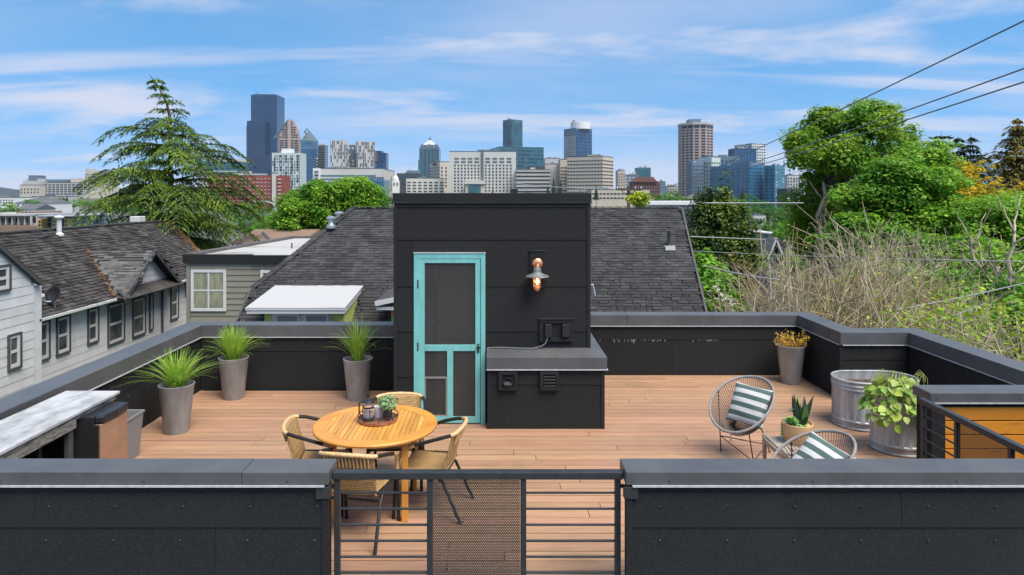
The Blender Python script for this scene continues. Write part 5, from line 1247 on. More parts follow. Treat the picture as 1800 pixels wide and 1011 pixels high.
def conifer(name, label, group, base, top, rbase, m_, seed, z0=.08, nwh=26, nbr=6, droop=.35, lift=.1, needle=.22, dens=1.0, power=.85, trunk_r=.2, irregular=.25, lean=(0, 0), tipdrop=.3, hang=.5, cat='tree'):
    """whorled conifer: branch axes with side twigs carrying short hanging sprays"""
    rg = np.random.default_rng(seed); e = empty(name, base, label, cat, group); b = np.array(base, float); hgt = top-b[2]; tm = MB(); C = []; T = []; NN = []; S = []
    def axis(t): return b+np.array([lean[0]*t**2, lean[1]*t**2, hgt*t])
    tm.tube([axis(t) for t in np.linspace(0, 1, 10)], [trunk_r*(1-t)+.015 for t in np.linspace(0, 1, 10)], 8)
    for wk in range(nwh):
        t = z0+(1-z0)*(wk+rg.random()*.6)/nwh
        if t >= .995: continue
        L0 = rbase*((1-t)/(1-z0))**power
        for k in range(nbr if t < .85 else max(3, nbr-2)):
            a = 2*math.pi*(k+rg.random()*.7)/nbr+wk*1.9; L_ = max(.12, L0*(1+rg.normal(0, irregular))); o = axis(t); dx = np.array([math.cos(a), math.sin(a), 0]); sd_ = np.array([-math.sin(a), math.cos(a), 0])
            ns_ = max(3, int(L_/.28)); pts = []
            for i in range(ns_+1):
                s = i/ns_; pts.append(o+dx*L_*s+np.array([0, 0, L_*(lift*s*2-(lift+droop)*s*s-tipdrop*max(0, s-.75)**2*4)]))
            if L_ > .5: tm.tube([pts[0], pts[len(pts)//2], pts[-1]], [.02+.012*L_, .014+.006*L_, .006], 4)
            for i in range(1, ns_+1):
                s = i/ns_; tw_ = L_*.30*(1-.75*s)*(.5 if s < .2 else 1)+.10
                nt_ = max(2, int(tw_/.10*dens))
                for sg in (-1, 1):
                    u = rg.random(nt_); P = np.array(pts[i])+sd_*sg*(u*tw_)[:, None]+dx*(u*tw_*.55)[:, None]+np.array([0, 0, -1.])*(u**1.5*tw_*hang+rg.random(nt_)*.06)[:, None]+rg.normal(0, .03, (nt_, 3))
                    C.append(P); T.append(np.tile(sd_*sg*.6+dx*.6+np.array([0, 0, -hang]), (nt_, 1))); NN.append(np.tile(np.array([0, 0, 1.])+dx*.3, (nt_, 1))); S.append(needle*(.6+.8*rg.random(nt_)))
    V, Q = leaf_quads(np.concatenate(C), np.concatenate(NN), np.concatenate(S), .30, rg, tang=np.concatenate(T), jit=.3)
    tm.build('trunk', M['bark'], e, smooth=2); fast('crown', V, Q, M[m_], e); return e

# the deodar behind the grey house: layered branches with drooping tips
def deodar(label, base, top, Lmax, seed):
    rg = np.random.default_rng(seed); e = empty('cedar_tree', base, label, 'tree'); b = np.array(base, float); hgt = top-b[2]; tm = MB(); C = []; T = []; NN = []; S = []
    def axis(t):
        k = max(0, t-.86)/.14; return b+np.array([-.15*t-1.25*k**1.6*.9, 0, hgt*(t-.012*k**2)])
    tt = np.linspace(0, 1, 22); tm.tube([axis(t) for t in tt], [.30*(1-t)**.8+.02 for t in tt], 10)
    zlow = (b[2]+8.4-b[2])/hgt; wh = 21
    for wk in range(wh):
        t = zlow+(1-zlow)*((wk+.4*rg.random())/wh)**.95
        if t > .998: continue
        q = (1-t)/(1-zlow); tq = min(1, max(0, (q-.10)/.45)); L0 = Lmax*(.06+.30*q+.64*tq*tq*(3-2*tq))
        nb = 6 if q > .25 else 5
        for k in range(nb):
            a = 2*math.pi*(k+rg.random()*.8)/nb+wk*2.4; L_ = L0*rg.uniform(.34, 1.10)
            o = axis(t); dx = np.array([math.cos(a), math.sin(a), 0]); sd_ = np.array([-math.sin(a), math.cos(a), 0]); rise = rg.uniform(.08, .30)
            ns_ = max(4, int(L_/.20)); pts = []
            for i in range(ns_+1):
                s = i/ns_; pts.append(o+dx*L_*s*(1-.04*s)+sd_*.05*L_*math.sin(2*s+wk)+np.array([0, 0, L_*(rise*s*1.5-(rise+.10)*1.0*s**2-.9*max(0, s-.70)**1.5)]))
            tm.tube([pts[0], pts[ns_//3], pts[2*ns_//3], pts[-1]], [.02+.011*L_, .015+.007*L_, .010+.003*L_, .005], 5)
            for i in range(1, ns_+1):
                s = i/ns_; tw_ = (L_*.235*(1-.62*s)*min(1, s*3)+.16)*rg.uniform(.6, 1.25); nt_ = max(4, int(tw_/.027))
                for sg in (-1, 1):
                    u = rg.random(nt_)
                    P = np.array(pts[i])+sd_*sg*(u*tw_)[:, None]+dx*(u*tw_*.8)[:, None]+np.array([0, 0, -1.])*(u**1.7*tw_*.75)[:, None]+rg.normal(0, .022, (nt_, 3))
                    C.append(P); T.append(sd_*sg*.5+dx*.6+np.array([0, 0, -1.])*(.25+1.1*u)[:, None]); NN.append(np.tile(np.array([0, 0, .9])+dx*.5, (nt_, 1))); S.append(.20*(.6+.8*rg.random(nt_)))
    V, Q = leaf_quads(np.concatenate(C), np.concatenate(NN), np.concatenate(S), .26, rg, tang=np.concatenate(T), jit=.4)
    tm.build('trunk', M['bark'], e, smooth=2); fast('crown', V, Q, M['cedarleaf'], e); return e
deodar('tall layered cedar tree with drooping branches behind the grey house', (xat(303, 38), 38, -9), zat(124, 38), 6.0, 5)

def leafy(name, label, group, px, py, d, w_, h_, m_, seed, leaf=.22, clump=.9, extra=(), base=None, dens=1.0, trunk_r=.2, cat='tree', flat=.62, zb=None, fill=.5, ntr=8):
    """a broad-leaved tree whose crown is centred at pixel (px, py), w_ and h_ pixels across at depth d; extra: more lobes"""
    cs_ = []
    for a, b, ww, hh, dd in ((px, py, w_, h_, 0),)+tuple(extra):
        D = d+dd; c = at(a, b, D); rw = ww*D/F/2; cs_.append(((c.x, c.y, c.z), (rw, rw*.85, hh*D/F/2)))
    bx_ = xat(base if base else px, d); return broad_tree(name, label, group, (bx_, d, zb if zb is not None else ground_z(bx_, d)), cs_, m_, seed, leaf=leaf, clump=clump, dens=dens, trunk_r=trunk_r, cat=cat, flat=flat, fill=fill, ntr=ntr)
# the big maple and its neighbours on the right
leafy('maple_tree', 'tallest bright green broadleaf tree with bare lower trunks, crossed by the cables', None, 1490, 255, 34, 165, 120, 'maple', 31, leaf=.165, clump=.70, extra=((1425, 262, 70, 85, -1), (1560, 250, 80, 90, 1), (1420, 345, 50, 90, 1), (1500, 340, 150, 120, 2), (1465, 213, 65, 50, 0), (1530, 208, 70, 45, 0), (1590, 300, 80, 100, 3)), base=1462, trunk_r=.22, dens=.72, fill=.22)
leafy('maple_tree', 'dense layered green tree between the tallest broadleaf tree and the golden conifer', None, 1585, 345, 29, 170, 130, 'ash', 32, leaf=.15, clump=.75, extra=((1625, 290, 95, 75, 1), (1545, 425, 150, 110, -1), (1655, 410, 130, 110, -1), (1530, 350, 90, 80, 0)), base=1585, trunk_r=.22, flat=.42, dens=1.0, fill=.3)
leafy('broadleaf_tree', 'low spreading green tree under the golden conifer at the edge of the view', None, 1735, 405, 27, 190, 110, 'ash', 33, leaf=.145, clump=.75, extra=((1790, 380, 130, 70, 2), (1690, 470, 170, 90, -2), (1800, 470, 140, 100, -1)), base=1740, flat=.42, dens=1.0, fill=.3)
leafy('broadleaf_tree', 'yellow green ivy-hung tree growing at the foot of the tallest broadleaf tree', None, 1425, 410, 36, 70, 100, 'yellowgreen', 35, leaf=.15, clump=.5, extra=((1460, 440, 90, 70, 0), (1480, 390, 60, 80, -1)), base=1430, trunk_r=.14)
tm = MB(); rg = np.random.default_rng(9)
e = empty('leaning_tree', (xat(1462, 33), 33, -9), 'cluster of pale leaning trunks below the tallest broadleaf tree', 'tree')
for a, b in (((1440, 520), (1447, 320)), ((1425, 520), (1462, 330)), ((1470, 520), (1520, 370)), ((1480, 520), (1500, 330))):
    m = MB(); p0, p1 = at(a[0], a[1], 33.5), at(b[0], b[1], 33); limb(m, p0, p1, .13, .06, rg, 6); 
    for k in range(4): q = p0.lerp(p1, .5+.12*k); limb(m, q, q+Vector((rg.normal(0, .8), rg.normal(0, .5), rg.uniform(.5, 1.4))), .045, .012, rg, 3)
    m.build('trunk', M['barkdead'], e, smooth=2)
conifer('golden_conifer', 'golden yellow conifer standing above the green trees, before the dark pines', None, (xat(1697, 33), 33, -9), zat(282, 33), 2.7, 'gold', 41, z0=.45, nwh=28, nbr=8, droop=-.3, lift=.3, needle=.28, dens=2.6, power=.6, hang=-.3, tipdrop=0)
conifer('pine_tree', 'slim dark pine with open layered branches, beside the twin-topped fir', None, (xat(1655, 52), 52, -9), zat(231, 52), 2.0, 'fir', 42, z0=.30, nwh=17, nbr=7, droop=.05, lift=.12, needle=.40, dens=3.2, power=.35, hang=.15, irregular=.35)
conifer('fir_tree', 'dense dark fir of a pair, left top of the two by the slim pine', None, (xat(1684, 55), 55, -9), zat(238, 55), 2.3, 'fir', 43, z0=.25, nwh=26, nbr=7, needle=.42, dens=3.2, power=.55, hang=.7, droop=.5)
conifer('fir_tree', 'dense dark fir of a pair, nearer the glass tower behind', None, (xat(1706, 56), 56, -9), zat(236, 56), 2.6, 'fir', 44, z0=.25, nwh=26, nbr=7, needle=.42, dens=3.2, power=.55, hang=.7, droop=.5)
conifer('spruce_tree', 'big olive brown spruce at the right edge of the view', None, (xat(1788, 36), 36, -9), zat(208, 36), 3.2, 'olivefir', 45, z0=.2, nwh=52, nbr=10, needle=.30, dens=2.4, power=.75, hang=1.0, droop=.3, lift=.3, irregular=.45, trunk_r=.25)
leafy('cypress_tree', 'broad dark conifer right of the charcoal shingle roof', None, 1264, 360, 33, 46, 90, 'cypress', 46, leaf=.15, clump=.42, extra=((1250, 400, 70, 90, 0), (1285, 405, 70, 80, 0), (1240, 455, 90, 90, 0), (1290, 455, 90, 100, 0), (1262, 510, 130, 110, 0), (1262, 430, 80, 120, 0)), base=1264, flat=1.35, dens=.55, fill=.35, trunk_r=.2, ntr=4)
leafy('flowering_shrub', 'bright green shrub with white blossom beside the shingle roof edge', None, 1262, 520, 19, 60, 75, 'shrub', 51, leaf=.14, clump=.42, extra=((1242, 478, 40, 60, 1), (1275, 545, 50, 40, -.5)), base=1262, cat='shrub', zb=-9)
sbm = MB()
fs = bpy.data.objects['flowering_shrub']
V, Q, _ = crown_arrays(at(1262, 535, 18.4), (.42, .35, .38), 26, 16, .16, .07, np.random.default_rng(4)); fast('blossom', V, Q, M['blossom'], fs, kind='stuff')
leafy('broadleaf_tree', 'round bright green tree behind the flat roof, below the pale office building', None, 585, 375, 47, 110, 80, 'ash', 52, leaf=.18, clump=.7, extra=((530, 385, 95, 70, -2), (570, 345, 75, 55, -1), (628, 345, 75, 60, 1), (540, 358, 55, 45, 0), (648, 370, 50, 50, 1), (500, 402, 60, 46, -1), (598, 331, 48, 34, 0), (640, 331, 36, 26, 1), (515, 360, 40, 36, 0)), base=575, dens=.85, fill=.25)
leafy('broadleaf_tree', 'small bright round treetop just over the shingle roof ridge', None, 1123, 353, 52, 34, 24, 'yellowgreen', 53, leaf=.2, clump=.5, base=1123)
# bare and half bare shrubs on the right
def twiggy(label, base, hgt, spread, m_, seed, nst=12, depth=5, r0=.052, group=None, leaves=None, nl=0, ls=.09, name='bare_shrub', twist=.42, lean=(0, 0, 0), rx=2.1):
    rg = np.random.default_rng(seed); e = empty(name, base, label, 'shrub', group); Vs = []; Qs = []; o = [0]; tips = []
    tri = [(math.cos(k*2.094), math.sin(k*2.094)) for k in range(3)]
    def seg(p, q, ra, rb_):
        t = q-p; L_ = np.linalg.norm(t)+1e-9; t = t/L_; u = np.cross(t, [0, 0, 1.] if abs(t[2]) < .9 else [1., 0, 0]); u /= np.linalg.norm(u); v = np.cross(t, u)
        Vs.extend([p+(u*c+v*s)*ra for c, s in tri]+[q+(u*c+v*s)*rb_ for c, s in tri]); k = o[0]
        Qs.extend([(k, k+1, k+4, k+3), (k+1, k+2, k+5, k+4), (k+2, k, k+3, k+5)]); o[0] += 6
    env = (rx, rx, hgt); b0 = np.array(base, float)
    def grow(p, d, L_, r, lev):
        q = p; d0 = d; n_ = 3
        for i in range(n_):
            if (((q-b0)/env)**6).sum() > 1: break
            d0 = unit(d0+rg.normal(0, twist*.35, 3)+np.array([0, 0, .06])); q2 = q+d0*L_/n_; seg(q, q2, r*(1-.22*i), r*(1-.22*(i+1))); q = q2
            if lev > 0 and i > 0 or lev > 2:
                for _ in range(2):
                    dd = unit(d0+rg.normal(0, twist*1.5, 3)); grow(q, dd, L_*rg.uniform(.5, .8), r*.55, lev-1) if lev > 0 else None
        tips.append(q)
    for k in range(nst):
        a = 2*math.pi*(k+rg.random())/nst; d = unit(np.array([math.cos(a)*spread*rg.uniform(.2, 1), math.sin(a)*spread*rg.uniform(.2, 1), 1.])+np.array(lean))
        grow(np.array(base)+np.array([math.cos(a), math.sin(a), 0])*.25*spread, d, hgt*rg.uniform(.46, .66), r0*rg.uniform(.7, 1.1), depth-2)
    fast('branch', Vs, Qs, M[m_], e, kind='stuff')
    if leaves:
        tp = np.array(tips); P = tp[rg.integers(0, len(tp), nl)]+rg.normal(0, .14, (nl, 3)); V, Q = leaf_quads(P, rg.normal(0, .6, (nl, 3))+[0, 0, 1.], ls*(.6+.8*rg.random(nl)), .5, rg); fast('foliage', V, Q, M[leaves], e, kind='stuff')
    return e
def gb(px, d, z=-6.0): return (xat(px, d), d, z)
twiggy('purplish bare shrub with dark red leaf tips before the blue gable', gb(1345, 20), 6.7, .8, 'barkred', 61, nst=17, leaves='redleaf', nl=420, ls=.11)
twiggy('tangled pale bare shrub nearest the flowering shrub', gb(1400, 17.2), 7.1, .7, 'barkdead', 62, nst=26, leaves='leaf_dry', nl=160, ls=.07)
twiggy('yellowish lichen-covered bare shrub above the back parapet corner', gb(1455, 17.5), 7.5, .95, 'barkyellow', 63, nst=24, leaves='yellowgreen', nl=420, ls=.08)
twiggy('tall grey bare shrub in the middle of the twiggy thicket', gb(1530, 18.5), 7.8, .85, 'barkdead', 64, nst=22, leaves='shrub', nl=500, ls=.09)
twiggy('bare shrub with olive yellow twigs over the parapet jog', gb(1545, 15.5, -5.2), 6.1, .9, 'barkyellow', 65, nst=26, leaves='yellowgreen', nl=250, ls=.09)
twiggy('fine grey brown twig shrub low against the back parapet corner', gb(1430, 15.0, -5.5), 6.3, .9, 'barkdead', 75, nst=22, leaves='leaf_dry', nl=260, ls=.06)
twiggy('brown twig shrub directly behind the jog planter corner, densest of the thicket', gb(1495, 16.2, -5.5), 6.8, .9, 'barkdead', 76, nst=24, leaves='yellowgreen', nl=420, ls=.08)
twiggy('pale grey twig shrub at the back of the thicket under the layered tree', gb(1585, 20.5), 7.5, .8, 'barkdead', 77, nst=22, leaves='shrub', nl=500, ls=.1)
twiggy('wide bare shrub right of the parapet jog mixed with green leaves', gb(1640, 16.5), 6.7, .85, 'barkdead', 66, nst=22, leaves='shrub', nl=3000, ls=.11)
twiggy('yellow-leaved shrub above the long forward parapet', gb(1725, 12.5, -4.5), 5.1, .9, 'barkdead', 67, nst=13, leaves='yellowgreen', nl=5200, ls=.10, name='leafy_shrub')
twiggy('yellow green shrub at the edge of the view over the parapet', gb(1800, 11.2, -4.0), 4.6, .9, 'barkdead', 68, nst=12, leaves='yellowgreen', nl=5200, ls=.095, name='leafy_shrub')
twiggy('low leafy shrub with orange tips between the twiggy thickets', gb(1590, 19, -6.5), 7.3, .8, 'barkyellow', 69, nst=12, leaves='shrub', nl=500, ls=.11, name='leafy_shrub')
leafy('broadleaf_shrub', 'dark green undergrowth bush behind the twiggy thicket, under the layered tree', None, 1600, 520, 23, 230, 90, 'shrub', 54, leaf=.17, clump=.6, extra=((1740, 540, 200, 110, -3),), cat='shrub', dens=.9, zb=-9)
def dead_tree(label, px0, py0, px1, py1, d, seed, n_=12):
    rg = np.random.default_rng(seed); p0, p1 = at(px0, py0, d), at(px1, py1, d); e = empty('dead_tree', p0, label, 'dead tree'); m = MB(); limb(m, p0, p1, .10, .03, rg, 7)
    m.build('trunk', M['barkdead'], e, smooth=2); m = MB()
    for k in range(n_):
        q = p0.lerp(p1, .25+.7*rg.random()); t = q+Vector((rg.normal(0, .55), rg.normal(0, .4), rg.uniform(.2, 1.1))); limb(m, q, t, .03, .008, rg, 4)
        limb(m, q.lerp(t, .6), t+Vector((rg.normal(0, .3), 0, rg.uniform(0, .5))), .012, .004, rg, 3)
    m.build('branch', M['barkdead'], e, smooth=2, kind='stuff')
dead_tree('straight dead trunk with snapped twigs at the right edge of the thicket', 1778, 600, 1784, 395, 19, 71)
dead_tree('forked dead trunk leaning left in front of the layered trees', 1765, 560, 1705, 415, 20, 72)
dead_tree('short dead stub standing between the two dead trunks', 1757, 560, 1757, 468, 19.5, 73, 6)

# ------------------------------------------------------------------ cables and pole
pd_ = 62.0
up_ = empty('utility_pole', at(1105, 380, pd_), 'wooden utility pole with a crossarm beyond the roof ridge', 'utility pole')
pt_ = at(1105, 333, pd_); MB().tube([(pt_.x, pd_, -9), (pt_.x, pd_, pt_.z+.3)], [.19, .14], 10).build('post', M['polewood'], up_, smooth=True)
MB().bar(at(1083, 333, pd_), at(1128, 334, pd_-.6), .12, .16).build('crossarm', M['polewood'], up_)
MB().bar(at(1092, 334, pd_), at(1104, 345, pd_), .05, .06).bar(at(1118, 334, pd_), at(1106, 345, pd_), .05, .06).build('brace', M['polewood'], up_)
for px in (1085, 1094, 1117, 1127): MB().lathe([(.06, 0), (.07, .06), (.05, .1), (.06, .16), (0, .2)], at(px, 331.5, pd_-.2), 8, cap1=False).build('insulator', M['wtrim'], up_)
def cable(label, p, q, r, m_='wire', sag=.4, name='cable'):
    p, q = Vector(p), Vector(q); m = MB(); m.tube([p.lerp(q, t)-Vector((0, 0, sag*4*t*(1-t))) for t in np.linspace(0, 1, 25)], r, 6); o = m.build(name, M[m_], None, smooth=2); tag(o, label, 'cable', 'overhead cables'); return o
def ext(p, q, k): p, q = Vector(p), Vector(q); return p+(q-p)*k
cable('topmost of the three cables rising across the sky toward the camera side', at(1110, 352, 62), ext(at(1220, 335, 40), at(1800, 42, 10), 1.10), .014, 'wiredark', .30)
cable('middle of the three cables rising across the sky', at(1125, 333, 62), ext(at(1220, 338, 42), at(1800, 123, 11), 1.1), .014, 'wiredark', .45)
cable('lowest of the three cables rising across the sky', at(1128, 333, 62), ext(at(1220, 341, 42), at(1800, 146, 11), 1.1), .014, 'wiredark', .45)
cable('pale level service cable crossing the twiggy thicket', at(1216, 441, 27), ext(at(1440, 460, 14.5), at(1800, 461, 14.5), 1.15), .012, 'wire', .05)
cable('pale level cable past the dark conifer top', at(1236, 357, 31), at(1412, 357, 31), .022, 'wire', .0)
cable('pale cable from the roof edge into the dark conifer', at(1214, 416, 21), at(1345, 421, 26), .014, 'wire', .0)
cable('pale cable sagging from the shingle roof edge toward the thicket', at(1234, 466, 18), at(1370, 492, 15.5), .013, 'wire', .04)
cable('thick white cable slanting through the twigs at the right edge', at(1572, 545, 13.5), ext(at(1572, 545, 13.5), at(1800, 497, 12.5), 1.1), .011, 'wire', .03)
cable('thin white cable low in the yellow green shrubs', at(1630, 569, 12.5), at(1730, 534, 12.2), .007, 'wire', .02)
cable('pale guy cable from the mid city pole toward the glass tower', at(1085, 333, 62), at(880, 318, 120), .05, 'wire', .3)
sl_ = empty('street_lamp', at(487, 390, 70), 'grey street lamp with a curved arm below the brick building', 'street lamp')
MB().tube([at(487, 420, 70), at(486, 372, 70), at(480, 358, 70), at(466, 354, 70), at(445, 356, 70)], [.14, .11, .09, .08, .07], 8).build('post', M['galv'], sl_, smooth=True)
MB().bar(at(447, 356.5, 70), at(437, 357.5, 70), .35, .16).build('lamp_head', M['galv'], sl_, bevel=.04)
# ------------------------------------------------------------------ buildings of the middle distance and the city
def cm(name, c, rough=.7, **k): M[name] = mat('city_'+name, c, rough, **k); return name
cm('navy', (.022,.065,.15), .16, var=.2, nscale=.03, spec=.6); cm('navy2', (.014,.042,.095), .2, spec=.6); cm('tealglass', (.04,.13,.15), .15, var=.3, nscale=.04, spec=.6); cm('blueglass', (.05,.16,.27), .15, var=.25, nscale=.05, spec=.6)  # colour noise in the navy glass paints in uneven reflections
cm('greyblue', (.12,.17,.22), .3, var=.2, nscale=.05); cm('pinkstone', (.37,.285,.26), .8); cm('paleteal', (0.48,0.55,0.53), .6); cm('pale', (0.512,0.503,0.461), .8, var=.06, nscale=.03); cm('pale2', (0.43,0.43,0.42), .8); cm('beige', (0.489,0.446,0.378), .85, var=.06, nscale=.04)
cm('tan', (0.495,0.434,0.349), .85, var=.06, nscale=.04); cm('brick', (.25,.065,.05), .9, var=.12, nscale=.08); cm('darkbrick', (.17,.085,.07), .9); cm('conc', (0.425,0.399,0.361), .9, var=.08, nscale=.05); cm('win', (.02,.024,.03), .25, spec=.5); cm('winblue', (.05,.085,.12), .2, spec=.6); cm('wingrey', (.12,.13,.14), .25); cm('winpale', (0.5,0.51,0.5), .5)
cm('greenroof', (.07,.12,.13), .4); cm('greyroof', (.10,.105,.11), .85, var=.2, nscale=.3); cm('copperroof', (.13,.19,.18), .5); cm('white', (0.675,0.675,0.665), .6); cm('yellow', (.50,.36,.13), .8); cm('brown', (.23,.15,.105), .85, var=.1, nscale=.3); cm('bluewall', (.06,.20,.29), .6); cm('dark', (.05,.055,.06), .6); cm('bluegable', (.06,.145,.20), .8)
ZB = -34.0
def extrude(m, fp, z0, z1, mi=0): return m.prism([(x, y, z0) for x, y in fp], (0, 0, z1-z0), mi)
def fbox(px0, px1, d, depth=None):
    x0, x1 = xat(px0, d), xat(px1, d); dp = depth or (x1-x0); return [(x0, d), (x1, d), (x1, d+dp), (x0, d+dp)]
def fcorner(px0, pxc, px1, d, a=30):
    """footprint with its near corner at pixel pxc; the right face recedes at a degrees"""
    a = R(a); wr = (px1-pxc)*d/F/math.cos(a); wl = (pxc-px0)*d/F/math.sin(a); C = Vector((xat(pxc, d), d)); r = Vector((math.cos(a), math.sin(a)))*wr; l = Vector((-math.sin(a), math.cos(a)))*wl
    return [tuple(C), tuple(C+r), tuple(C+r+l), tuple(C+l)]
def windows(m, p, q, z0, z1, cols, rows, fw=.6, fh=.55, t=.25, prob=1, rg=None, mi=0, margin=.0):
    """thin proud panes over the wall from p to q (plan points), in cols x rows cells"""
    p, q = Vector((p[0], p[1], 0)), Vector((q[0], q[1], 0)); u = (q-p); L_ = u.length; u = u/L_; n_ = Vector((u.y, -u.x, 0)); 
    if n_.y > 0 and abs(n_.y) > .01: n_ = -n_
    L0 = L_*(1-2*margin); cw, chh = L0/cols, (z1-z0)/rows
    for r in range(rows):
        for c in range(cols):
            if prob < 1 and rg.random() > prob: continue
            a = L_*margin+cw*(c+.5-fw/2); zb_ = z0+chh*(r+.5-fh/2); A = p+u*a; B = p+u*(a+cw*fw); k = [A, B, B+n_*t, A+n_*t]
            m.add([(v.x, v.y, zb_) for v in k]+[(v.x, v.y, zb_+chh*fh) for v in k], [(3, 2, 6, 7), (0, 3, 7, 4), (1, 5, 6, 2), (4, 7, 6, 5), (0, 1, 2, 3)], mi)
def building(label, fp, d, ytop, wall, specs=(), cat='building', group=None, name='city_building', roofslab=True, zb=ZB, extra=None):
    """specs: (edge index, cols, rows, y top, y bottom, fw, fh, material[, prob])"""
    zt_ = zat(ytop, d); e = empty(name, (sum(p[0] for p in fp)/len(fp), sum(p[1] for p in fp)/len(fp), -10), label, cat, group)
    m = MB(); extrude(m, fp, zb, zt_); m.build('wall', M[wall], e)
    by = {}
    for s in specs:
        i, cols, rows, yt, yb, fw, fh, mm = s[:8]; prob = s[8] if len(s) > 8 else 1; mar = s[9] if len(s) > 9 else .0
        windows(by.setdefault(mm, MB()), fp[i], fp[(i+1) % len(fp)], zat(yb, d), zat(yt, d), cols, rows, fw, fh, .0004*d, prob, np.random.default_rng(len(label)+i), margin=mar)
    for mm, mb in by.items(): mb.build('window', M[mm], e, kind='stuff')
    if roofslab:
        c = Vector((sum(p[0] for p in fp)/len(fp), sum(p[1] for p in fp)/len(fp))); o = [tuple(c+(Vector(p)-c)*1.004) for p in fp]; m = MB(); extrude(m, o, zt_, zt_+.0011*d); m.build('roof', M['greyroof' if wall in ('pale', 'pale2', 'tan', 'beige', 'conc', 'brick', 'white') else wall], e)
    if roofslab:      # plant on the roof
        rr_ = random.Random(len(label)*7+int(fp[0][0])); a_, b_, c_ = Vector(fp[0]), Vector(fp[1]), Vector(fp[2])
        for k in range(rr_.choice((1, 2, 2, 3))):
            u0 = rr_.uniform(.08, .7); w0 = rr_.uniform(.08, .22); v0 = rr_.uniform(.15, .4)
            q = [a_+(b_-a_)*u+(c_-b_)*v for u, v in ((u0, v0), (u0+w0, v0), (u0+w0, v0+.3), (u0, v0+.3))]; m = MB(); extrude(m, [tuple(p) for p in q], zt_+.0011*d, zt_+d*rr_.uniform(.0022, .0042)); m.build('roof_plant', M[rr_.choice(('pale2', 'greyblue', 'conc'))], e)
    return e
def addbox(e, name, fp, z0, z1, m_): m = MB(); extrude(m, fp, z0, z1); return m.build(name, M[m_], e)
# --- downtown towers
d = 2000
e = building('tallest tower in the skyline, dark navy glass with a lower shoulder', fbox(441, 487, d, 70), d, 168, 'navy', ((0, 24, 44, 169, 335, .9, .22, 'navy2'),))
fpw = fbox(434, 466, d-25, 60); addbox(e, 'shoulder', fpw, ZB, zat(214, d), 'navy2'); addbox(e, 'shoulder', fbox(433, 441, d-5, 60), ZB, zat(222, d), 'blueglass'); addbox(e, 'shoulder', fbox(466, 483, d-28, 30), ZB, zat(274, d), 'navy2')
wm_ = MB(); windows(wm_, fpw[0], fpw[1], zat(335, d), zat(216, d), 1, 44, 1, .3, .6); wm_.build('window', M['navy'], e, kind='stuff')
wm_ = MB(); windows(wm_, fbox(433, 441, d-6, 10)[0], fbox(433, 441, d-6, 10)[1], zat(335, d), zat(224, d), 1, 40, .8, .45, .6); wm_.build('window', M['winpale'], e, kind='stuff')
addbox(e, 'roof_plant', fbox(446, 484, d+8, 50), zat(168, d), zat(165, d), 'navy2'); MB().tube([at(452, 166, d+10), at(452, 160, d+10)], .8, 5).build('antenna', M['dark'], e)
# stone tower with a rounded glass top
d = 1850
fp = fcorner(479, 490, 524, d, 12); e = building('pinkish stone tower with a rounded dark green top beside the navy tower', fp, d, 243, 'pinkstone', ((0, 4, 22, 245, 335, .86, .5, 'win', 1, .02), (3, 3, 22, 245, 335, .86, .5, 'wingrey')), roofslab=False)
x0, x1 = xat(484, d), xat(524, d); zA = zat(243, d); prof = [(xat(a, d), zat(b, d)) for a, b in ((484, 243.5), (489, 236), (495, 226), (501, 216), (505, 210.5), (509, 208.5), (513, 210), (518, 220), (522, 232), (524, 243.5))]
yA = fp[0][1]; m = MB(); m.prism([(x, yA+(x-x0)*math.tan(R(12)), z) for x, z in prof], (-10, 50, 0)); m.build('rounded_top', M['pinkstone'], e)
wm_ = MB()
for r in range(7):
    zz_ = zA+(zat(208, d)-zA)*(r+.3)/8; sp = [p for p in prof if p[1] > zz_+3]
    if len(sp) > 1: windows(wm_, (sp[0][0], yA+(sp[0][0]-x0)*.21-.5), (sp[-1][0], yA+(sp[-1][0]-x0)*.21-.5), zz_, zz_+2.6, 6, 1, .84, .9, .6)
wm_.build('window', M['win'], e, kind='stuff')
m = MB(); m.add([(xat(478.5, d), yA+6, zA), (xat(486, d), yA-2, zA), (xat(505.5, d), yA+2, zat(210, d)), (xat(502, d), yA+30, zat(208.5, d))], [(0, 1, 2, 3)]); m.build('glass_roof', M['greenroof'], e, solid=.8)
MB().prism([(xat(508, d)-4, yA+4, ZB), (xat(508, d)+4, yA+5, ZB), (xat(508, d)+4, yA+5, zat(212, d)), (xat(508, d)-4, yA+4, zat(212, d))], (0, -4, 0)).build('centre_bay', M['pinkstone'], e)
# white apartment block
d = 1300
e = building('pale white apartment block in front of the pink stone tower', fbox(478, 528, d, 40), d, 270, 'paleteal', ((0, 13, 13, 272, 336, .55, .62, 'wingrey', .8), (0, 5, 13, 272, 336, .3, .8, 'winblue', .7)))
addbox(e, 'penthouse', fbox(495, 512, d+6, 20), zat(270, d), zat(261, d), 'white')
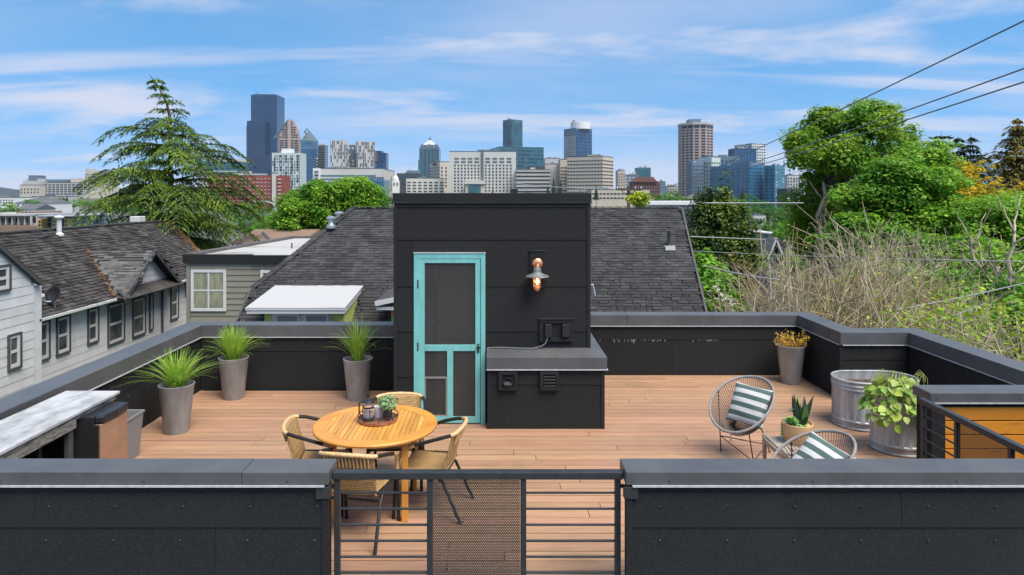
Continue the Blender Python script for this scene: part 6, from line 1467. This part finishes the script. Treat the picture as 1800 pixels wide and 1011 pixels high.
# blue glass tower with pyramid
d = 1750
fp = fcorner(525, 529, 557, d, 10); e = building('blue glass tower with a pyramid roof and a crane on top', fp, d, 247, 'blueglass', ((0, 1, 22, 262, 336, .96, .5, 'navy', 1, .02), (0, 1, 4, 249, 261, .96, .3, 'greyblue')), roofslab=False)
zt_ = zat(247, d); cxp = at(543, 228, d+14); m = MB(); m.add([(fp[0][0], fp[0][1], zt_), (fp[1][0], fp[1][1], zt_), (fp[2][0], fp[2][1], zt_), (fp[3][0], fp[3][1], zt_), tuple(cxp)], [(0, 1, 4), (1, 2, 4), (2, 3, 4), (3, 0, 4)]); m.build('pyramid_roof', M['greenroof'], e)
MB().bar(at(534, 233, d-4), at(541, 226, d-4), 2, 2).bar(at(538, 236, d-4), at(536, 231, d-4), 2, 2).build('crane', M['dark'], e)
building('narrow dark striped slab left of the twin patterned towers', fbox(559, 571, 1600, 30), 1600, 256, 'wingrey', ((0, 1, 17, 257, 330, 1, .55, 'win'),))
building('slim pale building edge between the blue pyramid tower and striped slab', fbox(556, 560, 1650, 30), 1650, 277, 'pale', ((0, 1, 10, 279, 330, .9, .5, 'win'),))
for (a, c, b, yt, lb, pr) in ((570, 581, 611, 246, 'left one of two twin towers with a scattered black and white window pattern', .62), (620, 627, 658, 248, 'right one of two twin towers with a scattered black and white window pattern, darker', .72)):
    d = 1500; building(lb, fcorner(a, c, b, d, 14), d, yt, 'pale2', ((0, 12, 11, yt+1, 318, .5, .86, 'win', pr), (3, 5, 11, yt+1, 318, .4, .86, 'wingrey', pr)), group='twin patterned towers', roofslab=False)
building('grey glass connector between the twin patterned towers', fbox(610, 624, 1540, 20), 1540, 256, 'greyblue', ((0, 2, 12, 258, 325, .5, .7, 'winpale', .5),))
e = building('navy tower with a brick red panel right of the twin towers', fbox(640, 678, 1650, 40), 1650, 270, 'navy', ((0, 6, 16, 288, 335, .5, .5, 'blueglass'),)); addbox(e, 'tower_top', fbox(640, 671, 1655, 30), zat(270, 1650), zat(265, 1650), 'navy'); addbox(e, 'brick_panel', fbox(656, 664, 1648, 5), zat(284, 1650), zat(269, 1650), 'darkbrick')
# long pale office building and its blue glass wing
d = 820
fp = fbox(551, 672, d, 60); e = building('long low pale office building with horizontal bands above the round green tree', fp, d, 297, 'pale', ((0, 1, 5, 306, 336, .90, .38, 'tealglass', 1, .05),))
addbox(e, 'end_pier', fbox(550, 562, d-4, 30), ZB, zat(296, d), 'white'); wm_ = MB(); f2 = fbox(552.5, 560, d-5, 3); windows(wm_, f2[0], f2[1], zat(325, d), zat(299, d), 1, 4, .95, .35, .8); wm_.build('window', M['win'], e, kind='stuff')
building('blue glass office wing below the long pale building', fbox(620, 675, 760, 40), 760, 317, 'blueglass', ((0, 13, 5, 318, 346, .72, .6, 'navy'), (0, 13, 1, 309, 317, .8, .5, 'winblue')))
# brick dormitory
d = 650
fp = fbox(366, 484, d, 26); e = building('long red brick block with a grid of small windows behind the cedar', fp, d, 309, 'brick', ((0, 17, 7, 312, 357, .42, .42, 'pale'), (0, 17, 7, 312.6, 357.6, .30, .26, 'win')), name='brick_building')
addbox(e, 'stair_tower', fbox(478, 484, d-3, 12), ZB, zat(306, d), 'pale'); addbox(e, 'end_wing', fbox(484.2, 499, d-1, 20), ZB, zat(309, d), 'brick'); wm_ = MB(); f2 = fbox(486, 497, d-1, 3); windows(wm_, f2[0], f2[1], zat(357, d), zat(312, d), 1, 7, .5, .35, .6); wm_.build('window', M['pale2'], e, kind='stuff')
e = building('pale green glass building rising behind the brick block', fbox(352, 428, 1200, 40), 1200, 300, 'pale', ((0, 1, 4, 288, 305, .96, .45, 'tealglass'),)); addbox(e, 'upper_storeys', fbox(362, 424, 1205, 30), zat(300, 1200), zat(284, 1200), 'tealglass'); addbox(e, 'upper_slab', fbox(364, 422, 1204, 30), zat(284, 1200), zat(279, 1200), 'pale')
# hospital on the far left
d = 1500
e = building('pale stepped hospital at the far left of the skyline', fbox(35, 70, d, 60), d, 326, 'beige', ((0, 6, 2, 330, 341, .35, .5, 'win'),)); addbox(e, 'upper_block', fbox(40, 70, d+5, 50), zat(326, d), zat(318, d), 'pale2'); addbox(e, 'stair_head', fbox(50, 65, d+8, 30), zat(318, d), zat(308, d), 'greyblue'); addbox(e, 'stair_head', fbox(45, 69, d+10, 30), zat(318, d), zat(314, d), 'pale2')
e = building('pale hospital wing with rows of dark openings at the far left', fbox(70, 168, d+20, 50), d+20, 322, 'pale2', ((0, 14, 5, 323, 343, .7, .45, 'win'),)); addbox(e, 'roof_plant', fbox(75, 120, d+30, 30), zat(322, d), zat(315, d), 'greyblue'); addbox(e, 'roof_plant', fbox(124, 140, d+30, 20), zat(322, d), zat(313, d), 'beige')
e = building('pale stone tower half hidden by the cedar', fbox(149, 190, d-100, 40), d-100, 308, 'beige', ((0, 8, 5, 309, 330, .3, .6, 'win'),)); addbox(e, 'tower_top', fbox(150, 158, d-95, 20), zat(308, d-100), zat(296, d-100), 'pale2'); addbox(e, 'tower_top', fbox(155, 172, d-96, 20), zat(308, d-100), zat(299, d-100), 'beige')
# teal and pink tower with pyramid roof
d = 1900
fp = fbox(737, 772, d, 55); e = building('teal glass tower with arched top and a grey pyramid roof', fp, d, 262, 'tealglass', ((0, 5, 16, 263, 320, .55, .7, 'navy'), (0, 5, 1, 262, 320, .12, 1, 'pinkstone')), roofslab=False)
addbox(e, 'shoulder', fbox(735, 742, d-2, 40), ZB, zat(281, d), 'tealglass'); addbox(e, 'shoulder', fbox(766, 773, d-2, 40), ZB, zat(281, d), 'tealglass'); zt_ = zat(262, d); zc = zat(253, d)
m = MB()
for a, b in ((737, 748), (748, 761), (761, 772)):
    m.prism([(xat(a+(b-a)*t, d)*1.0, d-1, zt_+(zc-zt_)*math.sin(math.pi*t)*(1.0)) for t in np.linspace(0, 1, 9)], (0, 50, 0))
m.build('arched_top', M['greyblue'], e)
c = [(xat(741, d), d+2), (xat(768, d), d+2), (xat(768, d), d+45), (xat(741, d), d+45)]; ap = (xat(754.5, d), d+24, zat(244, d)); m = MB(); m.add([(x, y, zat(255, d)) for x, y in c]+[ap], [(0, 1, 4), (1, 2, 4), (2, 3, 4), (3, 0, 4)]); m.build('pyramid_roof', M['pale2'], e); MB().lathe([(3, -3), (3, 3), (1, 6), (0, 9)], ap, 8, cap1=False).build('finial', M['greenroof'], e)
# low buildings between
building('dark glass low office behind the white cupola', fbox(688, 736, 1300, 40), 1300, 306, 'dark', ((0, 1, 4, 308, 325, .98, .4, 'winblue'),)); building('dark roofed block beside the teal pyramid tower', fbox(715, 735, 1400, 30), 1400, 301, 'greyblue')
building('small white block with square windows at the end of the tree', fbox(676, 690, 900, 20), 900, 301, 'pale', ((0, 3, 6, 310, 335, .4, .4, 'win'),))
e = building('white church cupola near the small white block', fbox(690, 701, 880, 9), 880, 318, 'white', ((0, 2, 1, 320, 328, .4, .6, 'win'),), roofslab=False); MB().lathe([(4.2, 0), (3.8, 3.5), (2.2, 6), (1.2, 7), (1.2, 9), (0, 11)], at(695.5, 318, 884), 12, cap1=False).build('cupola', M['white'], e)
d = 900
building('low pale hospital annex with small square windows', fcorner(709, 714, 780, d, 8), d, 314, 'pale', ((0, 7, 4, 318, 339, .5, .35, 'win'), (0, 14, 4, 318, 339, .2, .35, 'win'))); building('stepped beige annex beside the big hospital block', fcorner(752, 773, 794, d+60, 30), d+60, 285, 'beige', ((0, 3, 6, 292, 330, .3, .5, 'win'), (3, 5, 7, 292, 330, .8, .22, 'wingrey'), (3, 1, 1, 286, 291, .4, .8, 'dark')))
# the big hospital block
d = 860
fp = fbox(790, 907, d, 50); e = building('big pale hospital block with a grid of square windows above the stairhouse', fp, d, 267, 'pale', ())
wm_ = MB(); windows(wm_, fbox(797, 844, d, 5)[0], fbox(797, 844, d, 5)[1], zat(287.5, d), zat(276, d), 4, 2, .68, .5, .4); windows(wm_, fbox(851, 901, d, 5)[0], fbox(851, 901, d, 5)[1], zat(287.5, d), zat(276, d), 4, 2, .66, .5, .4); wm_.build('louvre_window', M['wingrey'], e, kind='stuff')
wm_ = MB(); windows(wm_, fbox(797, 844, d, 5)[0], fbox(797, 844, d, 5)[1], zat(338, d), zat(288, d), 8, 9, .46, .46, .4); windows(wm_, fbox(851, 901, d, 5)[0], fbox(851, 901, d, 5)[1], zat(338, d), zat(288, d), 8, 9, .44, .46, .4); wm_.build('window', M['win'], e, kind='stuff')
addbox(e, 'centre_slot', fbox(845.5, 850, d-1.2, 3), ZB, zat(267, d), 'wingrey'); addbox(e, 'porch', fbox(818, 852, d-16, 15), ZB, zat(320, d), 'beige'); addbox(e, 'porch_glass', fbox(823.5, 845, d-17, 3), ZB, zat(324, d), 'tealglass'); addbox(e, 'porch_cornice', fbox(817, 853, d-18, 5), zat(324, d), zat(318, d), 'pale')
e = building('dark speckled glass tower rising behind the hospital', fcorner(884, 899, 919, 2100, 40), 2100, 211, 'tealglass', ((0, 9, 30, 213, 260, .55, .55, 'navy', .75), (3, 8, 30, 213, 260, .55, .55, 'navy', .65)))
building('wide teal glass block directly behind the hospital', fcorner(826, 877, 957, 1150, 14), 1150, 259, 'tealglass', ((0, 14, 6, 261, 302, .85, .35, 'navy', .7), (0, 1, 6, 259, 302, .10, 1, 'winblue', 1, .0)))
d = 840
fp = fbox(907, 967, d, 50); e = building('striped concrete parking deck next to the big hospital block', fp, d, 299, 'conc', ((0, 1, 6, 300, 340, 1, .36, 'win'),)); addbox(e, 'dark_plant', fbox(925, 958, d+20, 20), zat(299, d), zat(292, d), 'dark')
building('blank concrete tower between the parking deck and the tan hospital', fbox(958, 988, d+30, 30), d+30, 289, 'conc', ((0, 6, 4, 296, 330, .1, .9, 'pale2'),))
# white drum tower
d = 1700
fp = fcorner(994, 1012, 1043, d, 30); e = building('glass tower with a white drum on top and a flag', fp, d, 226, 'greyblue', ((0, 4, 12, 228, 300, .88, .85, 'navy'), (3, 1, 19, 238, 300, .96, .5, 'winpale'), (3, 1, 19, 238, 300, .3, .3, 'white'))); MB().lathe([(xat(1040, d)-xat(1022.5, d), 0), (xat(1040, d)-xat(1022.5, d), zat(214, d)-zat(226, d)), (0, zat(214, d)-zat(226, d)+.5)], (xat(1022.5, d), d+26, zat(226, d)), 28, cap1=False).build('drum', M['white'], e, smooth=True)
MB().tube([at(1006.5, 216, d+20), at(1006.5, 210, d+20)], .5, 4).build('flag_pole', M['dark'], e); MB().bar(at(1007, 212, d+20), at(1011, 213.5, d+20), .3, 3).build('flag', M['darkbrick'], e)
# tan hospital
d = 800
fp = fcorner(1000, 1060, 1086, d, 62); e = building('tan hospital wing with even rows of dark windows, seen at its corner', fp, d, 275, 'tan', ((0, 4, 10, 279, 341, .78, .30, 'win'), (3, 12, 10, 279, 341, .72, .30, 'win')))
building('lower tan hospital wing behind the parking deck trees', fbox(985, 1003, d+45, 30), d+45, 281, 'tan', ((0, 3, 8, 292, 338, .8, .28, 'win'),)); building('pale link block behind the concrete tower', fbox(958, 985, d+90, 30), d+90, 279, 'pale2')
building('long cream podium with a slot window row beyond the utility pole', fbox(1040, 1142, 640, 30), 640, 334, 'tan', ((0, 16, 2, 337, 352, .7, .3, 'win'),))
building('slim tan apartment building right of the tan hospital', fbox(1086, 1099, 1000, 20), 1000, 301, 'tan', ((0, 3, 7, 304, 338, .45, .4, 'win'),)); building('grey balconied block behind the brown gabled hall', fbox(1097, 1124, 1050, 25), 1050, 308, 'greyblue', ((0, 4, 5, 310, 335, .5, .5, 'winpale'),)); building('little teal tower on the horizon', fbox(1121, 1144, 1400, 30), 1400, 296, 'tealglass', ((0, 5, 4, 298, 310, .5, .5, 'navy'),))
e = building('brown gabled brick hall between the tan hospital and the octagonal tower', fbox(1113, 1160, 820, 25), 820, 320, 'darkbrick', ((0, 10, 3, 322, 340, .4, .5, 'win'),)); m = MB(); m.prism([at(1114, 320, 818), at(1122, 311, 818), at(1148, 311, 818), at(1156, 320, 818)], (0, 20, 0)); m.build('hip_roof', M['darkbrick'], e)
building('small grey block right of the brown hall', fbox(1158, 1170, 900, 15), 900, 320, 'greyblue'); building('low pale rooftops on the horizon beside the octagonal tower', fbox(1172, 1196, 1100, 20), 1100, 329, 'pale', ((0, 5, 2, 331, 338, .5, .4, 'win'),))
# octagonal tower
d = 1000
xc = xat(1222.5, d+25); rr = xat(1250, d+25)-xc; rr /= math.cos(R(22.5)); fp = [(xc+rr*math.cos(R(-112.5+45*k)), d+25+rr*math.sin(R(-112.5+45*k))) for k in range(8)]
e = building('tall octagonal tan tower with rows of windows', fp, d, 219, 'pinkstone', ((0, 2, 24, 226, 345, .62, .46, 'win'), (1, 2, 24, 226, 345, .7, .46, 'win'), (7, 3, 24, 226, 345, .6, .46, 'win'), (0, 2, 1, 219, 225, .8, .8, 'win'), (1, 2, 1, 219, 225, .8, .8, 'win'), (7, 2, 1, 219, 225, .8, .8, 'win')))
fp2 = [(xc+(x-xc)*1.03, d+25+(y-d-25)*1.03) for x, y in fp]; addbox(e, 'cornice', fp2, zat(218.5, d), zat(215, d), 'conc'); addbox(e, 'penthouse', fbox(1212.5, 1232, d+10, 20), zat(215, d), zat(208, d), 'greyblue')
# blue apartment complex
d = 700
e = building('dark grey blue apartment block left of the complex', fcorner(1211, 1216, 1239, d, 20), d, 287, 'greyblue', ((0, 6, 9, 289, 345, .5, .5, 'winblue'), (0, 6, 9, 289, 345, .2, .5, 'winpale', .6))); addbox(e, 'penthouse', fbox(1218, 1238, d+8, 15), zat(287, d), zat(280, d), 'greyblue')
building('pale white apartment block with small windows in the blue complex', fcorner(1237, 1251, 1271, d+5, 35), d+5, 278, 'paleteal', ((0, 5, 9, 283, 345, .42, .42, 'win'), (3, 4, 9, 283, 345, .42, .42, 'wingrey')));
building('grey upper block behind the pale apartments', fbox(1240, 1300, d+40, 20), d+40, 276, 'greyblue', ((0, 9, 6, 280, 320, .55, .5, 'navy'),))
d = 640
e = building('wide blue glass apartment building with balconies', fcorner(1272, 1318, 1362, d, 30), d, 291, 'blueglass', ((0, 8, 10, 293, 352, .6, .45, 'navy'), (3, 9, 10, 293, 352, .55, .45, 'winblue'), (3, 3, 10, 293, 352, .12, .5, 'winpale'), (0, 2, 10, 293, 352, .22, .4, 'greyblue')))
addbox(e, 'penthouse', fcorner(1297, 1318, 1352, d+6, 30), zat(291, d), zat(284, d), 'greyblue')
building('narrow blue apartment slab at the end of the complex', fcorner(1352, 1362, 1384, d-10, 25), d-10, 292, 'bluewall', ((0, 3, 12, 295, 362, .25, .5, 'winpale'), (0, 3, 12, 295, 362, .6, .4, 'navy', .7), (3, 2, 12, 295, 362, .6, .4, 'navy')))
building('dark navy apartment tower above the blue complex', fbox(1291, 1330, 900, 25), 900, 262, 'navy', ((0, 7, 5, 264, 284, .5, .5, 'blueglass'),)); building('white gridded tower behind the navy apartment tower', fcorner(1306, 1322, 1350, 960, 20), 960, 254, 'white', ((0, 6, 6, 255, 285, .6, .5, 'winblue'), (3, 4, 6, 255, 285, .6, .5, 'winblue')))
building('pale balconied building glimpsed left of the tallest broadleaf tree', fbox(1384, 1412, 800, 20), 800, 309, 'pale', ((0, 6, 5, 311, 338, .5, .6, 'winblue'),)); building('dark block with a cream base below the tallest broadleaf tree', fbox(1383, 1408, 420, 15), 420, 333, 'dark', ((0, 4, 2, 345, 356, .7, .7, 'winpale'),))
building('pale blue glass tower between the fir and the olive spruce', fbox(1716, 1743, 900, 25), 900, 284, 'winpale', ((0, 1, 14, 284, 325, 1, .55, 'blueglass'), ))
# --- middle distance, built as houses with parts
def gable_house(name, label, px0, px1, d, yeave, yridge, wall, roof_m, axis='x', depth=9, wins=(), ov=.3):
    x0, x1 = xat(px0, d), xat(px1, d); ze, zr = zat(yeave, d), zat(yridge, d); gz0 = ground_z((x0+x1)/2, d)-1; e = empty(name, ((x0+x1)/2, d+depth/2, gz0), label, 'house'); xm, ym = (x0+x1)/2, d+depth/2
    MB().box(x0, x1, d, d+depth, gz0, ze).build('wall', M[wall], e)
    m = MB()
    if axis == 'y': m.prism([(x0-ov, d-ov, ze), (xm, d-ov, zr), (x1+ov, d-ov, ze), (x1+ov-.25, d-ov, ze), (xm, d-ov, zr-.3), (x0-ov+.25, d-ov, ze)], (0, depth+2*ov, 0)); MB().prism([(x0, d+.02, ze), (x1, d+.02, ze), (xm, d+.02, zr-.15)], (0, .2, 0)).build('gable', M[wall], e)
    elif axis == 'hip': q = min((x1-x0), depth)*.42; m.add([(x0-ov, d-ov, ze), (x1+ov, d-ov, ze), (x1+ov, d+depth+ov, ze), (x0-ov, d+depth+ov, ze), (x0+q, ym, zr), (x1-q, ym, zr)], [(0, 1, 5, 4), (1, 2, 5), (2, 3, 4, 5), (3, 0, 4), (3, 2, 1, 0)])
    else: m.add([(x0-ov, d-ov, ze), (x1+ov, d-ov, ze), (x1+ov, d+depth+ov, ze), (x0-ov, d+depth+ov, ze), (x0-ov, ym, zr), (x1+ov, ym, zr)], [(0, 1, 5, 4), (2, 3, 4, 5), (1, 2, 5), (3, 0, 4)])
    m.build('roof', M[roof_m], e)
    for a, b, t, c in wins:
        wo = MB().box(xat(a, d), xat(b, d), d-.10, d-.005, zat(c, d), zat(t, d)).build('window', M['wtrim'], e); f_ = .1*(xat(b, d)-xat(a, d)); MB().box(xat(a, d)+f_, xat(b, d)-f_, d-.13, d-.101, zat(c, d)+f_, zat(t, d)-f_).build('pane', M['pane'], wo)
    return e
gable_house('distant_house', 'white house with a wide grey hip roof, upper one at the far left', 26, 86, 260, 357, 346, 'white', 'greyroof', 'hip', 14, [(30+9*k, 34+9*k, 359, 363) for k in range(6)])
gable_house('distant_house', 'white house with a dark grey roof just below the wide hip roof', 29, 62, 200, 368, 359, 'white', 'greyroof', 'x', 9, [(31+7*k, 35+7*k, 370, 374) for k in range(4)])
building('white and orange block at the far left edge', fbox(-6, 24, 330, 15), 330, 348, 'white', ((0, 6, 2, 350, 358, .5, .5, 'winblue'),), zb=-22); building('pale long roof below the far hospital', fbox(55, 118, 420, 12), 420, 346, 'pale2', ((0, 8, 1, 348, 352, .5, .5, 'wingrey'),), zb=-22)
d = 92
e = building('brown flat-roofed apartment building with open balconies behind the grey house ridge', fbox(-30, 66, d, 12), d, 379, 'conc', ((0, 7, 1, 381, 393, .6, .75, 'win'),), zb=-18); addbox(e, 'lower_wall', fbox(-30, 65, d-2.5, 2.4), -18, zat(396, d), 'brown'); addbox(e, 'roof_slab', fbox(-30, 50, d-1.5, 8), zat(379, d), zat(376, d), 'pale2'); addbox(e, 'penthouse', fbox(28, 60, d+2, 6), zat(378, d), zat(373, d), 'brown')
for k in range(7): addbox(e, 'balcony_post', fbox(-2+11*k, -.6+11*k, d-1.2, .3), zat(395, d), zat(380, d), 'pale2')
e = building('yellow and grey apartment building with tall window bays behind the ridge', fbox(66, 122, d-4, 10), d-4, 378, 'greyblue', ((0, 4, 2, 381, 400, .3, .7, 'win'),), zb=-18); 
for a, b in ((66, 73), (92, 98), (113, 119)): f2 = fbox(a, b, d-5, 1); addbox(e, 'yellow_bay', f2, -18, zat(382, d), 'yellow'); wm_ = MB(); windows(wm_, f2[0], f2[1], zat(402, d), zat(384, d), 1, 3, .45, .5, .06); wm_.build('window', M['win'], e, kind='stuff')
addbox(e, 'roof_slab', fbox(66, 125, d-6, 9), zat(378, d), zat(376, d), 'pale2')
e = gable_house('distant_house', 'brown shingled house roof with a solar panel behind the flat roof', 415, 520, 40, 428, 409, 'brown', 'brown', 'x', 8)
MB().prism([at(459, 411, 39.6), at(463, 409, 39.8), at(477, 424, 39.4), at(471, 425, 39.2)], (0, .05, .05)).build('solar_panel', M['dark'], e)
# long white flat roof beyond the ridge
d = 120
e = building('long low white-roofed building beyond the shingle roof ridge', fbox(1135, 1246, d, 10), d, 360, 'pale2', ((0, 1, 1, 361, 370, .42, .8, 'wingrey', 1, .2),), roofslab=False, zb=-20); addbox(e, 'roof', fbox(1133, 1248, d-.6, 11), zat(360, d), zat(354, d), 'white')
building('dark grey board clad house end beside the shingle roof', fbox(1200, 1222, 60, 8), 60, 368, 'dark', ((0, 4, 1, 369, 395, .12, 1, 'greyblue'),), zb=-18)
gable_house('distant_house', 'brown hip roofed house under the octagonal tower', 1205, 1242, 330, 350, 342, 'darkbrick', 'greyroof', 'hip', 10, [(1210, 1214, 352, 356), (1224, 1228, 352, 356)])
e = building('modern white house with a slanted white roof and blue window strip', fbox(1326, 1366, 85, 7), 85, 410, 'pale', ((0, 1, 1, 412, 428, .18, .9, 'bluewall'), (0, 4, 1, 424, 429, .5, .6, 'win')), zb=-20, roofslab=False); m = MB(); m.prism([at(1324, 406, 84), at(1370, 410, 84), at(1370, 412, 84), at(1324, 408, 84)], (0, 8, 0)); m.build('roof', M['white'], e)
gable_house('blue_house', 'blue gabled house with a grey shingle roof behind the purplish bare shrub', 1349, 1374, 47, 452, 421, 'bluegable', 'greyroof', 'y', 8, [(1362, 1370, 448, 468), (1356, 1360, 470, 482)])
e = bpy.data.objects['blue_house']; zr = zat(421, 47); xm = xat(1361, 47)
MB().add([(xm, 47.0, zr), (xat(1400, 47), 48.5, zr), (xat(1404, 47), 50, zat(470, 47)), (xm+.9, 47.0, zat(452, 47))], [(0, 1, 2, 3)]).build('side_roof', M['greyroof'], e, solid=.08)
for s in (0, 1): MB().bar((xat(1348-1, 47) if s == 0 else xat(1375, 47), 46.66, zat(455, 47)), (xm, 46.66, zr+.05), .06, .11).build('rake_board', M['wtrim'], e)
gable_house('distant_house', 'small house with an orange red roof behind the dark conifer', 1292, 1314, 140, 386, 375, 'pale', 'brick', 'x', 7); building('pale flat-roofed house right of the orange roof', fbox(1322, 1346, 150, 7), 150, 379, 'pale2', ((0, 4, 1, 383, 388, .4, .6, 'win'),), zb=-22)
building('brick low-rise with white trim behind the bright little treetop', fbox(1128, 1150, 240, 8), 240, 347, 'darkbrick', ((0, 4, 1, 349, 352, .5, .5, 'winpale'),), zb=-22)

# ------------------------------------------------------------------ distant trees: a few crowns shared by many trees
def far_proto(kind, seed):
    rg = np.random.default_rng(seed)
    if kind == 'round':
        V, Q, _ = crown_arrays((0, 0, 0), (1, 1, .85), 60, 46, .30, .105, rg, .7, zmin=-.6)
    else:
        V = []; Q = []; C = []; NN = []
        for k in range(2200):
            t = rg.random()**.75; r_ = (1-t)*.95*(.55+.45*rg.random())*(1+.18*math.sin(t*40)); a = rg.random()*6.283; C.append((r_*.55*math.cos(a), r_*.55*math.sin(a), -1+2*t)); NN.append((math.cos(a), math.sin(a), .6))
        V, Q = leaf_quads(np.array(C), np.array(NN), .13*(.6+.8*rg.random(2200)), .5, rg)
    return V, Q
FP = {}
def far_tree(px, py, d, w_, h_, kind, m_, label, group):
    key = (kind, m_, rnd.randrange(3)); c = at(px, py, d); rw, rh = w_*d/F/2, h_*d/F/2
    gz0 = min(ground_z(c.x, d), c.z-rh-1); e = empty('distant_tree', (c.x, d, gz0), label, 'tree', group)
    if key not in FP: FP[key] = fast('crown', *far_proto(kind, hash(key[2])+(5 if kind == 'round' else 17)), M[m_], None); o = FP[key]
    else: o = bpy.data.objects.new('crown', FP[key].data); COL.objects.link(o)
    o.parent = e; o.matrix_parent_inverse = Matrix.Identity(4); o.location = (0, 0, c.z-gz0); o.scale = (rw, rw, rh); o.rotation_euler = (0, 0, rnd.random()*6)
    t = MB().tube([(0, 0, 0), (0, 0, c.z-gz0)], [max(.15, rw*.07), max(.08, rw*.04)], 6).build('trunk', M['bark']); t.parent = e
GR, GC = 'broadleaf trees among the far roofs', 'conifers among the far roofs'
LR, LC = 'rounded green tree among the far roofs below the skyline', 'dark pointed conifer among the far roofs below the skyline'
fr_ = random.Random(5)
for (px, py, d, w_, h_) in ((8, 366, 230, 40, 22), (22, 372, 180, 34, 20), (55, 354, 250, 20, 10), (100, 352, 330, 24, 12), (130, 356, 300, 30, 16), (170, 360, 260, 40, 22), (215, 364, 220, 40, 22), (250, 368, 200, 40, 24), (340, 372, 180, 50, 26), (375, 362, 260, 36, 20), (400, 366, 220, 40, 22), (430, 372, 150, 56, 34), (462, 362, 240, 36, 24), (440, 388, 90, 70, 40), (470, 398, 70, 50, 40), (500, 366, 300, 30, 20),
    (655, 345, 400, 30, 28), (672, 350, 300, 30, 26), (690, 352, 260, 22, 16), (1148, 346, 420, 30, 14), (1165, 347, 380, 30, 14), (1180, 344, 450, 30, 16), (1196, 350, 300, 26, 14), (1215, 352, 260, 30, 16), (1240, 346, 350, 30, 18), (1290, 356, 300, 40, 24), (1310, 352, 330, 36, 24), (1330, 362, 240, 44, 30), (1350, 372, 200, 46, 30), (1372, 378, 180, 50, 36), (1395, 372, 190, 46, 44), (1300, 376, 130, 40, 30), (1318, 392, 110, 40, 26), (1345, 395, 120, 36, 22), (1382, 404, 75, 40, 40), (1405, 395, 80, 40, 60), (1370, 400, 95, 20, 34), (1340, 440, 60, 60, 40), (1310, 455, 45, 70, 50), (1400, 470, 42, 70, 60), (1440, 480, 40, 90, 70), (1240, 430, 45, 60, 70), (1245, 480, 32, 60, 90), (930, 341, 560, 20, 8), (1120, 340, 600, 30, 8)):
    if d < 100:
        lb = {440: 'bright rounded treetop below the street lamp, beside the cedar', 470: 'small round tree just left of the big bright round tree', 1382: 'rounded tree left of the ivy-hung tree, above the blue gable', 1405: 'tall rounded tree at the left foot of the tallest broadleaf tree', 1370: 'narrow upright tree behind the modern white house roof', 1340: 'rounded tree just left of the blue gabled house', 1310: 'bushy tree between the dark conifer and the blue gabled house', 1400: 'bushy tree right of the blue gabled house, behind the twigs', 1440: 'bushy tree low behind the leaning trunks', 1240: 'bushy tree at the left flank of the dark conifer', 1245: 'green tree low behind the flowering shrub'}[px]; gr_ = None
    else:
        lb, gr_ = [b for a, b in ((310, ('rounded green tree among the far roofs left of the cedar trunk', 'trees among the far roofs, left')), (640, ('rounded green tree below the red brick block, beside the cedar', 'trees below the brick block')), (800, ('rounded green tree between the bright round tree and the stairhouse', 'trees left of the stairhouse')), (1200, ('rounded green tree beyond the roof ridge, below the tan hospital and octagonal tower', 'trees beyond the roof ridge')), (9999, ('rounded green tree below the blue apartment complex', 'trees below the blue complex'))) if px < a][0]
    far_tree(px, py+h_*.1, d, w_*1.1, h_*1.25, 'round', fr_.choice(['farleaf', 'farleaf', 'shrub']) if d > 70 else 'ash', lb, gr_)
for (px, py, d, w_, h_) in ((973, 327, 520, 16, 26), (985, 329, 500, 16, 24), (963, 334, 520, 14, 16), (1020, 338, 560, 8, 10), (1031, 338, 560, 6, 10), (1048, 340, 470, 22, 24), (1228, 344, 300, 16, 28), (1305, 348, 300, 20, 30), (1392, 350, 280, 20, 40), (118, 350, 280, 10, 16), (668, 338, 420, 14, 26), (505, 352, 320, 12, 24), (1350, 384, 150, 14, 30), (866, 335, 600, 7, 9)):
    lb, gr_ = {1228: ('dark pointed conifer right of the octagonal tower base', None), 1305: ('dark conifer in front of the wide blue apartment building', None), 1392: ('tall dark conifer at the right end of the blue complex', None), 118: ('small dark conifer by the far left hospital', None), 668: ('dark conifer below the blue glass office wing', None), 505: ('dark conifer at the right end of the brick block', None), 1350: ('light pointed tree above the modern white house', None), 866: ('tiny conifer at the foot of the big hospital block', None), 1048: ('rounded dark conifer below the tan hospital corner, by the pole', None)}.get(px, ('dark conifer in the small clump before the concrete tower', 'conifers before the concrete tower') if px < 1000 else ('tiny pointed conifer at the foot of the tan hospital', 'conifers at the tan hospital'))
    far_tree(px, py, d, w_, h_, 'cone', 'farconifer', lb, gr_)
# ------------------------------------------------------------------ the air: one closed box of thin even haze round camera and scene
hz = MB().box(-9600, 9600, -300, 8600, -60, 420)
hm = bpy.data.materials.new('thin_haze'); hm.use_nodes = True; t = hm.node_tree
t.nodes.remove(t.nodes['Principled BSDF']); pv_ = t.nodes.new('ShaderNodeVolumePrincipled'); pv_.inputs['Density'].default_value = 3e-5; pv_.inputs['Color'].default_value = (.80, .88, .96, 1)
t.links.new(pv_.outputs[0], t.nodes['Material Output'].inputs['Volume'])
try: hm.cycles.homogeneous_volume = True
except Exception: pass
hz.build('haze', hm, kind='stuff')
